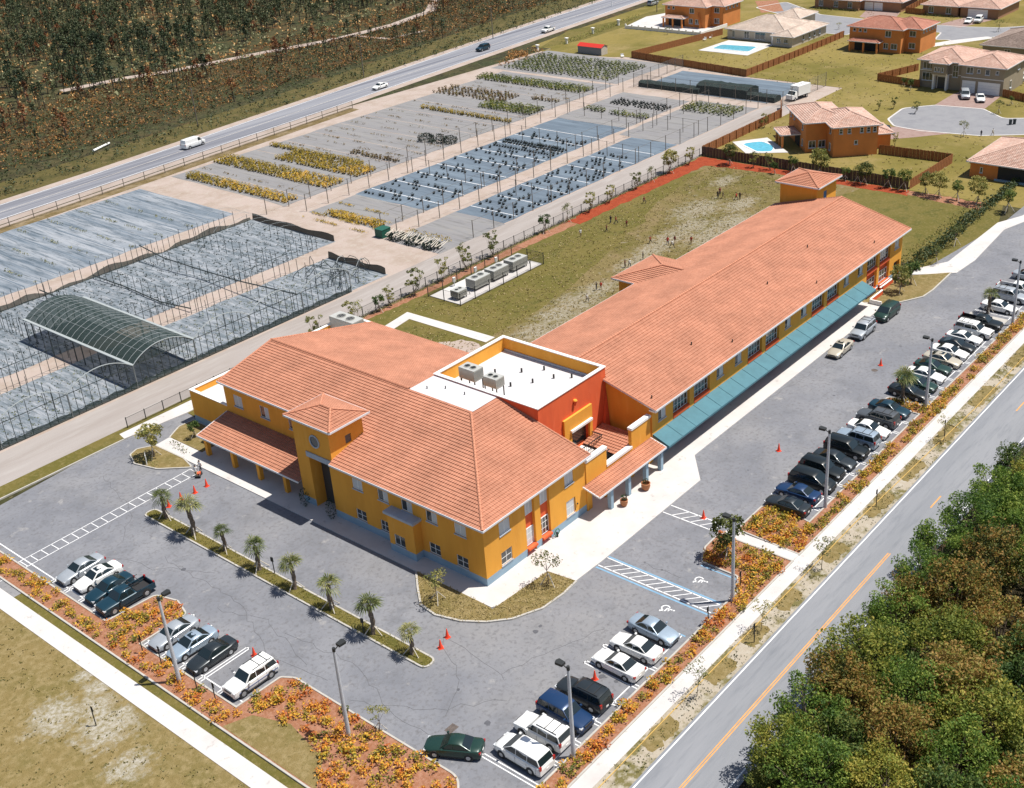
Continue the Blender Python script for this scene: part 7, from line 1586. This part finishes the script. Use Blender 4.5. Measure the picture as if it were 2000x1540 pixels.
sheet('driveway', [(264, 80), (278.5, 84), (279.5, 95), (268, 92)], .022, M['pinkdrive']); sheet('driveway', [(264, 60), (279, 55.6), (279, 64), (266, 67)], .022, M['pinkdrive']); sheet('driveway', [(263, 122), (268, 117), (284, 128), (280, 134)], .022, M['mulchp'])
sheet('estate_walk', rounded([(238, 57), (246, 52), (254, 47), (256, 49), (247, 56), (238, 60.5)], 1), .024, M['conc'])
terr = PP((1222, 52), (1262, 33), (1300, 26), (1300, 12), (1400, 30), (1420, 50), (1367, 67)); sheet('terrace', terr, .02, M['conc'])
sheet('far_garden', PP((1052, 100), (1100, 92), (1222, 58), (1368, 68), (1240, 112), (1190, 112)), .010, M['estate']); sheet('highway_grass', PP((1050, 96), (1110, 60), (1222, 38), (1298, 16), (1298, 28), (1222, 52), (1140, 78)), .012, M['grassg'])
# timber fences
def timber(pts, h, label, m=None):
    r = empty('timber_fence', (*pts[0], 0), 0, label, 'fence'); o = Vector((*pts[0], 0)); mm = m or M['wood']; b = MB(); rg = random.Random(len(pts)+int(pts[0][0])); first = None
    for i in range(len(pts)-1):
        a = Vector((*pts[i], 0))-o; c = Vector((*pts[i+1], 0))-o; L = (c-a).length; d = (c-a)/L; nn = Vector((-d.y, d.x, 0)); n = max(1, int(L/.34))
        for k in range(n):
            p = a+d*L*k/n; q = a+d*L*(k+.94)/n; s = .03*(k % 2); hh = h+rg.uniform(-.04, .04)
            A = [p-nn*.02+nn*s, q-nn*.02+nn*s, q+nn*.02+nn*s, p+nn*.02+nn*s]; b.face([v+Vector((0, 0, hh)) for v in A], mm)
            for j in range(4): u, v = A[j], A[(j+1) % 4]; b.face([u, v, v+Vector((0, 0, hh)), u+Vector((0, 0, hh))], mm)
        for k in range(int(L/2.6)+1):
            p = a+d*min(L, k*2.6)-nn*.09
            if first is None: q = MB(); q.box(-.06, -.06, 0, .06, .06, h-.05, mm); first = q.build('post', r); first.location = p
            else: e = first.copy(); COL.objects.link(e); e.parent = r; e.location = p
    b.build('boards', r); return r
timber([(128.0, 57.5), (159.6, 57.6), (166.6, 61.6)], 1.9, 'orange brown timber fence between the nursery lane and the near pool')
timber([(127.8, 57.3), (127.8, 14.8)], 1.9, 'long dark brown timber fence behind the red mulch at the end of the field', mat('dark brown timber', (.10, .075, .055), .9, var=.2, scale=3))  # much darker base colour than the orange brown timber fences
timber([(144.9, 28.3), (145.8, 14.2), (128.0, 14.7)], 1.8, 'timber fence enclosing the empty yard beside the near orange house')
timber([(230, 115.4), (194.3, 121.6)], 1.8, 'timber fence between the red roofed shed garden and the pool garden'); timber([(194.3, 121.6), (188.7, 83.4)], 1.8, 'brown timber fence between the pool garden and the nursery'); timber([(188.7, 83.4), (214, 82.9), (240, 83.1)], 1.8, 'timber fence between the far pool garden and the open lawn')
fz_ = [tuple(P(*p)[:2]) for p in ((1795, 171), (1713, 158), (1794, 138))]; timber(fz_, 1.7, 'timber fence at the left of the brown house'); timber([(196.5, 23.4), (192, 12)], 1.7, 'dark timber fence right of the brown house')
fz_ = [tuple(P(*p)[:2]) for p in ((1805, 30), (1768, 26), (1812, 2))]; timber(fz_, 1.7, 'timber fence left of the upper right house')
def hw(par, p, out, wd, h, **k):
    o = Vector((*out, 0)).normalized()*.145; return window(par, (p[0]+o.x, p[1]+o.y, p[2]), out, wd, h, **k)
def house(label, ox, oy, rot, blocks, wallm, tilem, name='house', base_h=0):
    """blocks: (x0,y0,x1,y1,eave height) in the house frame"""
    r = empty(name, (ox, oy, 0), rot, label, 'house')
    for bi, (x0, y0, x1, y1, h) in enumerate(blocks):
        q = 0.003*bi; b = MB(); b.box(x0+q, y0+q, 0, x1-q, y1-q, h-.02-q, wallm); b.build('wall', r)
        b = MB(); c = MB(); e = .6; hip_roof(b, x0-e, y0-e, x1+e, y1+e, h+.004*bi, .33, tilem, c, tilem, M['trimw']); rf = b.build('roof', r); c.build('ridge_tiles', rf)
    return r
def doorpanel(par, p, out, wd, h, m, name='door', rows=1):
    T = frame_at(p, out); b = MB(); b.T = T; b.box(0, 0, 0, wd, .05, h, m); 
    for i in range(1, rows): b.box(.05, .05, h*i/rows-.015, wd-.05, .06, h*i/rows+.015, M['grey'])
    d = b.build(name, par); c = MB(); c.T = T; t = .14; c.box(-t, 0, 0, -.003, .08, h, M['trimw']); c.box(wd+.003, 0, 0, wd+t, .08, h, M['trimw']); c.box(-t, 0, h+.003, wd+t, .08, h+t, M['trimw']); c.build('surround', d); return d
def porch(par, x0, y0, x1, y1, h, posts, tilem, pm):
    b = MB(); c = MB(); hip_roof(b, x0, y0, x1, y1, h, .3, tilem, c, tilem, M['trimw']); rf = b.build('porch_roof', par); c.build('ridge_tiles', rf)
    for (x, y) in posts: b = MB(); b.box(x-.2, y-.2, 0, x+.2, y+.2, h-.02, pm); b.build('porch_post', par)
# near orange house by the cul-de-sac
A5 = math.atan2(-.73, .68)
h5 = house('two storey orange house with pink roof beside the kidney shaped pool and cul-de-sac', 138.6, 34.8, A5, [(0, 0, 8.6, 11.5, 5.9), (-4.2, 4.4, 4.0, 17.2, 5.9), (8.6, 4, 12.5, 10, 2.9)], M['orange'], M['etile'])
for x in (1.0, 2.6, 5.0, 6.3, 7.5): hw(h5, (x, 0, 4.5), (0, -1), .7, 1.0, cols=1, rows=2)
hw(h5, (4.0, 0, 2.3), (0, -1), .7, .8, cols=1)
for y in (1.6,): hw(h5, (0, y+.9, 4.2), (-1, 0), .9, 1.4, cols=1); hw(h5, (0, y+1.0, .9), (-1, 0), 1.0, 1.4, cols=2)
for y, z in ((6.2, 4.0), (12.5, 4.4), (15, 4.4)): hw(h5, (-4.2, y+.8, z), (-1, 0), .8, 1.1, cols=1)
hw(h5, (-3.6, 4.4, .9), (0, -1), 1.4, 1.4, cols=2); hw(h5, (-1.7, 4.4, .9), (0, -1), 1.4, 1.4, cols=2); hw(h5, (-4.2, 6.9, .9), (-1, 0), .8, 1.3, cols=1)
b = MB(); b.box(-4.25, 8.4, .05, -4.205, 12, 2.6, M['dark']); b.build('patio_door', h5)
porch(h5, -8.2, 7.9, -4.2, 13.6, 2.75, [(-7.7, 8.5), (-7.7, 10.8), (-7.7, 13.0)], M['etile'], M['orange'])
# big orange house
h3 = house('two storey orange house with red roof above the open lawn', 226.9, 56.9, 0, [(0, 4.0, 11.0, 18.2, 6.0), (2.8, 0, 12.6, 9.5, 6.0)], M['orange'], M['rtile'])
for y, wd, z, h in ((17.2, .8, 4.8, .8), (15.6, .8, 4.8, .8), (14.2, .8, 4.8, .8), (8.3, 1.6, 4.0, 1.5), (8.6, 1.3, 1.0, 1.4), (6.6, 1.7, 1.0, 1.4)): hw(h3, (0, y, z), (-1, 0), wd, h, cols=2 if wd > 1 else 1)
for z in (4.0, 1.0): hw(h3, (2.8, 3.0, z), (-1, 0), 1.7, 1.4, cols=2)
for x in (4.0, 5.8, 7.6, 9.4, 11.0): hw(h3, (x, 0, 4.8), (0, -1), .7, .9, cols=1)
b = MB(); b.box(-.05, 9.8, .05, -.005, 16.6, 2.6, M['dark']); b.build('patio_door', h3)
porch(h3, -2.6, 8.8, -.02, 17.4, 2.8, [(-2.2, 9.4), (-2.2, 13.1), (-2.2, 16.9)], M['rtile'], M['orange'])
# orange house at the top with the white terrace
h1 = house('two storey orange house with white terrace at the top beside the highway', 235.8, 120.9, 0, [(0, 4.0, 11.0, 18.0, 6.0), (3.4, 0, 13, 9.5, 6.0)], M['orange'], M['etile'])
for y, wd, z, h in ((17, .8, 4.8, .8), (15.4, .8, 4.8, .8), (9.4, 1.6, 4.0, 1.4), (9.6, 1.3, 1.0, 1.4), (7.4, 1.6, 1.0, 1.3)): hw(h1, (0, y, z), (-1, 0), wd, h, cols=2 if wd > 1 else 1)
for z in (4.0, 1.0): hw(h1, (3.4, 3.0, z), (-1, 0), 1.7, 1.4, cols=2)
for x in (4.6, 6.6, 8.6, 10.6): hw(h1, (x, 0, 4.8), (0, -1), .8, .9, cols=1)
b = MB(); b.box(-.05, 11.2, .05, -.005, 16.8, 2.6, M['dark']); b.build('patio_door', h1); b = MB(); b.face([(-.02, 5.2, 0), (-1.3, 5.2, 0), (-1.3, 5.5, 2.2), (-.6, 6.2, 4.4), (-.02, 6.2, 4.4)], M['orange']); b.build('chimney_breast', h1)
porch(h1, -3.0, 9.8, -.02, 17.4, 2.8, [(-2.6, 10.4), (-2.6, 13.6), (-2.6, 16.9)], M['etile'], M['orange'])
# brown house with garages
h4 = house('large two storey brown house with arched windows and two garage doors', 196.6, 23.6, 0, [(0, 0, 12.6, 9.6, 6.1), (1.0, 9.6, 14, 19.6, 6.2)], M['taupe'], M['etile'])
doorpanel(h4, (0, 9.0, .05), (-1, 0), 2.7, 2.5, M['white'], 'garage_door', 4); doorpanel(h4, (0, 5.4, .05), (-1, 0), 4.6, 2.5, M['white'], 'garage_door', 4)
for y, wd, h, z in ((8.4, 1.5, 1.4, 4.3), (6.0, .7, .8, 4.6), (4.2, 1.0, 1.2, 4.3), (1.9, .7, .8, 4.6)): hw(h4, (0, y, z), (-1, 0), wd, h, cols=2 if wd > 1.2 else 1, frame=M['trimw'])
for y, wd, h, z in ((11.9, 1.3, 2.6, 2.9), (15.0, 2.0, 1.0, 4.3), (18.9, 2.5, 1.5, 4.2), (18.9, 2.5, 1.8, 1.6)): hw(h4, (1.0, y, z), (-1, 0), wd, h, cols=3 if wd > 1.5 else 2, rows=2 if h > 2 else 1, frame=M['trimw'])
b = MB(); b.box(-.3, 12.6, 0, .95, 13.0, 3.2, M['trimw']); b.box(-.3, 15.6, 0, .95, 16.0, 3.2, M['trimw']); b.box(-.35, 12.5, 3.2, .95, 16.1, 3.5, M['trimw']); b.build('entrance_arch', h4); doorpanel(h4, (1.0, 15.2, .05), (-1, 0), 1.8, 2.6, M['door'], 'front_door')
b = MB(); b.box(-.03, .05, 3.3, -.003, 9.5, 3.45, M['trimw']); b.box(.97, 9.7, 3.3, .997, 12.4, 3.45, M['trimw']); b.box(.97, 16.2, 3.8, .997, 19.5, 3.95, M['trimw']); b.build('string_course', h4)
b = MB(); c = MB(); hip_roof(b, -1.6, 12.0, 4, 16.6, 6.15, .33, M['etile'], c, M['etile']); q = b.build('gablet_roof', h4); c.build('ridge_tiles', q); b = MB(); b.box(-1.0, 12.6, 3.51, .98, 16.0, 6.1, M['taupe']); b.build('entrance_tower', h4)
for i, y in enumerate((15.4, 14.6, 13.8)): hw(h4, (-1.0, y, 4.2), (-1, 0), .5, 1.0, cols=1, frame=M['trimw'])
hw(h4, (4, 0, 1.0), (0, -1), 1.0, 1.6, cols=1, frame=M['trimw']); hw(h4, (8, 0, 4.2), (0, -1), 1.4, 1.4, cols=2, frame=M['trimw'])
# low houses
h6 = house('single storey orange house with large pink roof at the right edge', 139.8, -11, 0, [(0, 0, 16.2, 19.6, 2.9)], M['orange'], M['etile']); b = MB(); b.box(-.06, 1, .1, -.004, 14.6, 2.6, M['dark']); b.box(-.5, 1, 0, -.064, 15, .3, M['blue']); b.build('screened_porch', h6); hw(h6, (0, 17.8, 1.0), (-1, 0), .5, 1.0, cols=1)
h7 = house('low house with a grey brown tiled roof behind the brown house', 232.6, 24.5, 0, [(0, 0, 20, 17.4, 2.9)], M['taupe'], M['btile']); hw(h7, (0, 12, 1), (-1, 0), 1.5, 1.2, cols=2)
h2 = house('single storey cream roofed house behind the rectangular pool', 222.4, 89.3, 0, [(3.7, 4, 20, 22.2, 2.8), (0, 0, 19.4, 5.8, 2.8), (24, 11, 34, 19, 2.8)], M['cream'], M['ltile'])
for y, wd in ((20.6, .8), (16.8, 1.6), (13.4, 3.2)): hw(h2, (3.7, y, .5), (-1, 0), wd, 1.9, cols=2)
for y in (4.6, 2.4): hw(h2, (0, y, 1.0), (-1, 0), 1.2, 1.2, cols=2)
for x in (5.6, 9.2, 12, 15): hw(h2, (x, 0, 1.0), (0, -1), 1.0, 1.3, cols=1)
b = MB(); b.box(2.0, 7.0, 0, 2.3, 7.3, 2.78, M['white']); b.build('porch_post', h2)
h8 = house('tan house at the top edge with a double garage and arched windows', 276.6, 84, 0, [(0, 12.5, 13, 27, 2.9), (2.2, 0, 14, 12.5, 2.9)], M['rust'], M['etile']); doorpanel(h8, (2.2, 11.4, .05), (-1, 0), 2.5, 2.2, M['white'], 'garage_door', 4); doorpanel(h8, (2.2, 8.4, .05), (-1, 0), 2.5, 2.2, M['white'], 'garage_door', 4)
for y in (25.6, 20.6, 16): hw(h8, (0, y, .7), (-1, 0), 1.4, 1.7, cols=2, frame=M['trimw'])
h9 = house('tan house with pink roof and garage behind the two white cars', 278.2, 55, 0, [(0, 11.6, 12, 22, 2.9), (.6, 0, 17, 11.0, 2.9)], M['rust'], M['etile']); doorpanel(h9, (.6, 8.6, .05), (-1, 0), 5.4, 2.2, M['white'], 'garage_door', 4)
for y in (20.2, 15): hw(h9, (0, y, .7), (-1, 0), 1.5, 1.7, cols=2, frame=M['trimw'])
h10 = house('pink roofed house farthest off at the top right corner', 300, 60, 0, [(0, 0, 16, 20, 2.9)], M['rust'], M['etile']); hw(h10, (0, 12, 1), (-1, 0), 1.5, 1.2, cols=2)
for hx_, x0, y0, x1, y1, lb in ((h8, 275.2, 97, 276.3, 110, 'clipped hedge under the windows of the tan house at the top edge'), (h9, 276.8, 67.5, 277.9, 76.5, 'clipped hedge under the windows of the tan house with the white cars')): hedge([(x0, y0), (x0, y1)], 1.0, .7, lb, LM['ngreen'], 10, .3)
# shed with red roof
sh_ = empty('garden_shed', (194.4, 134.8, 0), 0, 'small grey shed with a bright red roof beside the green nursery rows', 'shed'); b = MB(); b.box(-1.4, -4.0, 0, 1.4, 4.0, 2.1, mat('shed cladding', (.22, .21, .2), .8)); b.face([(-1.4, -4.0, 2.1), (1.4, -4.0, 2.1), (0, -4.0, 2.7)], M['cream']); b.box(-1.38, -4.04, 0.02, 1.38, -4.003, 2.05, M['cream']); b.build('wall', sh_); b = MB(); rr_ = mat('red metal roof', (.55, .03, .015), .5)
b.face([(-1.6, -4.2, 2.05), (-1.6, 4.2, 2.05), (0, 4.2, 2.75), (0, -4.2, 2.75)][::-1], rr_); b.face([(1.6, -4.2, 2.05), (1.6, 4.2, 2.05), (0, 4.2, 2.75), (0, -4.2, 2.75)], rr_); b.build('roof', sh_)
# pools
def pool(label, deck, water, nm='swimming_pool'):
    r = empty(nm, (*deck[0], 0), 0, label, 'pool'); o = deck[0]; d = [(x-o[0], y-o[1]) for x, y in deck]; w_ = [(x-o[0], y-o[1]) for x, y in water]
    b = MB(); b.prism(d, 0, .08, M['conc']); b.build('deck', r); w_ = w_ if area(w_) > 0 else w_[::-1]; b = MB(); b.face([(x, y, .095) for x, y in w_], M['water']); b.build('water', r); b = MB(); ribbon(b, w_, .3, .05, .14, M['trimw'], closed=True); b.build('coping', r)
pool('rectangular blue pool with rounded ends behind the timber fence', [(209.4, 110.4), (224, 109.8), (224.2, 95.4), (209.2, 95.2)], rounded([(212.6, 108.4), (218.2, 108.6), (219.6, 98), (213.0, 96.9)], 1.4, 8))
pool('kidney shaped pale blue pool beside the near orange house', [(138.6, 57.0), (144.6, 52.4), (137.4, 43.6), (133.0, 50.6)], rounded([(138.2, 55), (141.8, 52), (140, 48.4), (138.0, 47.2), (136.2, 46.6), (134.8, 49.2), (136.2, 51.6)], 1.6, 6))
for px, py, lb in ((1432, 74, 'cream patio umbrella left of the porch by the rectangular pool'), (1496, 78, 'cream patio umbrella right of the porch by the rectangular pool'), (1322, 48, 'white patio umbrella on the white terrace')):
    p = P(px, py, .1); r = empty('patio_umbrella', tuple(p), 0, lb, 'umbrella', 'patio umbrellas'); b = MB(); b.tube((0, 0, 0), (0, 0, 2.5), .03, .03, M['trimw'], 6); b.build('pole', r); b = MB(); ring = [(1.5*math.cos(a*.785), 1.5*math.sin(a*.785), 2.1) for a in range(8)]
    for i in range(8): b.face([ring[i], ring[(i+1) % 8], (0, 0, 2.6)], M['cream'])
    b.build('canopy', r); b = MB(); b.tube((0, 0, .7), (0, 0, .74), .6, .6, M['trimw'], 12); b.build('table_top', r)
for px, py, lb in ((1376, 80, 'white garden chairs by the fence of the rectangular pool, left one'), (1388, 76, 'white garden chair by the fence of the rectangular pool, right one'), (1216, 113, 'white garden table beside the green nursery rows')):
    p = P(px, py, .02); r = empty('garden_chair', tuple(p), rnd.uniform(0, 6), lb, 'garden chair'); b = MB(); b.box(-.4, -.4, .4, .4, .4, .46, M['white']); b.build('seat', r)
    b = MB(); b.box(-.4, .34, .46, .4, .4, 1.0, M['white']); b.build('backrest', r)
    for sx in (-.36, .32):
        for sy in (-.36, .32): b = MB(); b.box(sx, sy, 0, sx+.05, sy+.05, .4, M['white']); b.build('leg', r)
# white wall round the terrace
wp_ = PP((1222, 56), (1368, 70), (1420, 52)); b = MB()
for i in range(2): b.bar((*wp_[i], .45), (*wp_[i+1], .45), .2, .9, M['trimw'])
for i in range(12): t = i/11; x = wp_[0][0]+(wp_[1][0]-wp_[0][0])*t; y = wp_[0][1]+(wp_[1][1]-wp_[0][1])*t; b.box(x-.2, y-.2, 0, x+.2, y+.2, 1.3, M['trimw'])
tag(b.build('terrace_wall'), 'low white wall with pillars round the terrace of the top orange house', 'wall')
for px, py, lb in ((1050, 100, 'nearest'), (1107, 86, 'second'), (1158, 66, 'third'), (1208, 50, 'fourth')):
    p = P(px, py); b = MB(); b.box(-.25, -.25, 0, .25, .25, 1.5, M['trimw']); b.box(-.45, -.45, 1.5, .45, .45, 1.7, M['trimw']); tag(b.build('gate_pillar', None, False, tuple(p)), 'white capped gate pillar along the highway grass, '+lb+' from the nursery', 'pillar', 'white capped pillars')
for px, py, lb in ((1973, 244, 'left'), (1981, 243, 'right')): p = P(px, py); b = MB(); b.tube((0, 0, 0), (0, 0, 1.0), .28, .33, M['gdark'], 10); b.tube((0, 0, 1.0), (0, 0, 1.06), .36, .36, M['gdark'], 10); tag(b.build('wheelie_bin', None, False, tuple(p)), lb+' one of two dark bins beside the cul-de-sac', 'bin', 'bins by the cul-de-sac')

tufts('estate_weeds', [(128, 0), (280, 0), (280, 120), (190, 110), (186, 58), (128, 57)], 2600, LM['straw'], .34, .02, 'grass tufts of the estate lawns', (rounded([(166, 40), (184, 40), (198, 34), (198, 22), (186, 21), (182, 15), (190, 0), (166, 0), (162, 12)], 1), [(150, 36), (166, 36), (166, 20), (150, 26)], [(242, 120), (270, 120), (270, 46), (242, 46)], [(208, 94), (225, 94), (225, 111), (208, 111)], [(132, 43), (146, 43), (146, 58), (132, 58)]))
